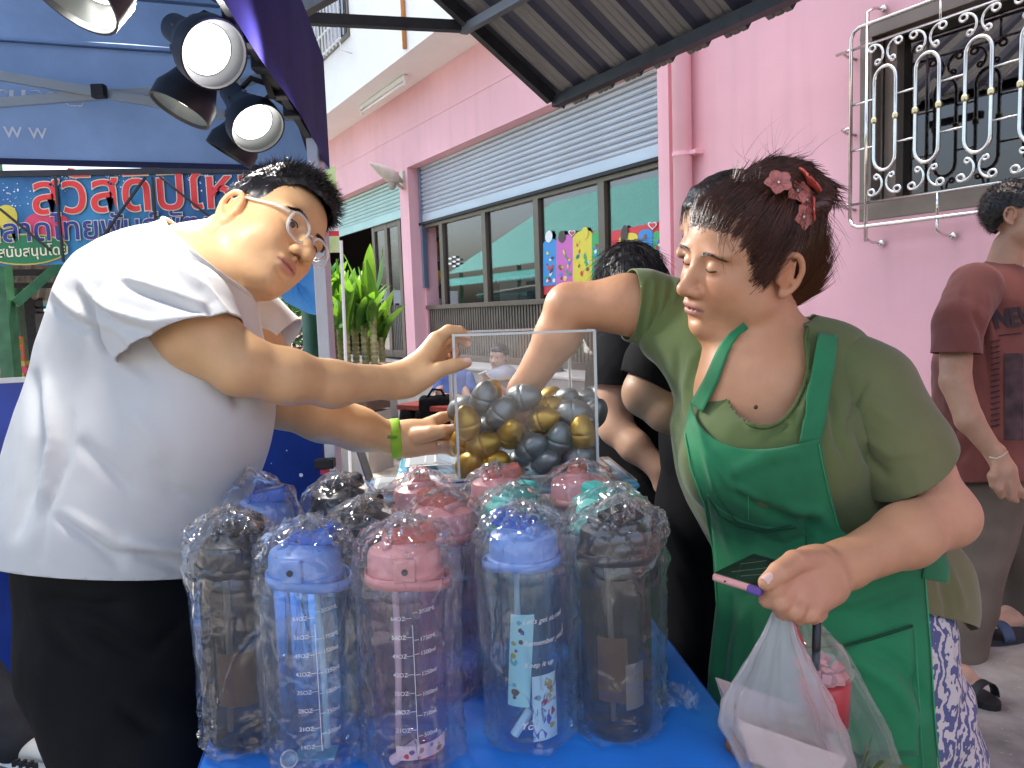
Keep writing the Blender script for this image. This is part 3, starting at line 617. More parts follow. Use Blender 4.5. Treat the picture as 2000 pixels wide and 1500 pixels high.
q = MB(); q.bar(leg, leg+(0, 0, ZT-.02), .05, .05, up=(.25, 1, 0)); lg = q.build('leg', M_white_alu, tent, bevel=.006)
q = MB(); cz = P(640, 905, 2.88); q.box(cz+(-.002, -.03, .006), (.07, .05, .035)); sl_ = q.build('slider_clip', M_black, lg, bevel=.004)
MB().box(cz+(-.0, -.045, -.022), (.03, .02, .018)).build('release_button', mat('red_button', (.5, .02, .05), .4), sl_)
MB().lathe(P(641, 941, 2.868), [(.006, 0), (.006, .004)], 10, axis=(0, -1, 0)).build('hole', M_black, lg)
for c_ in (FL, NL, NR+(.0, -.3, 0)): a = c_.copy(); a[2] = 0; MB().bar(a, c_, .05).build('leg', M_white_alu, tent, bevel=.006)
# light blue cloth bundle hanging at the leg
bun = thing('rolled_tent_wall', P(590, 560, 2.98), 'light blue cloth bundle tied against the tent leg', 'cloth')
tri = [(536, 560), (560, 505), (600, 470), (621, 478), (620, 560), (619, 616), (600, 612), (556, 590)]
q = MB(); pts = np.array([P(x, y, 3.0) for x, y in tri]); cpt = pts.mean(0)+np.array([0, -.07, 0]); V = []; R_ = 14; nT = len(tri)*6
ring = np.array([lerp(pts[i//6], pts[(i//6+1) % len(tri)], (i % 6)/6) for i in range(nT)])
for j in range(R_+1):
    t = j/R_; rr = ring*(t)+cpt*(1-t); rr[:, 1] = pts[:, 1].mean()-.09*(1-t*t)+.012*np.sin(np.arange(nT)*1.05)*t*(1-t)*3; V.append(rr)
q.add(np.concatenate(V), [(j*nT+i, j*nT+(i+1) % nT, (j+1)*nT+(i+1) % nT, (j+1)*nT+i) for j in range(R_) for i in range(nT)])
q.build('cloth', cloth_mat('sheer_blue', (.10, .36, .72), .6, bump=.3), bun, smooth=True)
gp = thing('green_post', G(612, 1010), 'dark green round post behind the tent leg', 'post'); g0 = P(609, 640, 3.6); g0[2] = 0; MB().lathe(g0, [(.045, 0), (.045, 1.45)], 16).build('post', M_green, gp, smooth=True)
# printed half wall
bw_ = thing('half_wall_banner', (FR[0]-1, FR[1]-.05, 0), 'royal blue printed half height tent wall', 'tent wall')
M_roy = mat('royal_print', (.006, .035, .27), .35, var=.5, vscale=2.2, coat=.2, vcol2=None)
hz = onbar(0, 749, .02)[2]; a0 = onbar(632, 900, .03); hb = FR+bdir*TL_+nb*.03
q = MB(); p0 = np.array([a0[0], a0[1], .04]); p1 = np.array([hb[0], hb[1], .04]); q.add([p0, p1, p1+(0, 0, hz-.04), p0+(0, 0, hz-.04)], [(0, 1, 2, 3)]); pan = q.build('sheet', M_roy, bw_)
md = pan.modifiers.new('t', 'SOLIDIFY'); md.thickness = .004
MB().bar(p0+(0, 0, hz-.03), p1+(0, 0, hz-.03), .012, .018).build('top_rail', M_white_alu, bw_)
M_star = mat('print_white', (.75, .8, .9), .5)
q = MB()
for x, y, r_ in ((588, 928, .008), (560, 880, .003), (600, 850, .002), (530, 905, .002), (18, 960, .004), (70, 1190, .003), (40, 1215, .003), (20, 900, .002)): q.ball(onbar(x, y, .036), r_, 8, 4, (1, .15, 1))
q.build('printed_stars', M_star, bw_)
text('lettering', 'T', onbar(-18, 1118, .036), -bdir, (0, 0, 1), .1, M_star, bw_)
q = MB(); pc = [onbar(x, y, .2) for x, y in ((478, 915), (500, 905), (510, 930), (494, 945))]; q.prism(pc, nb*.004); rd = thing('red_sign_scrap', pc[0], 'small red and white sign corner behind the white shirt', 'sign'); q.build('panel', mat('sign_red', (.55, .02, .03), .5), rd)
# ================================================================ CLIP SPOTLIGHTS
M_lampb = mat('lamp_black', (.010, .011, .013), .42, var=.1, coat=.15, coatr=.4); M_lampin = mat('lamp_inner_white', (.09, .10, .095), .3)
M_led = mat('led_face', (.9, .9, .9), .3, emit=(1, .98, .95), estr=1.3)
def spotlight(fx, fy, d, back, toward, label, size=.078, lit=True, power=30, tgt=None, cone=120):
    fc = P(fx, fy, d); im = RT*back[0]-UP*back[1]; im /= np.linalg.norm(im); ax = im*math.sqrt(1-toward**2)-FW*toward; ax /= np.linalg.norm(ax)
    t = thing('spotlight', fc, label, 'spotlight', 'black clip spotlights along the tent side'); r_ = size
    MB().lathe(fc-ax*.20, [(.0, 0), (.028, .0), (.033, .01), (.036, .07), (.05, .10), (.066, .14), (r_, .165), (r_, .205), (r_-.004, .205), (r_-.006, .196)], 32, axis=ax, cap1=False).build('housing', M_lampb, t, smooth=True, autosmooth=.6)
    MB().lathe(fc-ax*.0035, [(r_-.006, .0), (r_*.76, -.022), (r_*.72, -.036)], 32, axis=ax, cap0=False, cap1=False).build('reflector_ring', M_lampin, t, smooth=True)
    MB().lathe(fc-ax*.032, [(.0, .004), (r_*.5, .003), (r_*.715, .0)], 32, axis=ax, cap1=False).build('lens', M_led if lit else M_lampin, t, smooth=True)
    # vent slots
    sidev = np.cross(ax, (0, 0, 1.)); sidev /= np.linalg.norm(sidev); upv = np.cross(sidev, ax)
    q = MB()
    for k in range(6):
        a = k*math.pi/3+.4; dv = sidev*math.cos(a)+upv*math.sin(a); q.bar(fc-ax*.125+dv*.043, fc-ax*.1+dv*.0545, .003, .006, up=dv)
    q.build('vent_slot', mat('slot_grey', (.12, .12, .12), .6), t)
    # arm and clamp to the rail
    bk_ = fc-ax*.17; tt = (bk_-(FR+ns*.05))@sdir; rp = FR+ns*.05+sdir*tt+(0, 0, -.32)
    MB().tube([bk_, lerp(bk_, rp, .4)+np.array([0, 0, .04]), rp], .009, 8).build('arm', M_lampb, t, smooth=True)
    MB().box(rp, (.05, .05, .06)).build('clamp', M_lampb, t, bevel=.005)
    if lit:
        L_ = bpy.data.lights.new('spotlight_beam', 'SPOT'); L_.energy = power; L_.spot_size = math.radians(cone); L_.spot_blend = .6; L_.shadow_soft_size = .05; L_.color = (1, .96, .90)
        o = bpy.data.objects.new('beam', L_); COL.objects.link(o); o.location = Vector(fc+ax*.004); o.rotation_euler = Vector(-(ax if tgt is None else (tgt-fc)/np.linalg.norm(tgt-fc))).to_track_quat('Z', 'Y').to_euler(); adopt(o, t)
    return t
spotlight(418, 106, 1.70, (.78, .62), .5, 'large lit black clip spotlight nearest the valance, bright white face', power=13)
spotlight(503, 250, 2.15, (.62, .78), .45, 'lit black clip spotlight just above the hair of the man', power=13)
spotlight(352, 214, 1.95, (-.4, .92), .16, 'black spotlight facing down between the two bright ones', power=14)
spotlight(128, -30, 1.04, (-.42, .9), .34, 'black spotlight cut by the top edge with a ridged white reflector', power=4.2, tgt=P(330, 900, 1.05), cone=150)
spotlight(448, 300, 2.45, (-.5, .85), .0, 'dark spotlight low behind the hair of the man', lit=False)
# ================================================================ NEW YEAR BANNER AND MARKET BEHIND
YB = 5.2; bo = P(0, 430, YB)
def onban(px, py, off=0): return onplane(px, py, bo+np.array([0, -off, 0]), (0, 1., 0))
ban = thing('new_year_banner', onban(200, 520), 'blue printed banner with red Thai new year greeting', 'banner')
Mban = mat('banner_print', (.012, .06, .19), .45, vcol2=(.03, .22, .42), vscale=2.2)
q = MB(); c4 = [onban(x, y) for x, y in ((-420, 530), (560, 505), (560, 334), (-420, 350))]
q.add(c4, [(0, 1, 2, 3)]); sh = q.build('sheet', Mban, ban); sh.modifiers.new('t', 'SOLIDIFY').thickness = .003
MB().bar(c4[3]+(0, .0, .01), c4[2]+(0, .0, .01), .04).build('top_rail', M_dark, ban)
M_cream = mat('print_cream', (.75, .68, .5), .5); M_red = mat('print_red', (.62, .03, .03), .45); M_blu = mat('print_navy', (.02, .035, .2), .5); M_gold = mat('print_gold', (.55, .42, .08), .5); M_pinkp = mat('print_pink', (.6, .05, .12), .45); M_grn = mat('print_green', (.01, .16, .06), .45)
def ellip(name, cx, cy, rx, ry, off, m, parent, on, tilt=0, n=28):
    q = MB(); pts = []
    for k in range(n):
        a = 2*math.pi*k/n; x, y = rx*math.cos(a), ry*math.sin(a); pts.append(on(cx+x*math.cos(tilt)-y*math.sin(tilt), cy+x*math.sin(tilt)+y*math.cos(tilt), off))
    q.add(pts, [tuple(range(n))]); return q.build(name, m, parent)
ellip('printed_balloon', 12, 424, 22, 24, .006, mat('print_yellow', (.6, .5, .06), .45), ban, onban); ellip('printed_balloon', 92, 440, 46, 28, .007, M_pinkp, ban, onban)
ellip('printed_oval', 50, 487, 84, 31, .010, M_gold, ban, onban, -.03); ellip('printed_oval', 50, 487, 81, 28, .012, M_grn, ban, onban, -.03)
def outlined(body, px, py, size, m, e, off, z0):
    x0 = onban(px, py, z0); xd = onban(px+100, py-3.5, z0)-x0
    text('lettering', body, x0, xd, (0, 0, 1), size, M_cream, ban, off=e, ext=.001); text('lettering', body, x0+np.array([0, -.006, 0]), xd, (0, 0, 1), size, m, ban, off=off, ext=.001)
outlined('สวัสดีปีใหม่', 62, 418, .37, M_red, .010, .003, .012)
outlined('ตลาดไทยพันธุ์พัฒนา', -34, 474, .215, M_blu, .007, .002, .016)
text('lettering', 'สนับสนุนโดย', onban(-4, 503, .016), onban(100, 498, .016)-onban(-4, 503, .016), (0, 0, 1), .095, M_cream, ban, off=.0008)
q = MB(); rs = np.random.default_rng(5)
for cx, cy, R_ in ((22, 385, 40), (240, 345, 40), (120, 350, 30), (210, 500, 30), (395, 350, 30)):
    for k in range(46):
        a = rs.uniform(0, 6.28); r_ = R_*rs.uniform(.1, 1)**.7; q.ball(onban(cx+r_*math.cos(a), min(520, max(342, cy+r_*.8*math.sin(a))), .004), rs.uniform(.002, .006), 5, 3, (1, .2, 1))
fw_ = q.build('printed_fireworks', M_star, ban); tag(fw_, kind='stuff')
for a, c in (((108, 345), (124, 512)), ((298, 345), (306, 470)), ((285, 345), (170, 505)), ((312, 345), (430, 440)), ((0, 408), (100, 490))): MB().bar(onban(*a, .05), onban(*c, .05), .014).build('frame_shadow_bar', M_black, ban)  # dark bars stand in for frame shadows showing through the banner
# market: green posts, sheet roofs, stalls
mk = thing('market_shelter', P(20, 700, 6.3)*np.array([1, 1, 0]), 'green steel market shelter with corrugated roof behind the banner', 'shelter')
pst = P(14, 640, 5.9); pst2 = P(22, 640, 5.9)
MB().bar(pst*np.array([1, 1, 0]), pst*np.array([1, 1, 0])+(0, 0, 2.6), .1).build('post', M_green, mk); MB().bar(P(30, 593, 5.9), P(135, 500, 6.1), .07).build('brace', M_green, mk)
MB().bar(P(36, 640, 9.5)*np.array([1, 1, 0]), P(36, 640, 9.5)*np.array([1, 1, 0])+(0, 0, 2.2), .12).build('post', M_green, mk)
def flatsheet(name, px4, m, parent, ribs=0):
    q = MB(); a, b_, c, d = px4
    if ribs:
        k = ribs*4
        for i in range(k): u0, u1 = i/k, (i+1)/k; h0, h1 = (.03 if i % 4 in (1, 2) else 0), (.03 if (i+1) % 4 in (1, 2) else 0); q.add([lerp(a, b_, u0)+(0, 0, h0), lerp(a, b_, u1)+(0, 0, h1), lerp(d, c, u1)+(0, 0, h1), lerp(d, c, u0)+(0, 0, h0)], [(0, 1, 2, 3)])
    else: q.add(px4, [(0, 1, 2, 3)])
    return q.build(name, m, parent)
M_rust = mat('roof_under_brown', (.12, .095, .075), .7, var=.35, vscale=2)
flatsheet('roof_sheet', [P(-300, 470, 6.0), P(330, 470, 6.0), P(300, 592, 11.5), P(-300, 592, 11.5)], M_rust, mk, 26)
for y0, d in ((560, 8.5), (535, 7.2)): MB().bar(P(-300, y0, d), P(300, y0-4, d), .06).build('purlin', M_dark, mk)
MB().bar(P(-200, 586, 12), P(200, 592, 12), .09, .14).build('teal_gutter', M_teal, mk); MB().bar(P(-200, 604, 11), P(160, 600, 11), .035).build('purlin', M_dark, mk); MB().bar(P(-200, 612, 11), P(160, 610, 11), .03).build('purlin', M_dark, mk)
MB().bar(P(57, 560, 11)*np.array([1, 1, 0]), P(57, 560, 11), .22).build('post', M_dark, mk)
M_canv = mat('pale_canvas', (.75, .76, .78), .8); M_or = mat('market_orange', (.75, .12, .03), .5)
wc = thing('market_gazebo', P(60, 640, 16)*np.array([1, 1, 0]), 'distant white sided market gazebo', 'gazebo')
MB().box(P(60, 606, 17), (6, .1, .6)).build('canvas_side', M_canv, wc); MB().box(P(10, 640, 15.5), (3, .1, .3)).build('counter', M_canv, wc)
for x in (-30, 30, 110): MB().bar(P(x, 640, 16.5)*np.array([1, 1, 0]), P(x, 610, 16.5), .08).build('leg', M_dark, wc)
ow = thing('market_banner', P(41, 700, 7.6), 'narrow orange red hanging banner at a market stall', 'banner'); MB().box(P(41, 685, 7.6), (.065, .02, .28)).build('panel', M_or, ow, bevel=.004)
st = thing('market_stall', P(40, 745, 7.2)*np.array([1, 1, 0]), 'cluttered red and yellow market stall counter', 'stall')
MB().box(P(42, 740, 7.3), (.5, .4, .12)).build('counter', M_rust, st); 
for i, (x, y, c) in enumerate(((34, 715, M_or), (48, 712, M_gold), (30, 690, mat('stall_grey', (.4, .4, .4), .6)), (52, 722, M_pinkp), (31, 668, M_gold), (46, 735, M_gold))): MB().box(P(x, y, 7.1), (.07, .1, .07)).build('goods_box', c, st, bevel=.006)
bt = thing('patterned_cloth', P(8, 700, 6.6), 'brown patterned cloth hanging by the green post', 'cloth'); MB().box(P(6, 697, 6.6), (.12, .03, .46)).build('panel', mat('brown_pattern', (.12, .06, .05), .8, vcol2=(.3, .22, .18), vscale=25), bt, bevel=.005)
# teal roofs across the lane, mirrored in the shop glass
tr = thing('teal_roof_shelter', W(16, 0, 10), 'teal sheet roofed market hall across the lane', 'shelter')
flatsheet('roof_sheet', [W(12, 2.75, 8.6), W(26, 2.75, 8.6), W(26, 5.6, 13.5), W(12, 5.6, 13.5)], M_teal, tr, 60); flatsheet('roof_sheet', [W(12, 2.2, 7.4), W(26, 2.2, 7.4), W(26, 2.55, 8.6), W(12, 2.55, 8.6)], M_teal, tr, 60)
for s in (12.2, 17, 21, 25): MB().bar(W(s, 0, 8.7), W(s, 2.75, 8.7), .1).build('post', M_green, tr)
MB().wbox(12, 26, .0, 1.0, 10, 10.2).build('back_counter', M_rust, tr)
# hedge and orange pole between the man and the tent leg
hd = thing('hedge_bush', G(560, 800), 'leafy green bush behind the tent leg', 'bush'); q = MB(); rs = np.random.default_rng(3)
cen = P(556, 620, 6.2)
for k in range(900):
    o_ = rs.normal(size=3)*np.array([.17, .12, .20]); c_ = cen+o_; 
    if c_[2] < .2: continue
    dn = rs.normal(size=3); dn /= np.linalg.norm(dn); t1 = np.cross(dn, rs.normal(size=3)); t1 /= np.linalg.norm(t1); t2 = np.cross(dn, t1); L_ = rs.uniform(.03, .05)
    q.add([c_-t1*L_, c_+t2*L_*.4, c_+t1*L_, c_-t2*L_*.4], [(0, 1, 2, 3)])
tag(q.build('foliage', mat('hedge_leaf', (.05, .15, .03), .5, var=.5, vscale=20), hd), kind='stuff'); MB().lathe(cen*np.array([1, 1, 0]), [(.03, 0), (.02, cen[2])], 8).build('stem', M_rust, hd)
orp = thing('orange_pole', P(580, 640, 5.6), 'orange pole leaning across the bush', 'pole'); MB().tube([P(545, 652, 5.6), P(596, 618, 5.7)], .02, 8).build('shaft', mat('orange_plastic', (.75, .22, .06), .4), orp, smooth=True); MB().tube([P(562, 660, 5.6), P(566, 705, 5.6)], .022, 8).build('foot', mat('orange_plastic_b', (.75, .22, .06), .4), orp)
# vertical green sale banner
vb = thing('vertical_banner', G(650, 800), 'tall narrow green and white sale banner on a thin white pole', 'banner'); vd = 5.6
def onv(px, py, off=0): return onplane(px, py, P(645, 400, vd)-np.array([0, off, 0]), (.15, 1, 0))
for nm, y0, y1, m in (('printed_band', 326, 402, mat('leaf_print', (.35, .5, .08), .5, vcol2=(.6, .65, .3), vscale=14)), ('printed_band', 402, 452, mat('white_print', (.75, .75, .76), .5)), ('printed_band', 452, 462, M_red), ('printed_band', 462, 494, mat('cream_print', (.65, .65, .42), .5, vcol2=(.4, .5, .15), vscale=9))):
    q = MB(); q.prism([onv(600, y0), onv(655+.05*(y0-326), y0-1), onv(655+.05*(y1-326), y1-1), onv(600, y1)], np.array([0, .012, 0])); q.build(nm, m, vb)
text('lettering', '69', onv(613, 444, .02), onv(660, 443, .02)-onv(613, 444, .02), (0, 0, 1), .155, mat('magenta_print', (.6, .02, .1), .5), vb, off=.004)
MB().tube([onv(666, 470), onv(668, 640)*np.array([1, 1, 0])], .012, 8).build('pole', M_plast_w, vb)
# dracaena clump in a brown planter
pl = thing('potted_plant', P(700, 735, 6.6), 'clump of tall broad leaved plants with ringed stems in a brown planter', 'plant')
M_leaf = [mat('leaf_%s' % c, col, .38, var=.18, vscale=6, spec=.4) for c, col in (('light', (.24, .40, .05)), ('mid', (.12, .29, .04)), ('deep', (.035, .13, .025)))]
for m in M_leaf:
    t_ = m.node_tree; tl = t_.nodes.new('ShaderNodeBsdfTranslucent'); tl.inputs[0].default_value = (.2, .42, .03, 1); mx = t_.nodes.new('ShaderNodeMixShader'); mx.inputs[0].default_value = .35; t_.links.new(t_.nodes['Principled BSDF'].outputs[0], mx.inputs[1]); t_.links.new(tl.outputs[0], mx.inputs[2]); t_.links.new(mx.outputs[0], t_.nodes['Material Output'].inputs[0])
def leafmesh(L_, Wd, droop, m, seed):
    rs = np.random.default_rng(seed); q = MB(); n = 10
    def fn(u, v):
        x = (u-.5)*2; w = Wd*math.sin(math.pi*min(1, v*.94+.06))**.75*(1 if v > .12 else .3+v*5.8); return np.array([x*w, -droop*L_*v*v+0*.02, L_*(v-.25*droop*v*v)])+np.array([0, .18*w*abs(x)+.006*math.sin(v*9+x*2), 0])
    q.grid(fn, 6, n); me = q.mesh('leaf', smooth=True); me.materials.append(m); return me
LM = [leafmesh(.50, .062, .25, M_leaf[0], 1), leafmesh(.44, .068, .55, M_leaf[1], 2), leafmesh(.38, .062, .8, M_leaf[2], 3), leafmesh(.56, .056, .15, M_leaf[1], 4)]
M_ring = mat('ringed_stem', (.20, .22, .07), .6, vcol2=(.45, .42, .22), vscale=7, stretch=(.3, .3, 4))
rs = np.random.default_rng(21)
stems = [(640, 6.5, 560), (655, 6.7, 520), (680, 6.4, 570), (697, 6.7, 560), (715, 6.5, 575), (733, 6.45, 545), (748, 6.8, 600), (625, 6.8, 540), (668, 6.9, 560), (722, 6.9, 560)]
for x, d, yt in stems:
    b0 = P(x, 722, d); top = P(x+rs.uniform(-3, 3), yt+60, d); hgt = top[2]-b0[2]; q = MB(); prof = []; z = 0
    while z < hgt: prof += [(.026, z), (.031, z+.012), (.031, z+.03), (.026, z+.036)]; z += .042
    q.lathe(b0, prof, 10); q.build('stem', M_ring, pl, smooth=True)
    for k in range(11):
        me = LM[int(rs.integers(0, 4))]; o = bpy.data.objects.new('leaf', me); COL.objects.link(o); a = rs.uniform(0, 6.28)
        o.location = Vector(b0+np.array([0, 0, hgt*rs.uniform(.55, 1.06)])); o.rotation_euler = Euler((rs.uniform(-.5, .15), rs.uniform(-.2, .2), a), 'XYZ'); sc_ = rs.uniform(.6, 1.12); o.scale = (sc_,)*3; adopt(o, pl)
o = bpy.data.objects.new('leaf', LM[0]); COL.objects.link(o); o.location = Vector(P(722, 590, 6.4)); o.rotation_euler = (-.05, .02, .4); adopt(o, pl); o.scale = (.9, .9, 1.0)
pc0, pc1 = P(600, 725, 6.9), P(745, 725, 6.35)
q = MB(); q.bar(P(600, 718, 6.7), P(745, 716, 6.4), .4, .05); q.build('planter_rim', mat('terracotta_brown', (.16, .09, .07), .8, var=.2), pl, bevel=.012)
q = MB(); a, b_ = P(604, 760, 6.7), P(738, 760, 6.4); q.bar(a, b_, .34, .34); q.build('planter', mat('terracotta_dark', (.13, .08, .06), .8, var=.2), pl)
MB().bar(np.array([a[0], a[1], .0]), np.array([b_[0], b_[1], .0]), .36, 1.0 if False else 2*max(.2, a[2]-.18)).build('planter_base', M_conc, pl)
# goods on shelves seen through the open door
sh_s0, sh_s1 = 9.95, 11.3; sf = thing('shop_shelf', W(10.6, ZF, -1.0), 'grey shop shelf of snack packets inside the doorway', 'shelf')
M_shf = mat('shelf_grey', (.4, .4, .38), .5)
zs = [ZF+.25, .72+.62, .72+1.0, .72+1.38, .72+1.72]
for z in zs: MB().wbox(sh_s0, sh_s1+.6, z, z+.03, -1.25, -.8).build('shelf_board', M_shf, sf)
MB().wbox(sh_s0, sh_s1+.6, ZF, ZF+.24, -1.2, -.82).build('base_panel', mat('tan_panel', (.4, .33, .24), .6), sf); MB().wbox(sh_s0, sh_s1+.6, ZF, 2.7, -1.32, -1.26).build('back_panel', M_room, sf)
cols = [(.6, .15, .03), (.5, .05, .05), (.6, .42, .06), (.1, .12, .35), (.5, .5, .45), (.08, .25, .1), (.35, .2, .1)]; MP = [mat('packet_print', c, .4, vcol2=tuple(min(1, q_*1.6+.06) for q_ in c), vscale=18) for c in cols]; rs = np.random.default_rng(8)
pk = []
for m in MP: q = MB(); q.lathe((0, 0, 0), [(.06, 0), (.068, .02), (.075, .09), (.066, .16), (.06, .18)], 8, sx=.55); pm = q.mesh('snack_packet', smooth=True); pm.materials.append(m); pk.append(pm)
for zi, z in enumerate(zs):
    s = sh_s0+.1
    ki = 0
    while s < sh_s1-.45:
        ci = int(rs.integers(0, 7)); ki += 1
        o = bpy.data.objects.new('snack_packet', pk[ci]); COL.objects.link(o); o.location = Vector(W(s, z+.031, -.9-rs.uniform(0, .08))); o.rotation_euler = (0, 0, rs.uniform(-.4, .4)+1.0); k_ = rs.uniform(.85, 1.3); o.scale = (k_, k_, k_*rs.uniform(.8, 1.1))
        tag(o, '%s snack packet, %s from the door on the %s shop shelf' % (('orange', 'red', 'yellow', 'navy', 'pale grey', 'green', 'brown')[ci], ('first', 'second', 'third', 'fourth', 'fifth', 'sixth')[min(ki-1, 5)], ('lowest', 'second lowest', 'middle', 'second highest', 'highest')[zi]), 'snack packet', 'snack packets on the shop shelf'); s += .17
pf = thing('framed_picture', W(10.7, 2.45, -1.2), 'gold framed picture hanging in the dark doorway', 'picture'); MB().wbox(10.2, 11.1, 2.2, 2.56, -1.24, -1.2).build('frame', M_gold, pf); MB().wbox(10.26, 11.04, 2.25, 2.52, -1.2, -1.196).build('print', M_room, pf)
# posters on the glass of the two near panes (coloured ice lolly boards)
OGp = OG+.012
def onw(px, py, off=0): return onplane(px, py, W(5, 0, OGp+off), WN)
def poster(label, x0, x1, yb, tops, base):
    t = thing('ice_cream_poster', onw(x0, yb[0]), label, 'poster'); q = MB(); (xa, ya), (xb, yb_) = tops
    q.prism([onw(x0, yb[0]), onw(x1, yb[1]), onw(xb, yb_), onw(xa, ya)], -WN*.003); q.build('backing', base, t); return t
M_pr = mat('poster_red', (.65, .05, .06), .4); M_pb = mat('poster_blue', (.05, .28, .62), .4); M_pm = mat('poster_magenta', (.6, .14, .45), .4); M_py = mat('poster_yellow', (.75, .62, .06), .4); M_pg = mat('poster_green', (.06, .4, .12), .4); M_pw = mat('poster_white', (.8, .8, .78), .4); M_pk_ = mat('poster_dark', (.07, .05, .04), .4)
def panelshape(px, py0, px1, py1, ytop0, ytop1, m, t, off=.004):   # rounded top panel
    pts = [onw(px, py0, off), onw(px1, py1, off)]; w = px1-px; n = 8
    for k in range(n+1):
        a = math.pi*k/n; x = (px+px1)/2+w/2*math.cos(a); yt = lerp(ytop0, ytop1, (x-px)/w); pts.append(onw(x, yt+w*.28*(1-math.sin(a)), off))
    q = MB(); q.prism(pts, WN*.0015); return q.build('flavour_panel', m, t)
rs = np.random.default_rng(4)
def lollies(t, x0, x1, y0, y1, n, seed):
    r2 = np.random.default_rng(seed); ms = [M_pw, M_pk_, M_pr, M_pg, M_pb, M_py, mat('lolly_brown', (.25, .1, .04), .4)]
    for k in range(n):
        cx, cy = r2.uniform(x0+4, x1-4), r2.uniform(y0+4, y1-4); m = ms[int(r2.integers(0, 7))]; w = r2.uniform(1.6, 3.4); h = r2.uniform(2.5, 6)
        ellip('printed_lolly', cx, cy, w, h, .0085+.0004*(k % 5), m, t, onw, r2.uniform(-.5, .5), 10)
p1 = poster('left ice lolly poster of blue, magenta and yellow panels', 1062, 1176, (576, 553), ((1062, 474), (1174, 449)), M_pr)
panelshape(1061, 559, 1087, 556, 470, 464, M_pb, p1); panelshape(1087, 557, 1119, 553, 461, 456, M_pm, p1); panelshape(1119, 552, 1156, 548, 454, 446, M_py, p1); panelshape(1156, 548, 1173, 546, 454, 450, M_pg, p1)
for i, (a, b_, c, d) in enumerate(((1062, 1086, 485, 555), (1089, 1118, 475, 550), (1121, 1154, 465, 546), (1157, 1172, 465, 544))): lollies(p1, a, b_, c, d, 15, i)
for x, y in ((1072, 462), (1097, 462), (1142, 455)): ellip('printed_topping', x, y, 7, 12, .012, M_pk_ if x == 1097 else M_pw if x == 1072 else M_py, p1, onw, .1, 12)
p2 = poster('right ice lolly poster half hidden by dark hair', 1194, 1292, (560, 545), ((1194, 452), (1292, 432)), M_pr)
panelshape(1209, 548, 1246, 543, 458, 452, M_py, p2); panelshape(1247, 540, 1275, 536, 450, 446, M_pb, p2); panelshape(1276, 536, 1296, 534, 452, 450, M_pg, p2)
for i, (a, b_, c, d) in enumerate(((1211, 1244, 465, 540), (1249, 1273, 458, 535), (1278, 1293, 455, 530))): lollies(p2, a, b_, c, d, 13, 20+i)
ellip('printed_topping', 1219, 458, 7, 19, .012, M_pk_, p2, onw, .1, 12)
def heart(cx, cy, w, t):   # red heart badge with a white swirl
    pts = [(16*math.sin(a)**3, -(13*math.cos(a)-5*math.cos(2*a)-2*math.cos(3*a)-math.cos(4*a))) for a in np.linspace(0, 6.283, 29)[:-1]]
    q = MB(); q.add([onw(cx+x*w/16, cy+y*w/16, .014) for x, y in pts], [tuple(range(28))]); q.build('heart_badge', M_pw, t)
    q = MB(); q.add([onw(cx+x*w/23, cy+y*w/23, .016) for x, y in pts], [tuple(range(28))]); q.build('heart_badge', M_pr, t)
heart(1117, 455, 7, p1); heart(1274, 440, 9, p2)
stk = thing('round_dot_sticker', onw(890, 512), 'cluster of seven white oval dots stuck on the left pane', 'sticker')
for dx, dy in ((0, 0), (-8, -6), (8, -4), (0, -9), (-8, 4), (8, 4), (0, 9)): ellip('white_dot', 887+dx, 511+dy, 3.6, 2.0, .012, M_pw, stk, onw, -.1, 10)
# freezer seen inside
fz = thing('chest_freezer', W(7.0, ZF, -.9), 'white chest freezer behind the shop glass', 'freezer'); MB().wbox(5.9, 7.6, ZF, 1.62, -1.2, -.5).build('body', M_plast_w, fz, bevel=.02); MB().wbox(5.88, 7.62, 1.62, 1.68, -1.22, -.48).build('lid', mat('freezer_lid', (.6, .62, .62), .3), fz, bevel=.01)
# ================================================================ TABLE WITH BLUE CLOTH
TZ = .75
tb = thing('table', G(1000, 1450, TZ)*np.array([1, 1, 0]), 'folding table under a bright blue cloth carrying the bottles', 'table')
M_tc = mat('blue_tablecloth', (.008, .19, .66), .55, var=.12, vscale=4, bump=.15, bscale=300, bdist=.001, sheen=.2)
fr_, rb_ = G(1485, 1490, TZ), G(1312, 1262, TZ); fl_, lb_ = G(385, 1520, TZ), G(438, 1370, TZ)
rd_ = (rb_-fr_)/np.linalg.norm(rb_-fr_); ld_ = (lb_-fl_)/np.linalg.norm(lb_-fl_); DEP = .78
cR, cL = fr_+rd_*DEP, fl_+ld_*DEP; fRr = fr_+rd_*-.02; fLl = fl_-ld_*.04
def roundpoly(c, r):
    out = []; n = len(c)
    for i in range(n):
        a, b_, d = c[i-1], c[i], c[(i+1) % n]; u, v = (a-b_)/np.linalg.norm(a-b_), (d-b_)/np.linalg.norm(d-b_)
        for t in np.linspace(0, 1, 7): out.append(b_+u*r*(1-t)**2+v*r*t**2)
    return out
pol = roundpoly([fLl, fRr, cR, cL], .07); cc_ = np.mean(pol, 0); n_ = len(pol); V = []; lay = [(1, 0), (1.004, -.001), (1.009, -.004), (1.012, -.012), (1.014, -.03), (1.02, -.3), (1.03, -.66)]
Vq = MB(); k0 = len(pol)
for j, (sc_, dz) in enumerate(lay):
    for i, q_ in enumerate(pol):
        w = (.018*math.sin(i*1.9)+.01*math.sin(i*4.1))*min(1, -dz*2.5) if dz < -.02 else 0; o_ = (q_-cc_); o_ = o_/np.linalg.norm(o_); Vq.v.append(tuple(cc_+(q_-cc_)*sc_+o_*w+np.array([0, 0, dz])))
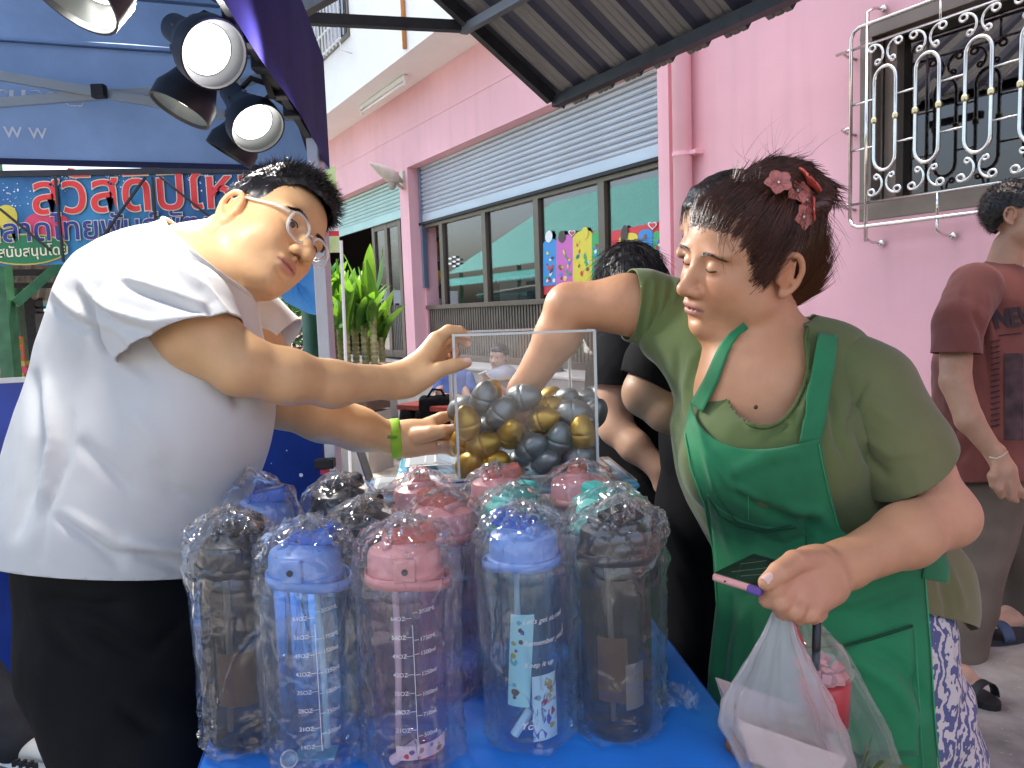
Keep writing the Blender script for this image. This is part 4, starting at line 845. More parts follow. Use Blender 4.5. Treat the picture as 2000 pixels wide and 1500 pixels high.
Vq.f = [(j*k0+i, j*k0+(i+1) % k0, (j+1)*k0+(i+1) % k0, (j+1)*k0+i) for j in range(len(lay)-1) for i in range(k0)]+[tuple(range(k0))]
Vq.build('tablecloth', M_tc, tb, smooth=True, autosmooth=.9)
hm = [lerp(q_, cc_, -.0105)+np.array([0, 0, -.0035]) for q_ in pol]; MB().tube(hm, .0016, 6, closed=True).build('stitched_hem', mat('hem_blue', (.008, .10, .42), .7), tb)
for q_ in (fRr, fLl, cR, cL): a = lerp(q_, cc_, .15); MB().bar(a*np.array([1, 1, 0]), a*np.array([1, 1, 0])+(0, 0, TZ-.03), .03).build('leg', M_dark, tb)
MB().prism([lerp(q_, cc_, .01)+np.array([0, 0, -.035]) for q_ in pol], (0, 0, .03)).build('table_board', M_rust, tb)
# white A-frame leg of a sign seen behind the boxes
sg = thing('sign_easel', G(740, 930), 'silver easel leg leaning behind the boxes', 'easel'); MB().bar(P(702, 875, 2.2), P(738, 985, 2.05), .02, .012).build('leg', M_steel, sg); MB().bar(P(738, 985, 2.05), P(738, 985, 2.05)*np.array([1, 1, 0]), .02, .012).build('leg', M_steel, sg)
# ================================================================ BOTTLES IN CRINKLED FILM
M_wrap = film('crinkled_film', (.985, .985, .985), .07, 1.6, haze=.065, hazecol=(.95, .96, .98))
def crinkle(m, layers, warp=.02):
    """sharp-edged crinkles: every small facet of the film tips its own way"""
    t = m.node_tree; N = t.nodes; L = t.links; tc = N.new('ShaderNodeTexCoord'); nz = N.new('ShaderNodeTexNoise'); nz.inputs['Scale'].default_value = 30; L.new(tc.outputs['Object'], nz.inputs[0]); geo = N.new('ShaderNodeNewGeometry'); acc = geo.outputs['Normal']
    wv = N.new('ShaderNodeVectorMath'); wv.operation = 'MULTIPLY_ADD'; wv.inputs[1].default_value = (warp,)*3; L.new(nz.outputs['Color'], wv.inputs[0]); L.new(tc.outputs['Object'], wv.inputs[2])
    for sc_, st, amt in layers:
        mp = N.new('ShaderNodeVectorMath'); mp.operation = 'MULTIPLY'; mp.inputs[1].default_value = st; L.new(wv.outputs[0], mp.inputs[0]); v = N.new('ShaderNodeTexVoronoi'); v.inputs['Scale'].default_value = sc_; L.new(mp.outputs[0], v.inputs[0])
        sb = N.new('ShaderNodeVectorMath'); sb.operation = 'SUBTRACT'; sb.inputs[1].default_value = (.5, .5, .5); L.new(v.outputs['Color'], sb.inputs[0]); ma = N.new('ShaderNodeVectorMath'); ma.operation = 'MULTIPLY_ADD'; ma.inputs[1].default_value = (amt,)*3; L.new(sb.outputs[0], ma.inputs[0]); L.new(acc, ma.inputs[2]); acc = ma.outputs[0]
    nm = N.new('ShaderNodeVectorMath'); nm.operation = 'NORMALIZE'; L.new(acc, nm.inputs[0])
    mp = N.new('ShaderNodeVectorMath'); mp.operation = 'MULTIPLY'; mp.inputs[1].default_value = (1, 1, .35); L.new(wv.outputs[0], mp.inputs[0]); ve = N.new('ShaderNodeTexVoronoi'); ve.feature = 'DISTANCE_TO_EDGE'; ve.inputs['Scale'].default_value = 17; L.new(mp.outputs[0], ve.inputs[0])
    mr = N.new('ShaderNodeMapRange'); mr.inputs[1].default_value = 0; mr.inputs[2].default_value = .035; L.new(ve.outputs['Distance'], mr.inputs[0]); bp = N.new('ShaderNodeBump'); bp.inputs['Strength'].default_value = .7; bp.inputs['Distance'].default_value = .003; bp.invert = True; L.new(mr.outputs[0], bp.inputs['Height']); L.new(nm.outputs[0], bp.inputs['Normal']); nm = bp
    for n in N:
        if n.type in ('BSDF_GLOSSY', 'LAYER_WEIGHT'): L.new(nm.outputs[0], n.inputs['Normal'])
crinkle(M_wrap, ((16, (1, 1, .25), .5), (50, (1, 1, .6), .14)))
M_prw = mat('scale_print', (.75, .76, .78), .5); M_straw = mat('straw_clear', (.75, .78, .8), .25, alpha=.55, spec=.6)
KIND = {'blue': dict(body=film('bottle_blue', (.70, .87, .98), .03, 1.55), lid=mat('lid_blue', (.16, .30, .66), .32), flip=mat('flip_blue', (.05, .16, .62), .2, alpha=.8)),
        'black': dict(body=film('bottle_smoke', (.42, .40, .37), .03, 1.55), lid=mat('lid_black', (.012, .012, .014), .35), flip=mat('flip_black', (.02, .02, .022), .2, alpha=.9)),
        'pink': dict(body=film('bottle_pink', (.94, .78, .86), .03, 1.55), lid=mat('lid_pink', (.62, .27, .27), .35), flip=mat('flip_pink', (.62, .16, .12), .2, alpha=.75)),
        'teal': dict(body=film('bottle_teal', (.60, .92, .84), .03, 1.55), lid=mat('lid_teal', (.14, .52, .46), .35), flip=mat('flip_teal', (.08, .45, .4), .2, alpha=.8))}
M_sheetp = [mat('sticker_sheet', (.78, .8, .78), .5), mat('mint_card', (.55, .75, .68), .5), mat('kraft_card', (.42, .27, .2), .6)]
BR, BH = .046, .226     # body radius, shoulder height
def wrap_mesh(c, hgt, seed, ax_t, tuft=None, res=(72, 84), spread=1.0):
    r = np.random.default_rng(seed); nt, nz = res; th = np.arange(nt)*2*math.pi/nt; zz = np.linspace(0, 1, nz); T, Z = np.meshgrid(th, zz)
    prof = np.interp(Z, [0, .02, .08, .3, .66, .74, .86, .93, .975, 1], [BR*.9, BR*1.2, BR*1.16, BR*1.14, BR*1.17, BR*1.28, BR*1.26, BR*1.05, BR*.55, .004])*spread
    Pn = np.stack([np.cos(T)*.05, np.sin(T)*.05, Z*hgt], -1).reshape(-1, 3)
    def ridg(sc, sd): return (1-np.abs(np.clip(fbm(Pn*np.array([1, 1, .8]), sc, sd, 2), -1, 1)))
    top = np.clip((Pn[:, 2]/hgt-.62)/.2, 0, 1); low = 1-np.clip((Pn[:, 2]/hgt-.15)/.2, 0, 1)
    vert = np.zeros(len(Pn)); tf = T.ravel()
    for k in range(13): a0 = r.uniform(0, 6.28); w = r.uniform(.05, .16); d = np.abs((tf-a0-.35*r.normal()*(Pn[:, 2]/hgt-.5)+math.pi) % (2*math.pi)-math.pi); vert += np.exp(-(d/w)**2)*r.uniform(.003, .009)
    # crumple: faceted cells
    C = r.uniform(-1, 1, (70, 3))*np.array([.055, .055, .5])+np.array([0, 0, .5]); C[:, 2] *= hgt; dd = np.linalg.norm(Pn[:, None]-C[None], axis=2); ds = np.sort(dd, 1); cell = (ds[:, 1]-ds[:, 0])
    C2 = r.uniform(-1, 1, (64, 3))*np.array([.055, .055, .22])+np.array([0, 0, .82]); C2[:, 2] *= hgt; d2 = np.sort(np.linalg.norm(Pn[:, None]-C2[None], axis=2), 1); cell2 = d2[:, 1]-d2[:, 0]
    disp = vert*(1-.5*top)-np.clip(cell, 0, .02)*.10-top*np.clip(cell2, 0, .020)*.22+top*.004*fbm(Pn, .03, seed)+low*.0012*r.normal(size=len(Pn))
    R_ = prof.ravel()*(1+0*disp)+disp; zo = Pn[:, 2]-top*np.clip(cell2, 0, .012)*.25
    V = np.stack([c[0]+R_*np.cos(tf), c[1]+R_*np.sin(tf), c[2]+.001+np.maximum(zo, 0)], 1)
    # tail of loose film pulled to one side near the top
    if tuft is not None:
        k = np.clip((Z.ravel()-.80)/.2, 0, 1)[:, None]; V = V+k**1.3*np.asarray(tuft)*(1+.35*np.sin(3*tf+seed))[:, None]+k*.003*r.normal(size=V.shape)
    Q = [(j*nt+i, j*nt+(i+1) % nt, (j+1)*nt+(i+1) % nt, (j+1)*nt+i) for j in range(nz-1) for i in range(nt)]
    return npmesh('plastic_wrap', V, Q, smooth=True)
def bottle(kind, px, py, label, zpix=None, yaw=0., seed=1, full=True, tuft=None, flip='side', tilt=0., hgt=.306):
    k = KIND[kind]; c = G(px, py, TZ) if zpix is None else G(px, py, TZ+zpix); c[2] = TZ+.001
    t = thing('water_bottle', c, label, 'water bottle', 'film wrapped water bottles on the blue table'); ca, sa = math.cos(yaw), math.sin(yaw); X = np.array([ca, sa, 0]); Y = np.array([-sa, ca, 0])
    q = MB(); q.lathe(c, [(.0, .012), (BR*.6, .014), (BR*.78, .0), (BR*.93, .001), (BR, .012), (BR, BH*.75), (BR*.99, BH*.9), (BR*.95, BH*.96), (BR*.88, BH)], 40, cap0=False, cap1=False); q.build('body', k['body'], t, smooth=True)
    q = MB(); q.lathe(c+(0, 0, .004), [(BR*.2, 0), (BR*.75, 0), (BR*.78, .004), (BR*.35, .009)], 32); q.build('base', k['body'], t, smooth=True)
    q = MB(); L_ = [(BR*.80, BH+.004), (BR*1.0, BH+.003), (BR*1.03, BH+.006), (BR*1.03, BH+.013), (BR*.97, BH+.015), (BR*.95, BH+.036), (BR*.9, BH+.042), (BR*.55, BH+.05), (.0, BH+.051)]
    q.lathe(c, L_, 40, cap1=False); lid = q.build('lid', k['lid'], t, smooth=True, autosmooth=.5)
    # carry loop band round the collar, sticking out on one side
    q = MB(); pts = [c+X*(BR*1.06*math.cos(a)*(1.16 if math.cos(a) > 0 else 1))+Y*BR*1.05*math.sin(a)+np.array([0, 0, BH+.010-.010*max(0, math.cos(a))]) for a in np.linspace(0, 2*math.pi, 40)[:-1]]
    V = []
    for p_ in pts: V += [p_+(0, 0, -.006), p_+(0, 0, .006)]
    m_ = len(pts); q.add(V, [(2*i, 2*((i+1) % m_), 2*((i+1) % m_)+1, 2*i+1) for i in range(m_)]); o = q.build('carry_loop', k['lid'], lid, smooth=True); o.modifiers.new('t', 'SOLIDIFY').thickness = .0025
    # latch block with slot
    MB().box(c-Y*(BR*.96)+(0, 0, BH+.027), (.026, .012, .028), np.stack([X, Y, (0, 0, 1)], 1)).build('latch', k['lid'], lid, bevel=.003)
    MB().lathe(c-Y*(BR*.96+.0062)+(0, 0, BH+.027), [(.004, 0), (.004, .001)], 10, axis=-Y).build('latch_slot', M_black, lid)
    # flip spout: tinted rounded block folded over the top
    fp = MB(); fx = c+X*.012+(0, 0, BH+.056); fp.box(fx, (.056, .032, .022), np.stack([X*math.cos(.18)+np.array([0, 0, .18]), Y, np.array([0, 0, 1.])-X*.18], 1)); fp.build('flip_spout', k['flip'], lid, bevel=.006)
    MB().lathe(c-X*.02+Y*-.022+(0, 0, BH+.05), [(.006, 0), (.006, .044)], 10, axis=Y).build('hinge', k['lid'], lid, smooth=True)
    if full:
        a = c+X*.012*(-1)**seed+(0, 0, BH); b_ = c+X*(-.018 if seed % 2 else .02)-Y*.016+(0, 0, .02); MB().tube([a, lerp(a, b_, .55)+X*.002, b_], .0042, 10).build('straw', M_straw, t, smooth=True)
    wm = wrap_mesh(c, hgt, seed, None, tuft, (84, 96) if full else (60, 60), 1.10); link('plastic_wrap', wm, M_wrap, t)
    return t, c
def cylcard(name, c, R_, a0, w, z0, h, m, t, shear=0.):
    q = MB(); q.grid(lambda u, v: c+np.array([R_*math.cos(a0+w/R_*u+shear*v), R_*math.sin(a0+w/R_*u+shear*v), z0+h*v]), 10, 6); return q.build(name, m, t, smooth=True)
def facing(c): d = CAM-c; return math.atan2(d[1], d[0])
M_bits = [mat('print_%s' % n, c_, .5) for n, c_ in (('violet', (.16, .10, .42)), ('ochre', (.55, .36, .06)), ('brown', (.16, .06, .03)), ('red', (.5, .05, .06)), ('teal', (.15, .45, .45)), ('grey', (.3, .3, .3)))]
def blobs(c, R_, a0, w, z0, h, t, n, seed, shear=0., big=.006):
    r = np.random.default_rng(seed)
    for k in range(n):
        u, v = r.uniform(.12, .88), r.uniform(.08, .92); s_ = r.uniform(.4, 1)*big; q = MB(); m = int(r.integers(5, 9)); pts = []
        for i in range(m): an = 2*math.pi*i/m; rr = s_*r.uniform(.55, 1.1); aa = a0+(w*u+rr*math.cos(an))/R_+shear*v; pts.append(c+np.array([R_*math.cos(aa), R_*math.sin(aa), z0+h*v+rr*math.sin(an)]))
        q.add(pts, [tuple(range(m))]); q.build('printed_doodle', M_bits[int(r.integers(0, 6))], t)
def scale(c, t, mlx=True):
    f0 = facing(c); R_ = BR+.0006
    oz = [64, 56, 49, 42, 35, 28, 21, 14]; ml = ['2000ML', '1750ML', '1500ml', '1250ml', '1000ml', '750ml', '500ml']
    for i, o_ in enumerate(oz):
        z = .196-i*.0228; text('lettering', '%dOZ' % o_, (0, 0, 0), (1, 0, 0), (0, 1, 0), .0072, M_prw, t, cyl=(c+np.array([0, 0, z-.002]), R_, f0-.42), ext=.0001)
        cylcard('scale_mark', c, R_, f0-.06, .008, z, .0006, M_prw, t)
    for i, o_ in enumerate(ml):
        z = .202-i*.0252-(.008 if i == 1 else 0); text('lettering', o_, (0, 0, 0), (1, 0, 0), (0, 1, 0), .0072, M_prw, t, cyl=(c+np.array([0, 0, z-.002]), R_, f0+.30), ext=.0001); cylcard('scale_mark', c, R_, f0+.15, .006, z, .0006, M_prw, t)
    cylcard('scale_mark', c, R_, f0+.12, .0008, .03, .158, M_prw, t)
# front row
t_, c = bottle('black', 482, 1440, 'black lidded smoky bottle at the left end of the front row', seed=3, yaw=.3, tuft=(-.006, .0, .004)); cylcard('insert_card', c, BR*.8, facing(c)-.9, .05, .06, .07, M_sheetp[2], t_)
t_, c = bottle('blue', 620, 1475, 'blue lidded bottle with measuring scale beside the left black bottle', seed=4, yaw=-.1, tuft=(.004, .004, .0)); scale(c, t_); MB().lathe(c+(-.028, -.03, .012), [(.0, 0), (.006, 0), (.011, .022), (.009, .022)], 12, axis=(.25, -.6, .4), cap1=False).build('straw_cap', M_straw, t_, smooth=True); MB().box(c+(.002, -.01, .008), (.05, .03, .002)).build('paper_tag', M_sheetp[1], t_)
t_, c = bottle('pink', 808, 1478, 'pink lidded bottle with measuring scale and sticker strip inside', seed=5, yaw=.15, tuft=(.004, .0, .002)); scale(c, t_); cylcard('sticker_strip', c, BR*.93, facing(c)-.5, .07, .02, .018, M_sheetp[0], t_, .0) ; blobs(c, BR*.932, facing(c)-.5, .07, .02, .018, t_, 9, 3, big=.005); MB().lathe(c+(-.022, -.028, .012), [(.006, 0), (.006, .04)], 10, axis=(.7, -.1, .5)).build('paper_roll', M_sheetp[0], t_); MB().box(c+(.01, -.005, .008), (.04, .03, .002)).build('paper_tag', mat('pink_tag', (.7, .4, .38), .5), t_)
t_, c = bottle('blue', 1035, 1432, 'blue lidded bottle with white sticker sheet and script lettering', seed=6, yaw=2.6, tuft=(.0, .004, .0)); f0 = facing(c)
for i, (tx, z) in enumerate((("Let's get started", .166), ('Remember your goal', .138), ('Keep it up', .110))): text('lettering', tx, (0, 0, 0), (1, 0, 0), (0, 1, 0), .0095, M_prw, t_, cyl=(c+np.array([0, 0, z]), BR+.0006, f0-.1), ext=.0001, shear=.3)
text('lettering', 'You', (0, 0, 0), (1, 0, 0), (0, 1, 0), .014, M_prw, t_, cyl=(c+np.array([0, 0, .03]), BR+.0006, f0-.25), ext=.0001, shear=.3)
cylcard('sticker_sheet', c, BR*.95, f0+.10, .036, .012, .085, M_sheetp[0], t_); blobs(c, BR*.952, f0+.10, .036, .012, .085, t_, 13, 5, big=.008); text('lettering', 'e pretty', (0, 0, 0), (1, 0, 0), (0, 1, 0), .008, M_bits[3], t_, cyl=(c+np.array([0, 0, .06]), BR*.9525, f0+.45), ext=.0001)
cylcard('mint_sticker_strip', c, BR*.85, f0-.75, .03, .055, .12, M_sheetp[1], t_, .25); blobs(c, BR*.853, f0-.75, .03, .055, .12, t_, 12, 8, .25, big=.007); MB().lathe(c+(-.02, -.028, .014), [(.006, 0), (.006, .038)], 10, axis=(.5, .1, .7)).build('paper_roll', M_sheetp[0], t_)
t_, c = bottle('black', 1207, 1418, 'black lidded smoky bottle at the right end of the front row', seed=7, yaw=.5, tuft=(.012, .0, -.002), hgt=.31); cylcard('insert_card', c, BR*.8, facing(c)-.7, .04, .05, .085, M_sheetp[2], t_); cylcard('insert_card', c, BR*.82, facing(c)+.3, .03, .04, .06, M_sheetp[0], t_); MB().box(c+(0, 0, .009), (.04, .04, .003)).build('paper_tag', mat('navy_tag', (.02, .03, .12), .5), t_)
# loose film lying right of the row
lf = thing('loose_film', G(1330, 1385, TZ), 'crumpled scrap of clear film on the cloth right of the bottles', 'film'); q = MB(); r_ = np.random.default_rng(9); c0 = G(1318, 1375, TZ)
q.grid(lambda u, v: c0+np.array([(u-.5)*.055+r_.normal()*.003, (v-.5)*.06+r_.normal()*.003, .004+abs(r_.normal())*.010]), 12, 12); q.build('sheet', M_wrap, lf)
# back rows: (kind, lid pixel)
for i, (kd, x, y, lb, tf) in enumerate((('blue', 515, 1010, 'blue lidded bottle behind the left black bottle', (-.012, .0, .022)), ('black', 712, 1040, 'black lidded bottle between the blue and pink scale bottles', (0, 0, .004)), ('pink', 868, 1022, 'pink lidded bottle just behind the pink scale bottle', (0, 0, .004)), ('teal', 1005, 1008, 'teal lidded bottle behind the script lettered bottle', (0, 0, .003)), ('teal', 1185, 1010, 'teal lidded bottle behind the right black bottle', (.012, 0, .003)),
    ('black', 662, 985, 'black lidded bottle in the rear row nearest the tent leg', (0, 0, .003)), ('pink', 822, 975, 'pink lidded bottle in the rear row below the label boxes', (0, 0, .003)), ('pink', 972, 962, 'pink lidded bottle in the rear row directly below the egg box', (0, 0, .004)), ('pink', 1128, 958, 'pink lidded bottle in the rear row at the right corner of the egg box', (.006, 0, .004)))):
    bottle(kd, x, y, lb, zpix=.25, yaw=(i*1.3) % 3, seed=20+i, full=False, tuft=tf, hgt=.296)
# ================================================================ FOOD BOXES UNDER THE EGG BOX
M_clear = film('clear_box', (.93, .95, .96), .04, 1.5, haze=.04); M_rim = mat('rim_blue', (.12, .42, .62), .35); M_rim2 = mat('rim_clip', (.05, .32, .55), .35); M_lab = mat('box_label', (.62, .64, .66), .45); M_lab2 = mat('label_grey', (.28, .30, .32), .45)
def foodbox(c, w, d, h, label, rot=.1, lab=True):
    t = thing('food_container', c, label, 'food container', 'stacked clear food containers with blue rims'); ca, sa = math.cos(rot), math.sin(rot); R_ = np.array([[ca, -sa, 0], [sa, ca, 0], [0, 0, 1]])
    MB().box(c+(0, 0, h*.4), (w*.94, d*.94, h*.8), R_).build('body', M_clear, t, bevel=.01)
    rim = MB().box(c+(0, 0, h*.84), (w, d, h*.14), R_).build('rim', M_rim, t, bevel=.006)
    MB().box(c+(0, 0, h*.955), (w*.97, d*.97, h*.09), R_).build('lid', M_clear, t, bevel=.004)
    for s_ in (-.28, .28): MB().box(c+R_@np.array([s_*w, -d*.5-.001, h*.80]), (w*.2, .006, h*.2), R_).build('clip', M_rim2, rim, bevel=.002)
    if lab:
        lb = MB().box(c+R_@np.array([-w*.08, -d*.02, h+.0015]), (w*.72, d*.7, .001), R_).build('label_sheet', M_lab, t)
        MB().box(c+R_@np.array([-w*.24, -d*.02, h+.003]), (w*.34, d*.6, .001), R_).build('label_panel', M_lab2, lb)
        for k in (0, 1): MB().box(c+R_@np.array([-w*.24+(k-.5)*.02, -d*.02, h+.0045]), (.003, d*.45, .001), R_).build('label_stripe', M_lab, lb)
        q = MB(); cx = c+R_@np.array([w*.14, -d*.05, h+.004]); q.tube([cx+R_@np.array([.028*math.cos(a), .030*math.sin(a)*(.7), 0]) for a in np.linspace(2.6, 6.6, 18)], [.001+.0035*math.sin(math.pi*i/17) for i in range(18)], 6); q.build('label_swoosh', mat('logo_blue', (.03, .07, .35), .4), lb)
        MB().lathe(cx+(0, 0, -.001), [(.012, 0), (.012, .002)], 16).build('label_badge', mat('badge_grey', (.4, .42, .5), .4), lb)
    return t
YAW = .10
cA = G(820, 945, .985); cA[2] = TZ+.155
for k in range(2): c_ = np.array([cA[0]+.03, cA[1]+.03, TZ+.001+k*.077]); foodbox(c_, .27, .17, .076, ('lowest', 'second')[k]+' clear food container in the near left stack', YAW, False)
foodbox(np.array([cA[0]+.03, cA[1]+.03, TZ+.001+2*.077]), .27, .17, .076, 'clear food container with blue rim and logo label beside the egg box', YAW)
cB = cA+np.array([.06, .22, 0])
for k in range(3): foodbox(np.array([cB[0], cB[1], TZ+.001+k*.079]), .26, .17, .078, ('bottom', 'middle', 'labelled top')[k]+' food container of the stack under the hand with the watch strap', YAW, k == 2)
cC = G(1085, 940, .985)
for k in range(3): foodbox(np.array([cC[0]+.01, cC[1]+.10, TZ+.001+k*.078]), .27, .24, .077, ('lowest', 'middle', 'topmost')[k]+' clear food container directly beneath the acrylic egg box', YAW, False)
# ================================================================ ACRYLIC BOX OF EGGS
bl = P(897, 933, 1.35); br = onplane(1168, 921, bl, (-math.sin(.06), math.cos(.06), 0)); ex = (br-bl); ex[2] = 0; BW = np.linalg.norm(ex); ex /= BW; ey = np.array([-ex[1], ex[0], 0])
ey = ey*math.cos(.06)-ex*math.sin(.06); BDp = .235; zb = bl[2]; ztp = onplane(893, 655, bl, (-math.sin(.06), math.cos(.06), 0))[2]; B0 = bl.copy()
M_acr = film('acrylic', (.975, .985, .985), .01, 1.5, haze=.012); M_edge = mat('acrylic_edge', (.62, .66, .66), .25, alpha=.75)
bx = thing('acrylic_box', B0+ex*BW/2+ey*BDp/2, 'clear open topped acrylic box holding gold and silver eggs', 'display box')
def bp(u, v, z): return B0+ex*u+ey*v+np.array([0, 0, z-zb])
for (u0, v0), (u1, v1) in (((0, 0), (BW, 0)), ((BW, 0), (BW, BDp)), ((BW, BDp), (0, BDp)), ((0, BDp), (0, 0))):
    q = MB(); q.add([bp(u0, v0, zb), bp(u1, v1, zb), bp(u1, v1, ztp), bp(u0, v0, ztp)], [(0, 1, 2, 3)]); q.build('side_panel', M_acr, bx); MB().bar(bp(u0, v0, ztp), bp(u1, v1, ztp), .0035, .004).build('top_edge', M_edge, bx)
for u, v in ((0, 0), (BW, 0), (BW, BDp), (0, BDp)): MB().bar(bp(u, v, zb), bp(u, v, ztp), .0045, .0045, up=ex).build('corner_edge', M_edge, bx)
MB().prism([bp(-.035, -.006, zb-.005), bp(BW+.032, -.006, zb-.005), bp(BW+.032, BDp+.03, zb-.005), bp(-.035, BDp+.03, zb-.005)], (0, 0, .004)).build('base_plate', M_acr, bx); MB().bar(bp(-.035, -.006, zb-.003), bp(BW+.032, -.006, zb-.003), .004).build('base_edge', M_edge, bx); MB().bar(bp(BW+.032, -.006, zb-.003), bp(BW+.032, BDp+.03, zb-.003), .004).build('base_edge', M_edge, bx)
MB().prism([bp(-.035, 0, zb), bp(-.003, 0, zb), bp(-.003, .04, zb), bp(-.035, .04, zb)], (0, 0, .06)).build('corner_block', M_acr, bx, bevel=.002)
M_sil = mat('silver_egg', (.17, .185, .185), .40, metal=.62, var=.05, vscale=40, coat=.15); M_gld = mat('gold_egg', (.38, .22, .02), .38, metal=.6, var=.06, vscale=40, coat=.15); M_seam2 = mat('egg_seam', (.06, .06, .06), .6)
def eggmesh(m):
    q = MB(); prof = []; n = 16
    for i in range(n+1): a = math.pi*i/n; z = -math.cos(a); r = math.sin(a)*(1-.13*z)*.0208; prof.append((max(r, 1e-5), z*.0285))
    j = min(range(len(prof)), key=lambda k_: abs(prof[k_][1]-.001)); z0, r0 = prof[j][1], prof[j][0]; prof[j:j+1] = [(r0+.0002, z0-.0009), (r0-.0006, z0-.0003), (r0-.0006, z0+.0003), (r0, z0+.0009)]
    q.lathe((0, 0, 0), prof, 22, cap0=False, cap1=False); me = q.mesh('egg', smooth=True, merge=True); me.materials.append(m); return me
EM = {'s': eggmesh(M_sil), 'g': eggmesh(M_gld)}
EGG = [  # kind, px, py, depth into the box, lean direction (deg from vertical in the picture), tip towards viewer, label
 ('s', 945, 778, .06, 15, .2, 'silver egg with an upright seam at the upper left of the heap'), ('s', 979, 806, .035, 40, .3, 'silver egg leaning below the wrist'), ('s', 1023, 776, .05, 80, .3, 'silver egg lying across the top by the wrist'),
 ('s', 1121, 806, .05, 88, .2, 'pale silver egg lying at the upper right'), ('s', 1092, 858, .03, 12, .3, 'silver egg standing upright left of the bright gold one'), ('s', 1038, 873, .03, 55, .5, 'silver egg low in the middle behind crinkled glints'),
 ('s', 1066, 901, .03, 70, .9, 'small looking silver egg on the floor of the box'), ('s', 1132, 894, .03, 78, .2, 'silver egg lying in the lower right corner'), ('s', 1104, 782, .15, 50, .8, 'silver egg at the back beneath the black sleeve'), ('s', 1142, 786, .16, 60, .9, 'silver egg at the back right corner'),
 ('s', 1160, 808, .10, 30, .5, 'silver egg cut by the right edge of the box'), ('s', 905, 798, .15, 60, .3, 'silver egg at the back left corner'), ('g', 913, 826, .03, -12, .3, 'large gold egg against the left panel'), ('g', 997, 846, .03, 20, .8, 'gold egg in the centre seen end on'),
 ('g', 945, 868, .03, 70, .2, 'dull gold egg lying left of centre'), ('g', 964, 905, .03, 65, .5, 'gold egg on the floor second from the left'), ('g', 917, 909, .03, 35, .9, 'gold egg in the lower left corner'), ('g', 1062, 821, .05, 70, .5, 'gold egg above the silver upright one'),
 ('g', 1136, 845, .03, -4, .2, 'brightest gold egg standing by the right panel'), ('g', 1074, 798, .10, 75, .2, 'gold egg lying behind the front gold one'), ('g', 1071, 782, .17, 40, .4, 'gold egg at the back just below the forearm'), ('g', 1102, 832, .09, 80, .4, 'gold egg wedged between silver eggs on the right'), ('g', 1096, 895, .09, 40, .4, 'gold egg hidden low between the silver floor eggs'),
 ('g', 905, 862, .09, 20, .4, 'gold egg half hidden behind the left panel eggs'), ('g', 955, 772, .11, 30, .4, 'gold egg behind the upper left silver egg'), ('s', 960, 835, .10, 60, .4, 'grey egg in shade behind the left heap'), ('s', 1020, 850, .13, 60, .4, 'dark silver egg deep in the middle'), ('s', 1010, 905, .15, 70, .4, 'silver egg deep on the floor at the back'), ('g', 1045, 800, .15, 10, .4, 'gold egg deep behind the fingers'), ('s', 1080, 880, .14, 10, .2, 'silver egg deep at the right back'), ('g', 930, 900, .15, 80, .3, 'gold egg deep at the left back'), ('s', 1140, 870, .13, 60, .3, 'silver egg deep behind the brightest gold one')]
for kd, x, y, dv, an, tip, lb in EGG:
    p_ = onplane(x, y, B0+ey*max(dv, .027), (-math.sin(.06), math.cos(.06), 0)); a = math.radians(an); axv = RT*math.sin(a)+UP*math.cos(a); axv = axv*math.cos(tip)-FW*math.sin(tip)
    o = bpy.data.objects.new('egg', EM[kd]); COL.objects.link(o); o.location = Vector(p_); o.rotation_mode = 'QUATERNION'; o.rotation_quaternion = Vector(axv).to_track_quat('Z', 'X'); o.scale = (1.2, 1.2, 1.2); tag(o, lb, 'egg', 'gold and silver plastic eggs')
# ================================================================ PEOPLE: shared anatomy
def skinmat(name, sss=.06): return mat(name, (.6, .4, .28), .46, attr='col', var=.05, vscale=42, det=8, bump=.35, bscale=170, bdist=.0008, sss=sss, sss_scale=.006, spec=.42)
M_skin = skinmat('skin'); M_hair = mat('black_hair', (.012, .010, .010), .38, spec=.5); M_hairb = mat('brown_black_hair', (.072, .027, .017), .36, spec=.5, var=.4, vscale=25)
M_eye = mat('eye_white', (.7, .68, .64), .12, coat=.5); M_iris = mat('iris_dark', (.02, .011, .007), .1, coat=1.); M_lash = mat('lash_black', (.01, .008, .008), .5); M_nail = mat('nail', (.72, .46, .40), .28)
from mathutils.bvhtree import BVHTree
def bvh(*ms):
    V = np.concatenate([m[0] for m in ms]); o = 0; Q = []
    for m in ms: Q.append(m[1]+o); o += len(m[0])
    return BVHTree.FromPolygons([tuple(v) for v in V], [tuple(int(i) for i in q) for q in np.concatenate(Q)])
class Head:
    def __init__(s, c, f, u, sc=1.):
        f = np.asarray(f, float); f /= np.linalg.norm(f); u = np.asarray(u, float); u -= f*(u@f); u /= np.linalg.norm(u); s.c = np.asarray(c, float); s.R = np.stack([f, np.cross(u, f), u], 1); s.k = sc
    def w(s, x, y, z): return s.c+s.R@(np.array([x, y, z])*s.k)
    def loc(s, V): return ((np.asarray(V)-s.c)@s.R)/s.k
    def ell(s, F, c, r, k=.012, op='u', rot=None): F.ell(s.w(*c), np.asarray(r)*s.k, s.R if rot is None else s.R@rot, k, op)
    def cone(s, F, a, b, ra, rb, k=.008, op='u'): F.cone(s.w(*a), s.w(*b), ra*s.k, rb*s.k, k, op)
def rotz(a): c, s = math.cos(a), math.sin(a); return np.array([[c, -s, 0], [s, c, 0], [0, 0, 1.]])
def rotx(a): c, s = math.cos(a), math.sin(a); return np.array([[1., 0, 0], [0, c, -s], [0, s, c]])
def roty(a): c, s = math.cos(a), math.sin(a); return np.array([[c, 0, s], [0, 1., 0], [-s, 0, c]])
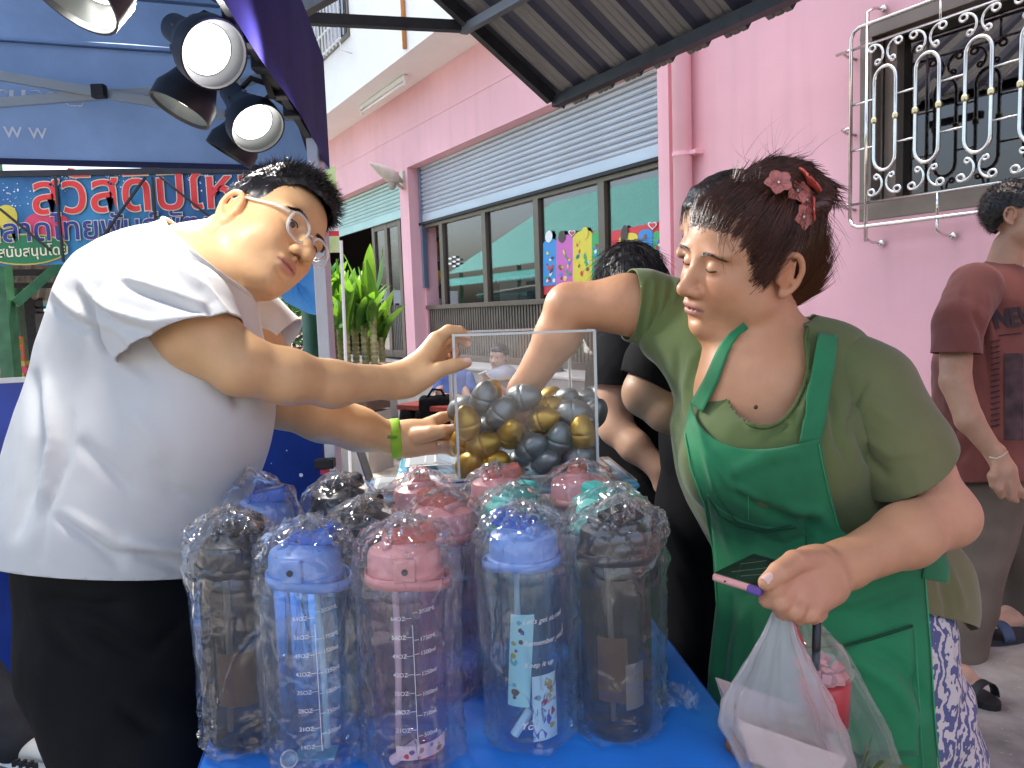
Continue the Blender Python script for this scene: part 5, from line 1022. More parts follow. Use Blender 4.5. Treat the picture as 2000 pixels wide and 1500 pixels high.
def add_head(F, H, full=0., nose=1., open_=True, jaw=1., lips=1.):
    """skull, face, nose, lips, lids and ears; x forward, y to the person's left, z up"""
    E, Cn = H.ell, H.cone
    E(F, (-.012, 0, .035), (.096, .076, .092), .01); E(F, (.042, 0, .045), (.052, .064, .056), .03); E(F, (.036, 0, -.02), (.056, .064, .075), .03)
    E(F, (.028, 0, -.066), (.056, .052+.008*full, .048), .03)
    for y in (-1, 1):
        E(F, (.055, y*.036, -.030), (.034, .027+.004*full, .032), .025); E(F, (.018, y*(.046+.006*full), -.058), (.036, .022+.006*full, .036), .025)
        E(F, (.073, y*.033, .026), (.020, .028, .0085), .016, rot=rotz(-y*.35))
    E(F, (.070, 0, -.100), (.021, .023*jaw, .017), .022); E(F, (.030, 0, -.098), (.045, .036+.008*full, .020+.008*full), .03)
    E(F, (.079, 0, -.064), (.018, .027, .021), .018)
    for y in (-1, 1): E(F, (.103, y*.034, .004), (.017, .021, .0105), .014, 's')
    Cn(F, (.083, 0, .018), (.100*nose, 0, -.014), .0080, .0095, .014); Cn(F, (.100*nose, 0, -.014), (.113*nose, 0, -.034), .0095, .0128*nose, .009)
    for y in (-1, 1): E(F, (.101*nose, y*.0165, -.038), (.0130, .0098, .0092), .007); E(F, (.1065*nose, y*.0085, -.0475), (.006, .0042, .004), .003, 's')
    E(F, (.098, 0, -.046), (.010, .006, .005), .006)
    E(F, (.0965, 0, -.0605), (.0085, .0235, .0062*lips), .006); E(F, (.0935, 0, -.0735), (.0095, .0205, .0072*lips), .006); E(F, (.105, 0, -.0668), (.0105, .0265, .0014), .0025, 's')
    E(F, (.0965, 0, -.0855), (.007, .014, .005), .01, 's')
    for y in (-1, 1):
        E(F, (.0775, y*.0325, .003), (.0158, .0172, .0138), .005)
        if open_: E(F, (.0945, y*.0325, .0018), (.012, .0128, .0046), .002, 's')
        # ear: helix, antihelix, lobe, hollow
        ex, ez = -.012, -.006; hel = [(.010, -.010), (.013, .012), (.006, .028), (-.008, .033), (-.021, .026), (-.026, .008), (-.022, -.012), (-.012, -.024), (-.002, -.031)]
        E(F, (ex-.006, y*.079, ez), (.020, .0045, .029), .004, rot=rotz(y*.32))
        for _ in range(2): hel = [hel[0]]+[q for a_, b_ in zip(hel[:-1], hel[1:]) for q in ((a_[0]*.75+b_[0]*.25, a_[1]*.75+b_[1]*.25), (a_[0]*.25+b_[0]*.75, a_[1]*.25+b_[1]*.75))]+[hel[-1]]
        pts = [(ex+a, y*(.0835-.20*a*1.0+(.0015 if b_ > 0 else 0)), ez+b_) for a, b_ in hel]
        for a, b_ in zip(pts[:-1], pts[1:]): Cn(F, a, b_, .0042, .0042, .003)
        E(F, (ex+.001, y*.0822, ez-.029), (.0085, .005, .0085), .004); E(F, (ex-.004, y*.0880, ez+.002), (.0115, .0042, .017), .004, 's', rotz(y*.32)); Cn(F, (ex-.014, y*.0845, ez+.018), (ex-.013, y*.083, ez-.012), .0028, .003, .003); E(F, (ex+.011, y*.081, ez-.003), (.004, .005, .007), .004)
def facecol(H, V, base, lip=(.50, .19, .15), flush=.1, nails=()):
    """natural colouring: lips, cheeks, ears, knuckles; painted shade in mouth line and nostrils"""
    q = H.loc(V); C = np.tile(np.asarray(base, float), (len(V), 1)); near = (np.abs(q) < np.array([.16, .12, .17])).all(1)
    def blend(m, col): C[:] = C*(1-m[:, None])+np.asarray(col)*m[:, None]
    g = lambda c, r: near*np.exp(-(((q-np.asarray(c))/np.asarray(r))**2).sum(1))
    b = np.asarray(base)
    for y in (-1, 1): blend(np.clip(g((.075, y*.045, -.032), (.04, .026, .022)), 0, 1)*flush*3.2, b*np.array([.98, .72, .66])); blend(np.clip(g((-.012, y*.086, -.006), (.03, .012, .035)), 0, 1)*.45, b*np.array([1.0, .72, .64])); blend(np.clip(g((.088, y*.033, -.004), (.02, .018, .009)), 0, 1)*.35, b*np.array([.75, .62, .58]))
    blend(np.clip(g((.112, 0, -.036), (.02, .02, .014)), 0, 1)*.5, b*np.array([1.0, .76, .68]))
    m = near*(q[:, 0] > .07)*np.clip(1.25-((q[:, 1]/.0255)**2+((q[:, 2]+.0675)/.0125)**2), 0, 1)**.6; blend(np.clip(m, 0, 1)*.85, lip)
    m = near*(q[:, 0] > .07)*np.exp(-((q[:, 2]+.0668-.0*q[:, 1])/.0019)**2)*(np.abs(q[:, 1]) < .027); blend(m*.75, np.asarray(lip)*.35)  # shade of the mouth groove painted as a dark line
    for y in (-1, 1): m = near*np.exp(-(((q-np.array([.1065, y*.0085, -.048]))/np.array([.007, .0045, .004]))**2).sum(1)); blend(np.clip(m*1.2, 0, 1)*.9, b*.12)  # nostril shade painted into the skin colour
    return C
def eyes(H, parent, gaze=(1, 0, 0), open_=True):
    for y in (-1, 1):
        c = H.w(.0775, y*.0325, .003)
        if open_:
            e = MB().ball(c, .0136*H.k, 20, 14).build('eye', M_eye, parent, smooth=True); g = H.R@np.asarray(gaze, float); g /= np.linalg.norm(g)
            prof = [(.0137*H.k*math.sin(a), .0137*H.k*math.cos(a)+.0004) for a in np.linspace(.47, .0, 7)]; MB().lathe(c, prof, 20, axis=g, cap0=False, cap1=False).build('iris', M_iris, e, smooth=True)
        ln = [H.w(.0775+.0176*math.cos(a)*.93, y*.0325+.0158*math.sin(a), .003+(.0048 if open_ else -.0045)*math.cos(a*1.1)*(1 if open_ else 1)) for a in np.linspace(-.95, .95, 11)]
        MB().tube(ln, [.0005]+[.0011]*9+[.0005], 6).build('eyelashes', M_lash, parent, smooth=True)
def brows(H, parent, m, seed=2, dens=170, ht=.024, ln=.011, thick=.0065, body=None):
    r = np.random.default_rng(seed); bt = bvh(meshVQ(body)); f = H.R[:, 0]
    roots = []; dr = []
    for y in (-1, 1):
        for k in range(dens):
            t = r.uniform(0, 1); yy = lerp(.014, .056, t); zz = ht+.004*math.sin(t*3)-.006*max(0, t-.6)*2+r.uniform(-1, 1)*thick*.5*(1-.6*t)
            h_ = bt.ray_cast(Vector(H.w(.15, y*yy, zz)), Vector(-f), .12)
            if h_[0] is None: continue
            n = H.R.T@np.array(h_[1]); roots.append(np.array(h_[0])+np.array(h_[1])*.0002); d = np.array([-.2, y*.9, .35-.6*t]); d = d-n*(d@n)+n*.18; dr.append(H.R@d)
    strands('eyebrows', np.array(roots), np.array(dr), ln*H.k*r.uniform(.6, 1, len(roots)), m, parent, .0006, 3, (0, 0, 0), .1, seed)
def hand_chain(F, pts, rad, k=.006): F.chain(pts, rad, .0028)
def nail(tip, prev, up, r, parent, name='fingernail'):
    tip, prev, up = [np.asarray(v, float) for v in (tip, prev, up)]; x = tip-prev; x /= np.linalg.norm(x); up = up-x*(up@x); up /= np.linalg.norm(up); y = np.cross(up, x)
    q = MB(); q.grid(lambda u, v: tip+x*(r*1.55*(u-.62))+y*(r*.78*math.sin((v-.5)*2.0))*(1-.25*abs(u-.5))+up*(r*(.30+.80*math.cos((v-.5)*2.0)-.16*(u-.3)**2)), 5, 6); o = q.build(name, M_nail, parent, smooth=True); return o
def body_obj(F, H, name, parent, base, lip=(.50, .19, .15), flush=.1, it=2, redden=()):
    V, Q = F.mesh(); V, Q = largest(V, Q); V = relax(V, Q, it, .4); me = npmesh(name, V, Q); C = facecol(H, V, base, lip, flush)
    for c, r, col, a in redden: m = np.exp(-((np.linalg.norm(V-np.asarray(c), axis=1)/r)**2))*a; C = C*(1-m[:, None])+np.asarray(col)*m[:, None]
    setcol(me, C); return link(name, me, M_skin, parent)
def garment(F, name, m, parent, cut=None, fl=(), noise=(.0, .05), seed=1, it=3, thick=.0022, extra=None, planes=()):
    V, Q = F.mesh(); V = relax(V, Q, it, .5); V0 = V
    if len(fl): V = folds(V, Q, fl)
    if noise[0]: V = V+vnorm(V, Q)*(fbm(V, noise[1], seed)*noise[0])[:, None]
    if extra is not None: V = extra(V, Q)
    V = relax(V, Q, 1, .4)
    if cut is not None: V, Q = keep(V, Q, cut(V0))
    me = npmesh(name, V, Q)
    if planes: clip(me, planes)
    o = link(name, me, m, parent); md = o.modifiers.new('cloth', 'SOLIDIFY'); md.thickness = thick; md.offset = -1; return o, V, Q
def side(V, c, n): return (V-np.asarray(c))@(np.asarray(n, float)/np.linalg.norm(n))
def px3(lst): return [P(*q) for q in lst]
def shoe(name, c, yaw, m, parent, L_=.27, sole=None):
    d = np.array([math.cos(yaw), math.sin(yaw), 0]); F = Field(c-np.array([.2, .2, .02]), c+np.array([.2, .2, .16]), .006); s_ = np.array([-d[1], d[0], 0])
    F.cone(c-d*.06+(0, 0, .045), c+d*.13+(0, 0, .035), .042, .038, .02, flat=(0, 0, 1), fk=.9); F.cone(c-d*.06+(0, 0, .05), c-d*.05+(0, 0, .10), .04, .042, .02)
    V, Q = F.mesh(); V[:, 2] = np.maximum(V[:, 2], c[2]+.012); o = link(name, npmesh(name, V, Q), m, parent)
    q = MB(); q.prism([c+d*(.045+.135*math.cos(a))+s_*(.048*math.sin(a))+np.array([0, 0, .001]) for a in np.linspace(0, 6.283, 25)[:-1]], (0, 0, .022)); q.build('sole', sole or M_plast_w, o); return o

def meshVQ(o):
    me = o.data; n = len(me.vertices); co = np.empty(n*3, np.float32); me.vertices.foreach_get('co', co); q = np.empty(len(me.loops), np.int32); me.loops.foreach_get('vertex_index', q); return co.reshape(-1, 3).astype(float), q.reshape(-1, 4)
# ================================================================ MAN IN THE WHITE T-SHIRT
man = thing('person', P(230, 1130, 1.24)*np.array([1, 1, 0]), 'man in white t-shirt and clear glasses leaning over to steady the egg box', 'person')
A_img = np.stack([RT, UP, -FW], 1)
Hm = Head(np.array([-.4291, 1.3516, 1.4472])+A_img@np.array([.013, -.002, .0]), A_img@np.array([.87, -.14, .46]), A_img@np.array([.345, .835, -.43]), .92)
F = Field((-.95, .93, .78), (-.02, 1.78, 1.66), .0025)
add_head(F, Hm, full=.55, nose=1.10, open_=True)
Hm.ell(F, (.035, 0, -.088), (.038, .044, .020), .03)                      # soft double chin
nb_ = P(372, 520, 1.30)
F.cone(Hm.w(-.025, 0, -.03), nb_, .062, .070, .03); F.cone(Hm.w(.012, 0, -.072), P(402, 548, 1.275), .040, .058, .03)
F.chain([P(370, 540, 1.28), P(310, 640, 1.27), P(260, 860, 1.27), P(235, 1080, 1.26)], [.07, .11, .14, .135], .04)
# right arm (near)
shR, elR, wrR = P(300, 585, 1.16), P(470, 713, 1.11), P(768, 746, 1.30)
F.chain([shR, P(390, 655, 1.115), elR], [.054, .050, .0425], .03); F.chain([elR, P(560, 735, 1.15), P(650, 750, 1.21), wrR], [.0415, .0395, .0345, .0275], .02, flat=(.2, .6, .2), fk=1.0)
F.cone(P(330, 600, 1.25), shR, .05, .055, .03)
# right hand spread over the rim of the box
F.cone(wrR, P(812, 728, 1.325), .0285, .030, .015, flat=FW, fk=.72)
for a, b_, ra, rb in (((800, 738, 1.32), (852, 664, 1.35), .021, .015), ((803, 735, 1.335), (858, 672, 1.372), .021, .0145), ((806, 738, 1.345), (860, 688, 1.392), .021, .014), ((808, 744, 1.35), (852, 704, 1.408), .020, .013), ((798, 752, 1.312), (834, 735, 1.315), .021, .017)): F.cone(P(*a), P(*b_), ra, rb, .014)
fing = {'index': ([(850, 664, 1.35), (876, 646, 1.362), (898, 647, 1.372), (911, 656, 1.378)], [.0125, .0110, .0096, .0084]), 'middle': ([(857, 672, 1.372), (888, 656, 1.388), (904, 663, 1.396), (911, 672, 1.398)], [.0125, .0108, .0094, .0082]),
        'ring': ([(859, 688, 1.392), (880, 672, 1.412), (887, 685, 1.42), (884, 699, 1.42)], [.012, .0104, .009, .008]), 'little': ([(851, 704, 1.408), (870, 692, 1.43), (878, 703, 1.436), (876, 714, 1.434)], [.0105, .009, .008, .007]),
        'thumb': ([(832, 737, 1.315), (858, 722, 1.318), (886, 714, 1.328), (912, 708, 1.338)], [.0165, .0138, .0122, .0094])}
for p_, r_ in fing.values(): hand_chain(F, px3(p_), r_, .0055)
# left arm (far) and hand holding the lower edge
shL, elL, wrL = P(455, 605, 1.48), P(545, 778, 1.42), P(768, 857, 1.47)
F.cone(P(370, 575, 1.30), shL, .065, .062, .04); F.chain([shL, elL], [.066, .052], .03); F.chain([elL, P(630, 812, 1.42), P(700, 838, 1.44), wrL], [.052, .046, .0385, .0295], .02)
F.cone(wrL, P(800, 853, 1.475), .0295, .031, .015, flat=FW, fk=.75)
for a, b_, ra, rb in (((795, 850, 1.475), (838, 832, 1.49), .024, .016), ((795, 858, 1.475), (846, 850, 1.475), .027, .018), ((795, 868, 1.47), (846, 872, 1.47), .024, .016)): F.cone(P(*a), P(*b_), ra, rb, .016)
lf_ = {'thumb': ([(815, 852, 1.455), (842, 846, 1.445), (866, 842, 1.445), (884, 838, 1.45)], [.0185, .0145, .0122, .0095]), 'index': ([(834, 830, 1.495), (862, 816, 1.50), (880, 812, 1.505), (896, 814, 1.51)], [.0145, .0115, .010, .0085]), 'middle': ([(842, 848, 1.49), (872, 846, 1.50), (888, 852, 1.51), (892, 860, 1.51)], [.0145, .0118, .010, .0085]),
       'ring': ([(844, 862, 1.48), (870, 862, 1.49), (884, 868, 1.50), (887, 875, 1.5)], [.0135, .011, .0098, .0083]), 'little': ([(842, 874, 1.47), (866, 876, 1.475), (880, 880, 1.48), (884, 885, 1.48)], [.0125, .0102, .009, .0075])}
for p_, r_ in lf_.values(): hand_chain(F, px3(p_), r_, .0055)
SK1 = (.66, .395, .20)
bm_ = body_obj(F, Hm, 'body', man, SK1, redden=[(P(*fing['thumb'][0][-1]), .02, (.62, .30, .21), .5), (P(*fing['index'][0][-1]), .02, (.62, .30, .21), .5), (P(882, 690, 1.42), .03, (.62, .27, .19), .6), (P(850, 866, 1.47), .05, (.62, .31, .22), .6)])
for nm, up in (('index', A_img@np.array([.5, .8, .3])), ('middle', A_img@np.array([.6, .3, .6])), ('thumb', A_img@np.array([.1, .5, .85]))): p_, r_ = fing[nm]; nail(P(*p_[-1]), P(*p_[-2]), up, r_[-1], bm_)
p_, r_ = lf_['thumb']; nail(P(*p_[-1]), P(*p_[-2]), A_img@np.array([-.1, .7, .6]), r_[-1], bm_)
eyes(Hm, man, (1, -.15, -.12)); brows(Hm, man, M_hair, 3, 230, body=bm_)
# watch strap
wd_ = (P(800, 853, 1.475)-wrL); wd_ /= np.linalg.norm(wd_); q = MB(); q.lathe(wrL-wd_*.006, [(.036, 0), (.0385, .002), (.0385, .019), (.036, .021)], 36, axis=wd_, cap0=False, cap1=False, sx=.92, ref=FW); ws_ = q.build('watch_strap', mat('lime_nylon', (.30, .55, .04), .8, bump=.5, bscale=600, bdist=.001), man, smooth=True)
MB().box(wrL+A_img@np.array([-.0, .006, .0365]), (.024, .006, .004), A_img).build('strap_keeper', mat('lime_dark', (.14, .30, .02), .8), ws_)
# hair: solid cap plus thousands of short strands
def hair_cap(H, parent, m, mask, c=(-.014, 0, .045), r=(.106, .0825, .100), noise=.003, seed=1, name='hair', extra=()):
    lo = H.c-.2; F2 = Field(lo, H.c+.2, .003); H.ell(F2, c, r)
    for c2, r2 in extra: H.ell(F2, c2, r2, .02)
    V, Q = F2.mesh(); q = H.loc(V); mask0 = mask; mask = lambda q: mask0(q) & (((q[:, 0]+.014)/.027)**2+((q[:, 2]+.004)/.035)**2 > 1); V = V+vnorm(V, Q)*(fbm(V, .035, seed)*noise)[:, None]; V, Q = keep(V, Q, mask(q)); return link(name, npmesh(name, V, Q), m, parent), V, Q
def hm_mask(q):
    x, y, z = q.T; return (z > np.interp(x, [-.12, -.06, -.02, .0, .02, .035, .05, .07, .1], [-.062, -.055, .012, .022, .018, .03, .064, .078, .082]))
hc, hV, hQ = hair_cap(Hm, man, M_hair, hm_mask, extra=(((.045, 0, .092), (.058, .066, .04)), ((-.0, 0, .118), (.07, .06, .035))))
rr = np.random.default_rng(4); idx = rr.integers(0, len(hV), 5200); Nn = vnorm(hV, hQ)[idx]; ql = Hm.loc(hV[idx]); topw = np.clip((ql[:, 2]-.05)/.06, 0, 1)
dirs = Nn*(.25+.45*topw[:, None])+(Hm.R@np.array([.55, .1, .1]))*topw[:, None]*.8+(Hm.R@np.array([-.5, 0, -.5]))*(1-topw[:, None])*.9+rr.normal(size=(len(idx), 3))*.28
strands('hair_strands', hV[idx]-Nn*.003, dirs, (.007+.014*topw)*rr.uniform(.6, 1.2, len(idx)), M_hair, hc, .00075, 3, (0, 0, -.15), .35, 7)
# clear plastic glasses
gl = bpy.data.objects.new('glasses', None); COL.objects.link(gl); gl.location = Vector(Hm.w(.10, 0, 0)); adopt(gl, man); gl.empty_display_size = .03
M_clr = mat('clear_frame', (.78, .78, .76), .08, spec=.7, alpha=.5, coat=.6); M_lens = film('lens', (.985, .99, .99), .01, 1.45)
for y in (-1, 1):
    pts = []
    for a in np.linspace(0, 2*math.pi, 37)[:-1]: ca, sa = math.cos(a), math.sin(a); e = .78; pts.append(Hm.w(.109-.055*abs(abs(.034+.0*y)+.0245*np.sign(ca)*abs(ca)**e-.012)**1*.6, y*(.0345+.0258*np.sign(ca)*abs(ca)**e), -.004+.0225*np.sign(sa)*abs(sa)**e))
    q = MB(); q.tube(pts, .0026, 8, closed=True); rim = q.build('rim', M_clr, gl, smooth=True); q = MB(); cp = np.mean(pts, 0); q.add(pts+[cp], [(i, (i+1) % 36, 36) for i in range(36)]); q.build('lens', M_lens, rim)
    q = MB(); q.tube([Hm.w(.098, y*.060, .010), Hm.w(.075, y*.0745, .012), Hm.w(.02, y*.0815, .016), Hm.w(-.012, y*.0835, .020), Hm.w(-.03, y*.083, .004)], [.0030, .0030, .0026, .0024, .002], 8); q.build('temple', M_clr, gl, smooth=True)
q = MB(); q.tube([Hm.w(.106, .0105, .003), Hm.w(.1105, 0, .006), Hm.w(.106, -.0105, .003)], .0023, 8); q.build('bridge', M_clr, gl, smooth=True)
# T-shirt
M_tee = mat('white_cotton', (.62, .625, .61), .85, var=.02, vscale=8, bump=.18, bscale=900, bdist=.0008, sheen=.15)
F = Field((-1.25, .80, .78), (-.28, 1.78, 1.50), .0055)
F.chain(px3([(398, 505, 1.285), (372, 545, 1.285), (335, 620, 1.28), (303, 720, 1.28), (270, 880, 1.275), (240, 1010, 1.27), (228, 1180, 1.27)]), [.060, .088, .136, .164, .176, .182, .182], .04)
F.cone(P(270, 600, 1.21), P(352, 508, 1.26), .112, .050, .05); F.ell(P(305, 555, 1.18), (.10, .085, .085), None, .05); F.ell(P(395, 800, 1.22), (.105, .14, .15), None, .06)
nk_c, nk_n = P(404, 498, 1.285), A_img@np.array([.66, .74, -.06])
slc = (P(240, 690, 1.10)+P(455, 637, 1.10))/2; sln = A_img@np.array([.36, -.93, .06]); sl2c, sl2n = P(552, 668, 1.49), A_img@np.array([.75, -.60, 0])
hA, hB, hC = P(5, 1062, 1.36), P(250, 1140, 1.085), P(478, 1108, 1.32); hn = np.cross(hB-hA, hC-hA); hn = hn if hn[2] < 0 else -hn
fl_ = [([(150, 560), (172, 610), (190, 650), (212, 690)], 9, -.012), ([(205, 640), (250, 700), (300, 740)], 12, -.004), ([(245, 488), (330, 515), (400, 565), (448, 622)], 9, .0065), ([(285, 470), (350, 500), (405, 555)], 7, -.005), ([(235, 552), (330, 588), (400, 612)], 8, -.007), ([(225, 535), (320, 568), (420, 606)], 8, .005),
       ([(158, 560), (215, 605), (300, 632), (400, 622)], 9, .007), ([(175, 590), (240, 640), (330, 655)], 8, -.005), ([(95, 585), (130, 622), (195, 655)], 8, -.007), ([(100, 560), (140, 600), (200, 640)], 8, .006), ([(213, 476), (180, 510), (158, 545)], 5, -.004),
       ([(110, 1010), (180, 1058), (240, 1108)], 10, -.007), ([(130, 1000), (210, 1050), (270, 1095)], 9, .006), ([(215, 1075), (290, 1086), (365, 1118)], 9, -.008), ([(235, 1060), (330, 1070), (420, 1085)], 12, .009), ([(140, 800), (132, 900), (92, 1000), (78, 1100)], 5, -.004), ([(60, 720), (72, 850), (52, 960), (30, 1050)], 14, -.010), ([(90, 740), (105, 860), (80, 980)], 14, .008),
       ([(150, 860), (200, 905), (260, 960)], 16, -.005), ([(300, 900), (340, 960), (420, 1000)], 18, -.005), ([(250, 800), (300, 850), (330, 900)], 18, .004), ([(60, 1085), (160, 1122), (250, 1130), (400, 1118)], 3, -.0015), ([(470, 640), (490, 720), (500, 790)], 14, .008), ([(440, 660), (455, 730), (470, 800)], 12, -.007), ([(405, 590), (420, 640), (430, 690)], 10, -.005), ([(255, 675), (350, 655), (450, 628)], 3, -.0015)]
fl_ = [(a, b*.9, c*1.6) for a, b, c in fl_]
tee, tV, tQ = garment(F, 't_shirt', M_tee, man, None, fl_, (.0022, .16), 3, planes=[(nk_c, nk_n), (hB, hn)])
Fs = Field((-.95, .80, 1.0), (-.25, 1.5, 1.5), .005); Fs.chain(px3([(282, 580, 1.20), (335, 628, 1.128), (385, 690, 1.09)]), [.092, .086, .078], .035); garment(Fs, 'sleeve', M_tee, tee, None, fl_, (.0015, .12), 3, planes=[(slc, sln)])
Fs = Field((-.75, 1.1, 1.0), (-.05, 1.75, 1.5), .006); Fs.chain(px3([(420, 600, 1.42), (480, 625, 1.47), (575, 685, 1.50)]), [.07, .066, .056], .03); garment(Fs, 'sleeve', M_tee, tee, None, fl_, (.0015, .12), 3, planes=[(sl2c, sl2n)])
# ribbed collar following the neck opening
from mathutils.bvhtree import BVHTree
def cut_ring(o, c, n, nn=56):
    """the open edge that a plane cut left, as an even loop of points"""
    co = np.empty(len(o.data.vertices)*3, np.float32); o.data.vertices.foreach_get('co', co); co = co.reshape(-1, 3).astype(float); n = np.asarray(n, float)/np.linalg.norm(n); p = co[np.abs((co-c)@n) < 2e-5]
    x = np.cross(n, (0, 0, 1.)); x /= np.linalg.norm(x); y = np.cross(n, x); m = p.mean(0); a = np.arctan2((p-m)@y, (p-m)@x); i = np.argsort(a); a, p = a[i], p[i]; t = np.linspace(-math.pi, math.pi, nn+1)[:-1]
    aa = np.concatenate([a-2*math.pi, a, a+2*math.pi]); pp = np.concatenate([p]*3); return np.stack([np.interp(t, aa, pp[:, k]) for k in range(3)], 1)
ring = cut_ring(tee, nk_c, nk_n); ring = sum(np.roll(ring, k, 0) for k in (-1, 0, 1))/3
q = MB(); q.tube(ring, .0042, 8, closed=True); q.build('collar', M_tee, tee, smooth=True)
# black lanyard cord at the neck
q = MB(); q.tube([P(388, 505, 1.215), P(396, 545, 1.195), P(408, 578, 1.18), P(412, 585, 1.18)], .0022, 6).tube([P(450, 575, 1.215), P(447, 600, 1.205), P(443, 620, 1.20)], .0022, 6); q.build('lanyard', mat('lanyard_navy', (.015, .015, .04), .7), man, smooth=True)
# trousers and shoes
M_trk = mat('black_trousers', (.0075, .0075, .008), .8, var=.3, vscale=6, bump=.25, bscale=700, bdist=.0008, spec=.18)
F = Field((-1.2, .85, .02), (-.2, 1.75, 1.1), .009); hp = P(240, 1120, 1.27); kN = P(268, 1480, 1.20); kF = P(330, 1480, 1.40)
F.cone(hp+(0, 0, -.10), hp+(0, 0, .08), .152, .160, .03); F.chain([hp+np.array([-.01, -.05, -.12]), kN, kN*np.array([1, 1, 0])+(-.02, .02, .05)], [.128, .108, .085], .03); F.chain([hp+np.array([.05, .09, -.12]), kF, kF*np.array([1, 1, 0])+(0, .02, .05)], [.13, .105, .085], .03)
garment(F, 'trousers', M_trk, man, None, [(a, b*1.2, c*1.7) for a, b, c in [([(75, 1170), (180, 1190), (250, 1180)], 9, -.010), ([(125, 1195), (220, 1250), (290, 1280)], 9, -.008), ([(110, 1185), (200, 1225), (280, 1265)], 8, .007), ([(90, 1220), (130, 1270), (190, 1290)], 8, -.007), ([(230, 1380), (290, 1420), (320, 1420)], 10, -.006), ([(290, 1275), (340, 1230), (360, 1210)], 6, -.006)]], (.004, .12), 5)
shoe('shoe', kN*np.array([1, 1, 0]), .1, M_black, man); shoe('shoe', kF*np.array([1, 1, 0]), .1, M_black, man)
# ================================================================ WOMAN IN THE GREEN APRON
wom = thing('person', P(1600, 1250, 1.30)*np.array([1, 1, 0]), 'woman in olive t-shirt and green apron reaching into the egg box', 'person')
Hw = Head(np.array([.3786, 1.2345, 1.3651])+A_img@np.array([0, .0, 0]), A_img@np.array([-.93, -.13, .33]), A_img@np.array([-.05, .93, .36]), .98)
F = Field((-.02, .80, .78), (.80, 1.75, 1.60), .0025)
add_head(F, Hw, full=1.2, nose=1.0, open_=False, jaw=1.05, lips=1.3)
nkb = P(1492, 715, 1.27)
F.cone(Hw.w(-.030, 0, -.05), nkb, .054, .066, .03); F.cone(Hw.w(.0, 0, -.08), P(1462, 730, 1.22), .042, .05, .03)
F.chain([P(1495, 770, 1.28), P(1510, 880, 1.29), P(1550, 1000, 1.31)], [.125, .14, .14], .04)
F.ell(P(1475, 780, 1.225), (.085, .06, .08), None, .05)
# right arm reaching over into the box
sR, eR, wR = P(1345, 640, 1.38), P(1112, 600, 1.42), P(1022, 762, 1.455)
F.cone(P(1450, 710, 1.29), sR, .07, .060, .04); F.chain([sR, P(1225, 594, 1.39), eR], [.060, .0500, .0435], .025); F.chain([eR, P(1090, 655, 1.43), wR], [.0415, .0410, .0275], .018)
F.cone(wR, P(1012, 806, 1.46), .0275, .030, .014, flat=FW, fk=.7)
for a, b_, c_ in (((1000, 812, 1.455), (1004, 836, 1.445), (1013, 848, 1.435)), ((1012, 816, 1.452), (1018, 836, 1.438), (1022, 845, 1.425)), ((1022, 814, 1.455), (1032, 828, 1.44), (1033, 842, 1.43)), ((1030, 806, 1.46), (1043, 818, 1.45), (1046, 832, 1.44)), ((1000, 790, 1.45), (988, 812, 1.44), (992, 830, 1.43))): F.chain(px3([a, b_, c_]), [.0125, .0105, .0085], .006)
# left arm, bent, with phone and bags
sL, eL, wL = P(1700, 785, 1.22), P(1848, 1008, 1.12), P(1650, 1103, 1.0)
F.cone(P(1580, 740, 1.27), sL, .085, .07, .04); F.chain([sL, P(1775, 905, 1.17), eL], [.056, .051, .0425], .03); F.chain([eL, P(1770, 1046, 1.07), wL], [.0425, .0420, .0295], .02)
F.cone(wL, P(1590, 1118, .96), .0295, .033, .016, flat=A_img@np.array([.3, .5, .8]), fk=.75)
for a, b_ in (((1600, 1105, .97), (1538, 1120, .935)), ((1605, 1120, .965), (1545, 1148, .925)), ((1612, 1138, .965), (1562, 1168, .925)), ((1620, 1148, .97), (1585, 1180, .93))): F.cone(P(*a), P(*b_), .022, .0165, .014)
fw2 = {'thumb': ([(1590, 1098, .955), (1552, 1098, .925), (1522, 1118, .905), (1497, 1138, .895)], [.018, .0145, .0130, .0100]), 'index': ([(1542, 1122, .930), (1512, 1150, .905), (1500, 1170, .915), (1516, 1178, .94)], [.0150, .0122, .0108, .009]), 'middle': ([(1548, 1148, .925), (1524, 1176, .905), (1530, 1194, .92), (1552, 1192, .94)], [.0145, .0122, .0105, .009]),
       'ring': ([(1565, 1166, .925), (1552, 1192, .908), (1562, 1204, .925), (1580, 1198, .942)], [.014, .0115, .010, .0086]), 'little': ([(1588, 1178, .93), (1582, 1200, .918), (1592, 1206, .93), (1604, 1200, .945)], [.0125, .0102, .009, .0078])}
for p_, r_ in fw2.values(): hand_chain(F, px3(p_), r_, .0055)
SK2 = (.54, .275, .15)
bw2 = body_obj(F, Hw, 'body', wom, SK2, lip=(.42, .17, .15), flush=.16, redden=[(P(1855, 960, 1.12), .09, (.62, .29, .20), .45), (P(1560, 1150, .93), .06, (.58, .27, .19), .5), (P(1020, 830, 1.44), .04, (.58, .28, .20), .5)])
p_, r_ = fw2['thumb']; nail(P(*p_[-1]), P(*p_[-2]), A_img@np.array([-.2, .7, .6]), r_[-1], bw2)
MB().ball(onplane(1476, 795, P(1476, 795, 1.128), FW), .0035, 8, 6).build('mole', mat('mole_brown', (.10, .035, .025), .6), bw2, smooth=True)
eyes(Hw, wom, open_=False); brows(Hw, wom, M_hairb, 5, 170, .022, .010, .006, body=bw2)
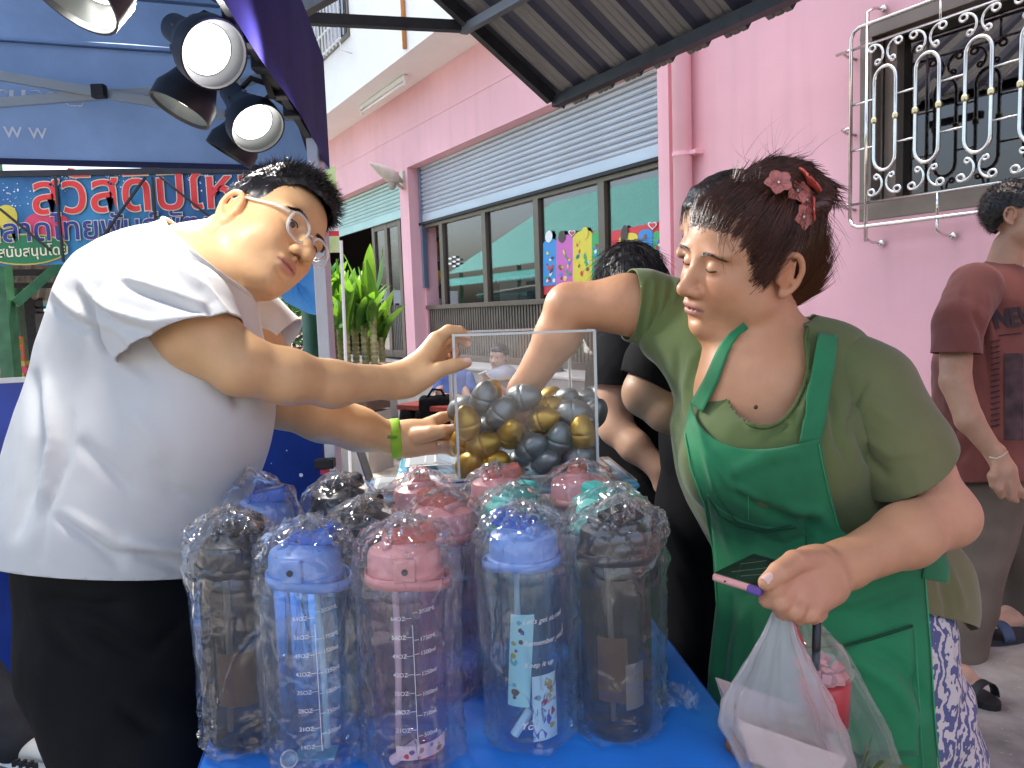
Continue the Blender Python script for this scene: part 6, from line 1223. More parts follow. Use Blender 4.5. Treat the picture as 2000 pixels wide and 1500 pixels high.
# hair: swept up into a loose bun
def hw_mask(q):
    x, y, z = q.T; return (z > np.interp(x, [-.13, -.07, -.03, -.008, .004, .02, .032, .045, .06, .08, .1], [-.085, -.075, -.03, .0, .0, -.02, -.010, .034, .054, .066, .070]))
hc2, hV2, hQ2 = hair_cap(Hw, wom, M_hairb, hw_mask, c=(-.018, 0, .030), r=(.105, .081, .096), noise=.002, seed=3, extra=(((-.075, 0, -.01), (.05, .062, .075)), ((.030, 0, .056), (.0618, .0645, .049))))
bc = Hw.w(-.05, .01, .118); F2 = Field(bc-.16, bc+.16, .004)
Hw.ell(F2, (-.050, .0, .122), (.048, .046, .036), .02); Hw.ell(F2, (-.085, .02, .095), (.04, .045, .045), .03); Hw.ell(F2, (-.015, -.005, .112), (.04, .045, .022), .03)
V, Q = F2.mesh(); V = V+vnorm(V, Q)*(.0045*np.sin((Hw.loc(V)[:, 0]*60+Hw.loc(V)[:, 2]*110+Hw.loc(V)[:, 1]*40))+fbm(V, .04, 4)*.004)[:, None]; bun = link('hair_bun', npmesh('hair_bun', V, Q), M_hairb, wom); bV, bQ = V, Q
rr = np.random.default_rng(14)
M_hairc = mat('chestnut_hair', (.10, .035, .013), .34, spec=.5)
idx = rr.integers(0, len(hV2), 3600); Nn = vnorm(hV2, hQ2)[idx]; to = bc-hV2[idx]; to -= Nn*(to*Nn).sum(1)[:, None]; to /= np.linalg.norm(to, axis=1)[:, None]+1e-9; ql = Hw.loc(hV2[idx])
dirs = to+Nn*.10+rr.normal(size=to.shape)*.07; low = (ql[:, 2] < .02) & (ql[:, 0] < -.02)
st_n = -vnorm(hV2, hQ2)[idx]*.10
def swept(name, sel, L0, L1, m, seed, r0=.0007):
    r = np.random.default_rng(seed); ii = np.where(sel)[0]; n = len(ii); k = 7; p = hV2[idx][ii]+Nn[ii]*.0008; pts = [p.copy()]; L_ = r.uniform(L0, L1, n)/k; jit = r.normal(size=(n, 3))*.10
    for j in range(k):
        q = Hw.loc(p); nl = np.stack([(q[:, 0]+.018)/.104**2, q[:, 1]/.081**2, (q[:, 2]-.030)/.096**2], 1); nl /= np.linalg.norm(nl, axis=1)[:, None]; nw = nl@Hw.R.T; d = bc-p; d -= nw*(d*nw).sum(1)[:, None]; d /= np.linalg.norm(d, axis=1)[:, None]+1e-9; p = p+(d+jit+nw*.015)*L_[:, None]; pts.append(p.copy())
    ribbons(name, np.stack(pts, 1), r0, m, hc2)
swept('hair_strands', ~low, .03, .07, M_hairb, 1, .0009); swept('hair_strands', (~low) & (rr.random(len(low)) < .22), .04, .08, M_hairc, 5, .0007); swept('hair_strands', low, .03, .07, M_hairc, 2, .0008)
# loose strands: on the bun, at the temple, at the nape, flying above
idx3 = rr.integers(0, len(bV), 2400); N3 = vnorm(bV, bQ)[idx3]; t3 = np.cross(N3, Hw.R[:, 1]+.5*Hw.R[:, 0]); t3 /= np.linalg.norm(t3, axis=1)[:, None]; strands('bun_strands', bV[idx3], t3-N3*.05+rr.normal(size=t3.shape)*.06, rr.uniform(.015, .04, 2400), M_hairb, bun, .0010, 5, (0, 0, 0), .2, 8)
q0 = np.array([Hw.w(-.03+rr.normal()*.03, rr.normal()*.02,   .148+rr.normal()*.01) for _ in range(26)]); strands('flyaway_hair', q0, np.array([A_img@np.array([rr.normal()*.7, .8, rr.normal()*.3]) for _ in range(26)]), rr.uniform(.03, .09, 26), M_hairb, bun, .00028, 7, tuple(A_img@np.array([.5, -.3, 0])), .6, 9)
q1 = np.array([P(1590+rr.normal()*8, 400+rr.uniform(0, 60), 1.27+rr.normal()*.02) for _ in range(170)]); strands('loose_tail', q1, np.array([A_img@np.array([.5+rr.normal()*.2, -.75+rr.normal()*.15, rr.normal()*.2]) for _ in range(170)]), rr.uniform(.03, .09, 170), M_hairb, hc2, .0005, 6, tuple(A_img@np.array([-.3, -.3, 0])), .3, 10)
q1 = np.array([Hw.w(.075+rr.normal()*.006, .035+rr.normal()*.012, .066+rr.normal()*.005) for _ in range(16)]); strands('temple_strands', q1, np.array([Hw.R@np.array([.55+rr.normal()*.15, .35+rr.normal()*.2, -.6]) for _ in range(16)]), rr.uniform(.03, .09, 16), M_hairb, hc2, .0004, 7, tuple(Hw.R@np.array([-.7, .25, -.9])), .35, 11)
bmask = np.zeros(len(hV2), int); ee = np.sort(np.concatenate([hQ2[:, [0, 1]], hQ2[:, [1, 2]], hQ2[:, [2, 3]], hQ2[:, [3, 0]]]), 1); ue, ec = np.unique(ee, axis=0, return_counts=True); bi = np.unique(ue[ec == 1]); qb = Hw.loc(hV2[bi]); bi = bi[(qb[:, 0] > -.005) & (qb[:, 2] > -.02)]
bsk = bvh(meshVQ(bw2)); PTS = []; r_ = np.random.default_rng(17)
for k in range(1500):
    p = hV2[r_.choice(bi)]; d = bc-p; d /= np.linalg.norm(d); p = p-d*abs(r_.normal())*.009+r_.normal(size=3)*.0015; h_ = bsk.find_nearest(Vector(p)); p = np.array(h_[0])+np.array(h_[1])*.0004; L_ = r_.uniform(.03, .07); pts = [p]; jt = r_.normal(size=3)*.12
    for j_ in range(7):
        q = Hw.loc(p); nl = np.array([(q[0]+.018)/.105**2, q[1]/.081**2, (q[2]-.030)/.096**2]); nl /= np.linalg.norm(nl); nw = Hw.R@nl; d = bc-p; d = d-nw*(d@nw); d /= np.linalg.norm(d)+1e-9; p = p+(d+jt+nw*(.16 if j_ < 2 else .02))*L_/7; pts.append(p)
    PTS.append(pts)
ribbons('hairline', np.array(PTS), .00042, M_hairb, hc2, .3)
# coral flower claw clip
clp = bpy.data.objects.new('hair_clip', None); COL.objects.link(clp); clp.location = Vector(P(1555, 385, 1.2)); adopt(clp, wom); clp.empty_display_size = .02
M_cor_ = mat('coral_petal', (.47, .16, .135), .45, var=.12, vscale=60, sss=.1, sss_scale=.003); M_cor2_ = mat('coral_back', (.60, .10, .07), .35); M_pearl = mat('pearl', (.8, .72, .65), .2)
BVh = bvh((bV, bQ), (hV2, hQ2))
def flower(px, py, d, r_, n, m=M_cor_, ph=0.):
    k = ray(px, py); h_ = BVh.ray_cast(Vector(CAM), Vector(k/np.linalg.norm(k))); c = P(px, py, 1.2) if h_[0] is None else np.array(h_[0])-k*.006; n = np.asarray(n, float); n /= np.linalg.norm(n); a, b_, z = frame3(np.cross(n, (.3, .2, 1)), n)[0], None, n; b_ = np.cross(z, a); q = MB()
    for k in range(5):
        an = ph+k*2*math.pi/5; dv = a*math.cos(an)+b_*math.sin(an); sv_ = np.cross(z, dv)
        q.grid(lambda u, v: c+dv*(r_*(.1+.9*v))+sv_*(r_*.46*(u-.5)*2*math.sin(math.pi*min(1, .12+.86*v))**.7)+z*(r_*(.35*v-.25*v*v+.25*(u-.5)**2*2)), 4, 5)
    o = q.build('flower', m, clp, smooth=True); o.modifiers.new('t', 'SOLIDIFY').thickness = .0012; MB().ball(c+z*.003, .0022, 8, 6).build('pearl', M_pearl, o, smooth=True); return o
flower(1520, 358, 1.185, .021, A_img@np.array([-.1, .3, 1]), M_cor_, .3); flower(1556, 374, 1.185, .021, A_img@np.array([.2, .2, 1]), M_cor_, .9); flower(1573, 392, 1.195, .022, A_img@np.array([.5, .1, .8]), M_cor_, .1); flower(1567, 424, 1.20, .020, A_img@np.array([.5, -.1, .9]), M_cor_, .6); flower(1578, 357, 1.215, .026, A_img@np.array([.75, .65, .3]), M_cor2_, .2); flower(1585, 408, 1.215, .019, A_img@np.array([.9, 0, .4]), M_cor2_, .5)
# olive T-shirt
M_olv = mat('olive_jersey', (.098, .125, .036), .85, var=.10, vscale=5, bump=.18, bscale=900, bdist=.0008, sheen=.2, attr='col')
F = Field((.05, .85, .72), (.95, 1.85, 1.36), .0045)
F.chain(px3([(1490, 735, 1.285), (1500, 800, 1.29), (1525, 900, 1.30), (1575, 1010, 1.32), (1620, 1120, 1.33), (1660, 1230, 1.34)]), [.100, .150, .160, .152, .158, .170], .05)
F.cone(P(1400, 700, 1.33), P(1625, 712, 1.26), .070, .070, .05); F.cone(P(1325, 640, 1.37), P(1470, 735, 1.285), .076, .095, .04); F.ell(P(1455, 905, 1.175), (.10, .085, .085), None, .05); F.ell(P(1560, 890, 1.165), (.08, .07, .08), None, .05)
F.ell(P(1780, 1150, 1.36), (.10, .12, .12), None, .06)
SH1 = A_img@np.array([-1.0, .06, .15]); sh1c = (P(1233, 548, 1.385)+P(1222, 640, 1.385))/2; SH2 = A_img@np.array([.56, -.82, -.1]); sh2c = (P(1738, 940, 1.14)+P(1845, 866, 1.2))/2
wfl = [([(1395, 700), (1440, 790), (1500, 840)], 8, .006), ([(1420, 740), (1470, 830), (1560, 800), (1590, 730)], 10, .006), ([(1560, 760), (1530, 830), (1490, 870)], 7, -.006), ([(1585, 720), (1570, 800), (1545, 850)], 6, .006), ([(1600, 760), (1590, 850)], 6, -.005), ([(1705, 720), (1665, 800), (1650, 880)], 5, -.006), ([(1620, 760), (1640, 860), (1660, 900)], 10, -.010),
       ([(1680, 850), (1740, 890), (1800, 880)], 9, .006), ([(1670, 830), (1700, 900), (1735, 930)], 9, -.008), ([(1690, 780), (1760, 830), (1830, 850)], 14, .004), ([(1420, 690), (1430, 780)], 7, .005), ([(1350, 690), (1340, 760), (1345, 830)], 8, .006), ([(1325, 680), (1318, 760), (1325, 860)], 8, -.006), ([(1370, 680), (1362, 740)], 6, -.005), ([(1850, 1100), (1870, 1150), (1885, 1190)], 9, .006), ([(1835, 1110), (1850, 1180), (1850, 1220)], 8, -.006)]
nkw = P(1488, 720, 1.20)
def wcut(V):
    px, py, d = proj(V); e = ((px-1490)/86)**2+((py-690)/142)**2 < 1; e &= (d < 1.37); back = (side(V, P(1500, 690, 1.29), A_img@np.array([.05, 1, -.15])) > 0) & (np.linalg.norm(V-P(1500, 665, 1.28), axis=1) < .082); return ~(e | back)
hemW = P(1860, 1205, 1.33)
wt_o, wV, wQ = garment(F, 't_shirt', M_olv, wom, wcut, wfl, (.002, .12), 7, planes=[(P(1850, 1222, 1.30), A_img@np.array([-.15, -1, .35]))])
Fs = Field((.0, .9, 1.15), (.45, 1.6, 1.50), .0045); Fs.chain(px3([(1410, 690, 1.37), (1345, 635, 1.375), (1255, 598, 1.385), (1190, 590, 1.39)]), [.085, .074, .061, .057], .03)
gath = [([(x, 548), (x-6, 590), (x-16, 650)], 4.5, (.0045 if i % 2 else -.0045)) for i, x in enumerate(range(1246, 1340, 11))]
slv1, _, _ = garment(Fs, 'sleeve', M_olv, wt_o, None, gath, (.001, .08), 2, planes=[(sh1c, SH1)])
Fs = Field((.35, .85, .95), (.95, 1.55, 1.38), .0045); Fs.chain(px3([(1600, 730, 1.27), (1680, 770, 1.235), (1752, 876, 1.185), (1796, 958, 1.15)]), [.085, .080, .072, .069], .04); slv2, _, _ = garment(Fs, 'sleeve', M_olv, wt_o, None, wfl, (.0015, .1), 4, planes=[(sh2c, SH2)])
for o_ in (wt_o, slv1, slv2):   # olive shifts to khaki towards the right of the view
    co = np.empty(len(o_.data.vertices)*3, np.float32); o_.data.vertices.foreach_get('co', co); co = co.reshape(-1, 3); n_ = np.clip(.5+.5*fbm(co, .35, 5), 0, 1)[:, None]; px_, py_, _ = proj(co); khaki_w = np.clip((px_-1560)/260, 0, 1)[:, None]*.8
    setcol(o_.data, np.array([.085, .125, .032])*(1-khaki_w)+np.array([.155, .135, .055])*khaki_w+n_*.01)
# lower body: patterned cotton trousers
M_palm = mat('palm_print', (.62, .55, .52), .85, bump=.1, bscale=500, bdist=.0006)
t_ = M_palm.node_tree; N_ = t_.nodes; L_ = t_.links; tc_ = N_.new('ShaderNodeTexCoord'); 
wv = N_.new('ShaderNodeTexWave'); wv.inputs['Scale'].default_value = 11; wv.inputs['Distortion'].default_value = 16; wv.inputs['Detail'].default_value = 3; wv.inputs['Detail Scale'].default_value = 2.2; L_.new(tc_.outputs['Object'], wv.inputs[0])
vo = N_.new('ShaderNodeTexVoronoi'); vo.feature = 'DISTANCE_TO_EDGE'; vo.inputs['Scale'].default_value = 26; nz_ = N_.new('ShaderNodeTexNoise'); nz_.inputs['Scale'].default_value = 14; mxv = N_.new('ShaderNodeMix'); mxv.data_type = 'VECTOR'; mxv.inputs[0].default_value = .12; L_.new(tc_.outputs['Object'], nz_.inputs[0]); L_.new(tc_.outputs['Object'], mxv.inputs[4]); L_.new(nz_.outputs['Color'], mxv.inputs[5]); L_.new(mxv.outputs[1], vo.inputs[0])
n2_ = N_.new('ShaderNodeTexNoise'); n2_.inputs['Scale'].default_value = 13; L_.new(tc_.outputs['Object'], n2_.inputs[0])
th = N_.new('ShaderNodeMath'); th.operation = 'ADD'; L_.new(wv.outputs['Fac'], th.inputs[0]); L_.new(n2_.outputs[0], th.inputs[1])
th2 = N_.new('ShaderNodeMapRange'); th2.inputs[1].default_value = .98; th2.inputs[2].default_value = 1.06; L_.new(th.outputs[0], th2.inputs[0])
cm = N_.new('ShaderNodeMix'); cm.data_type = 'RGBA'; cm.inputs[6].default_value = (.62, .56, .54, 1); cm.inputs[7].default_value = (.10, .11, .24, 1); L_.new(th2.outputs[0], cm.inputs[0]); L_.new(cm.outputs[2], N_['Principled BSDF'].inputs['Base Color'])
F = Field((.0, .9, .02), (1.15, 2.0, .98), .009); hpw = P(1650, 1240, 1.36)
F.cone(hpw+(0, 0, -.12), hpw+(0, 0, .02), .185, .175, .03); kw = hpw*np.array([1, 1, 0])
F.chain([hpw+(.09, .0, -.15), kw+(.13, .0, .48), kw+(.14, .03, .06)], [.135, .105, .095], .03); F.chain([hpw+(-.10, -.02, -.15), kw+(-.08, -.02, .48), kw+(-.09, 0, .06)], [.135, .105, .095], .03)
lowo, lV, lQ = garment(F, 'trousers', M_palm, wom, None, [([(1880, 1240), (1900, 1330), (1885, 1420)], 9, -.006), ([(1850, 1230), (1865, 1330), (1860, 1460)], 9, .005)], (.004, .1), 6)
shoe('shoe', kw+(.14, .0, 0), 2.8, M_black, wom, sole=M_black); shoe('shoe', kw+(-.09, -.03, 0), 2.8, M_black, wom, sole=M_black)
# apron draped over shirt and trousers
M_apr = mat('green_canvas', (.012, .165, .062), .82, var=.28, vscale=7, bump=.3, bscale=800, bdist=.0008, sheen=.12, det=6); M_stit = mat('apron_stitch', (.03, .28, .11), .8); M_slit = mat('apron_shadow_fold', (.006, .05, .022), .9)  # M_slit tubes carry the shade of the pocket slits in their colour
Fb = Field((-.0, .75, .25), (1.0, 1.9, 1.36), .010)     # smooth drape form under the apron
Fb.chain(px3([(1490, 735, 1.285), (1500, 800, 1.29), (1520, 900, 1.30), (1560, 1010, 1.31), (1590, 1120, 1.30), (1610, 1260, 1.29)]), [.105, .158, .174, .178, .20, .225], .05); Fb.ell(P(1455, 905, 1.175), (.10, .085, .085), None, .05); Fb.ell(P(1560, 890, 1.165), (.08, .07, .08), None, .05); Fb.cone(P(1610, 1260, 1.29), P(1610, 1260, 1.29)*np.array([1, 1, 0])+(0, 0, .3), .225, .25, .04)
bV_, bQ_ = Fb.mesh(); BVw = bvh((bV_, bQ_), (wV, wQ)); BVs = bvh((bV_, bQ_), (wV, wQ), meshVQ(bw2))
STRAP = False
def hit(px, py, off):
    k = ray(px, py); k /= np.linalg.norm(k); h_ = (BVs if STRAP else BVw).ray_cast(Vector(CAM), Vector(k))
    if h_[0] is None:
        h_ = BVw.find_nearest(Vector(CAM+k*1.22)); return np.array(h_[0])+np.array(h_[1])*off
    n = np.array(h_[1]); n = n if n@k < 0 else -n; return np.array(h_[0])-k*off*.6+n*off*.4
def rowpts(pl, n):
    pl = np.asarray(pl, float); L = np.concatenate([[0], np.cumsum(np.linalg.norm(np.diff(pl, axis=0), axis=1))]); t = np.linspace(0, L[-1], n); return np.stack([np.interp(t, L, pl[:, i]) for i in range(2)], 1)
def drape(name, Lp, Rp, nu, nv, off, m, parent, fl=(), thick=.0016, sm=2, bow=None):
    A, B = rowpts(Lp, nv), rowpts(Rp, nv); G_ = np.array([[hit(*(A[j]*(1-i/(nu-1))+B[j]*(i/(nu-1))+(0 if bow is None else np.array(bow)*(4*(i/(nu-1))*(1-i/(nu-1)))*(1-j/(nv-1)))), off) for i in range(nu)] for j in range(nv)])
    for _ in range(sm): G_[1:-1, 1:-1] = (G_[1:-1, 1:-1]*2+G_[:-2, 1:-1]+G_[2:, 1:-1]+G_[1:-1, :-2]+G_[1:-1, 2:])/6
    V = G_.reshape(-1, 3); Q = np.array([(j*nu+i, (j+1)*nu+i, (j+1)*nu+i+1, j*nu+i+1) for j in range(nv-1) for i in range(nu-1)]); nn = vnorm(V, Q)
    if ((CAM-V)*nn).sum() < 0: Q = Q[:, ::-1]
    if len(fl): V = folds(V, Q, fl, False)
    o = link(name, npmesh(name, V, Q), m, parent); md = o.modifiers.new('cloth', 'SOLIDIFY'); md.thickness = thick; md.offset = -1; return o, V.reshape(nv, nu, 3)
afl = [([(1400, 900), (1440, 960), (1500, 1000), (1560, 1015)], 10, -.008), ([(1385, 880), (1430, 950), (1490, 985)], 9, .008), ([(1360, 820), (1385, 900), (1400, 960)], 9, .006), ([(1480, 1050), (1530, 1070), (1575, 1050), (1580, 1000)], 12, -.008), ([(1530, 995), (1600, 1000), (1620, 1040)], 12, .007), ([(1420, 930), (1500, 890), (1570, 880)], 14, .005), ([(1460, 1180), (1440, 1260), (1430, 1350)], 10, .007), ([(1430, 1160), (1412, 1260), (1405, 1340)], 8, -.007), ([(1600, 1200), (1700, 1190), (1790, 1150)], 12, -.006), ([(1640, 1280), (1740, 1330), (1800, 1420)], 16, .007), ([(1690, 1260), (1760, 1300), (1815, 1380)], 13, -.007), ([(1640, 1380), (1660, 1440), (1700, 1500)], 14, .006), ([(1400, 990), (1440, 1100), (1450, 1160)], 12, .004)]
afl = [(a, b, c*1.5) for a, b, c in afl]
apo, apG = drape('apron', [(1352, 786), (1340, 850), (1352, 915), (1378, 985), (1396, 1080), (1402, 1180), (1388, 1300), (1380, 1420), (1385, 1560)], [(1600, 856), (1607, 905), (1620, 965), (1640, 1035), (1720, 1085), (1800, 1112), (1812, 1250), (1822, 1420), (1832, 1560)], 64, 110, .010, M_apr, wom, afl, bow=(-48, 52))
STRAP = True; drape('bib_strap', [(1452, 628), (1428, 648), (1410, 670), (1400, 690), (1378, 740), (1350, 790)], [(1462, 640), (1442, 658), (1430, 676), (1420, 700), (1402, 750), (1374, 806)], 6, 22, .008, M_apr, apo); drape('bib_strap', [(1597, 652), (1591, 685), (1578, 760), (1572, 800), (1560, 866)], [(1634, 656), (1630, 700), (1618, 780), (1612, 820), (1602, 860)], 8, 26, .009, M_apr, apo)
STRAP = False; drape('chest_pocket', [(1384, 962), (1392, 1010), (1398, 1070), (1403, 1130)], [(1556, 1022), (1574, 1040), (1574, 1090), (1570, 1130)], 30, 20, .0135, M_apr, apo, afl, bow=(-10, 24)); drape('hip_pocket', [(1560, 1262), (1570, 1330), (1580, 1400), (1590, 1470)], [(1776, 1222), (1782, 1300), (1786, 1400), (1790, 1470)], 24, 20, .0135, M_apr, apo, afl, bow=(0, 14))
def seam(pl, off, r_, m, parent, name='stitching', n=30): MB().tube([hit(*q, off) for q in rowpts(pl, n)], r_, 5).build(name, m, parent, smooth=True)
a_ = np.linspace(math.radians(-10), math.radians(112), 34); seam([(1490+88*math.cos(t), 690+145*math.sin(t)) for t in a_], .001, .0028, mat('olive_hem', (.075, .11, .03), .85), wt_o, 'neck_hem', 60)
seam([(1577, 720), (1576, 690), (1572, 660), (1576, 640)], .001, .0034, mat('olive_hem_b', (.075, .11, .03), .85), wt_o, 'neck_hem', 14); seam([(1386, 964), (1410, 1000), (1445, 1022), (1500, 1034), (1554, 1024)], .0165, .0014, M_slit, apo, 'pocket_opening_shade'); seam([(1402, 962), (1440, 1012), (1500, 1028), (1545, 1020)], .017, .0010, M_slit, apo, 'pocket_opening_shade'); seam([(1562, 1260), (1640, 1262), (1700, 1246), (1776, 1222)], .0165, .0022, M_slit, apo, 'pocket_opening_shade')
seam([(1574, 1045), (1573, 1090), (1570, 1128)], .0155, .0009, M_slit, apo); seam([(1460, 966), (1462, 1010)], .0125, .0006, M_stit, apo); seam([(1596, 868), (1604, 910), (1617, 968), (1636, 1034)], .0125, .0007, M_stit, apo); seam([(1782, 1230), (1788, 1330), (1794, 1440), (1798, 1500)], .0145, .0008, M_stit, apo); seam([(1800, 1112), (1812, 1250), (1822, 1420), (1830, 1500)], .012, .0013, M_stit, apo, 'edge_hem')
seam([(1343, 850), (1354, 915), (1380, 985), (1398, 1080), (1404, 1180)], .012, .0012, M_stit, apo, 'edge_hem'); drape('waist_tie', [(1800, 1090), (1798, 1112), (1796, 1130)], [(1836, 1075), (1850, 1110), (1846, 1140)], 8, 8, .014, M_apr, apo)
# phone in the left hand
ph = thing('smartphone', P(1450, 1120, .95), 'pink edged smartphone with dark cracked screen held in the left hand', 'phone')
pa, pb, pc_ = P(1391, 1120, .93), P(1488, 1150, .895), P(1476, 1084, 1.05); x, y, z = frame3(pb-pa, pc_-pa); wph, lph = np.linalg.norm(pb-pa), np.linalg.norm(pc_-pa)*1.02; ctr_ = pa+x*wph/2+y*lph/2; RR = np.stack([x, y, z], 1)
MB().box(ctr_-z*.0045, (wph, lph, .009), RR).build('case', mat('rose_case', (.62, .30, .28), .35, metal=.2), ph, bevel=.003); MB().box(ctr_+z*.0006, (wph*.95, lph*.96, .001), RR).build('screen', mat('dark_screen', (.012, .014, .013), .06, coat=.6), ph); MB().lathe(pa+x*wph*.28-y*.0005-z*.0045, [(.0012, 0), (.0012, .001)], 8, axis=-y).build('microphone_hole', M_black, ph)
MB().box(pa+x*wph*.86-z*.005+y*.004, (wph*.3, .012, .0105), RR).build('corner_guard', mat('violet_plastic', (.10, .05, .25), .35), ph, bevel=.003)
for a, b_ in (((.2, .15), (.75, .8)), ((.45, .1), (.9, .55)), ((.1, .5), (.4, .9))): MB().bar(ctr_+x*wph*(a[0]-.5)*.9+y*lph*(a[1]-.5)*.9+z*.0012, ctr_+x*wph*(b_[0]-.5)*.9+y*lph*(b_[1]-.5)*.9+z*.0012, .0004).build('crack', mat('crack_grey', (.2, .22, .2), .4), ph)
# plastic bags hanging from the fingers, boxed food, and a red iced drink
M_bag = film('bag_plastic', (.97, .96, .96), .16, 1.45, bump=.25, bscale=40, haze=.30, hazecol=(.86, .84, .84)); M_bag2 = film('bag_clear', (.93, .95, .93), .12, 1.45, bump=.3, bscale=50, haze=.14, hazecol=(.8, .82, .8))
def bag(name, label, top, rows, m, seed, nf=11, depth=.5):
    t = thing('plastic_bag', top, label, 'plastic bag'); r = np.random.default_rng(seed); V = []; n = 66; ph_ = r.uniform(0, 6.28, 4)
    for j, (xl, xr, y_, d) in enumerate(rows):
        a, b_ = P(xl, y_, d), P(xr, y_, d); c = (a+b_)/2; hw_ = np.linalg.norm(b_-a)/2; f_ = j/(len(rows)-1)
        for i in range(n):
            an = 2*math.pi*i/n; pl_ = 1+(.10*math.sin(nf*an+ph_[0])+.07*math.sin((nf+6)*an+ph_[1]))*(1-f_*.75)+.02*math.sin(5*an+j); V.append(c+RT*(hw_*math.cos(an)*pl_)-FW*(hw_*depth*math.sin(an)*pl_)+np.array([0, 0, .004*math.sin(3*an+ph_[2])*f_]))
    k = len(rows); Q = [(j*n+i, j*n+(i+1) % n, (j+1)*n+(i+1) % n, (j+1)*n+i) for j in range(k-1) for i in range(n)]; link('bag', npmesh('bag', V, Q), m, t); return t
def interp_rows(key, n): key = np.asarray(key, float); t = np.linspace(0, len(key)-1, n); return [tuple(np.interp(v, np.arange(len(key)), key[:, i]) for i in range(4)) for v in t]
b1 = bag('bag', 'white translucent carrier bag with a food tray hanging from the hand', P(1530, 1195, .93), interp_rows([(1512, 1545, 1188, .925), (1490, 1556, 1240, .92), (1452, 1588, 1305, .915), (1412, 1622, 1368, .91), (1408, 1645, 1420, .91), (1440, 1668, 1480, .91), (1470, 1668, 1560, .91)], 30), M_bag, 3)
b2 = bag('bag', 'clear bag of green food behind the drink cup', P(1570, 1200, .98), interp_rows([(1555, 1585, 1200, .97), (1560, 1650, 1270, 1.0), (1600, 1700, 1360, 1.02), (1630, 1738, 1430, 1.03), (1640, 1768, 1520, 1.03), (1640, 1775, 1580, 1.03)], 26), M_bag2, 5, 9, .6)
tray = thing('food_tray', P(1550, 1480, .91), 'pale foam food tray inside the white carrier bag', 'food tray'); ta, tb_ = P(1445, 1410, .90), P(1655, 1482, .885); q = MB(); dn = np.array([0, 0, -.05]); fwv = np.array([FW[0], FW[1], 0])*.11
q.add([ta, tb_, tb_+fwv, ta+fwv, lerp(ta, tb_, .12)+dn+fwv*.1, lerp(ta, tb_, .88)+dn+fwv*.1, lerp(ta, tb_, .88)+dn+fwv*.9, lerp(ta, tb_, .12)+dn+fwv*.9], [(0, 1, 5, 4), (1, 2, 6, 5), (2, 3, 7, 6), (3, 0, 4, 7), (4, 5, 6, 7)]); o = q.build('tray', mat('foam_pink', (.66, .5, .46), .6), tray); o.modifiers.new('t', 'SOLIDIFY').thickness = .002
MB().ball(lerp(ta, tb_, .5)+dn*.75+fwv*.5, .05, 14, 8, (1.3, .8, .4)).build('food', mat('stew_brown', (.28, .12, .07), .6, var=.4, vscale=40), tray, smooth=True)
gf = thing('wrapped_greens', P(1700, 1520, 1.03), 'bundle of leafy greens at the bottom of the clear bag', 'vegetables'); q = MB(); r_ = np.random.default_rng(6)
for k in range(60): c_ = P(1700+r_.normal()*22, 1500+abs(r_.normal())*40, 1.03+r_.normal()*.02); d_ = r_.normal(size=3)*.012; q.add([c_, c_+d_+(.004, 0, .008), c_+d_*2, c_+d_-(.004, 0, .008)], [(0, 1, 2, 3)])
tag(q.build('leaves', mat('greens', (.10, .13, .04), .6), gf), kind='stuff')
cup = thing('drink_cup', P(1610, 1400, .93), 'clear domed cup of iced red drink with a black straw', 'drink'); ax = A_img@np.array([-.10, .98, .12]); ax /= np.linalg.norm(ax); cb = P(1618, 1418, .955); cr = P(1606, 1322, .955); hh = np.linalg.norm(cr-cb); ax = (cr-cb)/hh
M_cup = film('cup_plastic', (.97, .97, .97), .03, 1.5, haze=.03)
MB().lathe(cb, [(.0, 0), (.026, 0), (.0355, hh), (.0375, hh+.002), (.0375, hh+.006)], 32, axis=ax, cap0=False, cap1=False).build('cup', M_cup, cup, smooth=True, autosmooth=.6)
MB().lathe(cr+ax*.004, [(.0385, 0), (.0385, .007), (.0355, .009), (.034, .022), (.028, .037), (.016, .048), (.007, .051)], 32, axis=ax, cap0=False, cap1=False).build('dome_lid', M_cup, cup, smooth=True)
MB().lathe(cb+ax*.002, [(.0, 0), (.0245, 0), (.0325, hh*.86), (.030, hh*.9), (.0, hh*.88)], 28, axis=ax, cap0=False, cap1=False).build('red_drink', mat('red_soda', (.62, .03, .04), .15, trans=.25, sss=.2), cup, smooth=True)
q = MB(); r_ = np.random.default_rng(7)
for k in range(26): a = r_.uniform(0, 6.28); rr_ = .026*r_.uniform(0, 1)**.5; p_ = cr+ax*(-.006+r_.uniform(0, .024))+RT*rr_*math.cos(a)-FW*rr_*math.sin(a); q.box(p_, (.011, .011, .009), rotz(r_.uniform(0, 3))@rotx(r_.uniform(0, 3)))
tag(q.build('crushed_ice', mat('pink_ice', (.72, .30, .30), .15, trans=.3), cup), kind='stuff')
MB().tube([P(1592, 1345, .945), P(1596, 1206, .925)], .0052, 12).build('straw', mat('black_straw', (.01, .01, .012), .3), cup, smooth=True); MB().tube([P(1545, 1208, .925), P(1562, 1250, .94), P(1572, 1285, .955)], .004, 8).tube([P(1548, 1206, .925), P(1552, 1235, .935)], .003, 8).build('red_bag_handle', mat('red_film', (.65, .06, .08), .35, alpha=.7), cup, smooth=True)
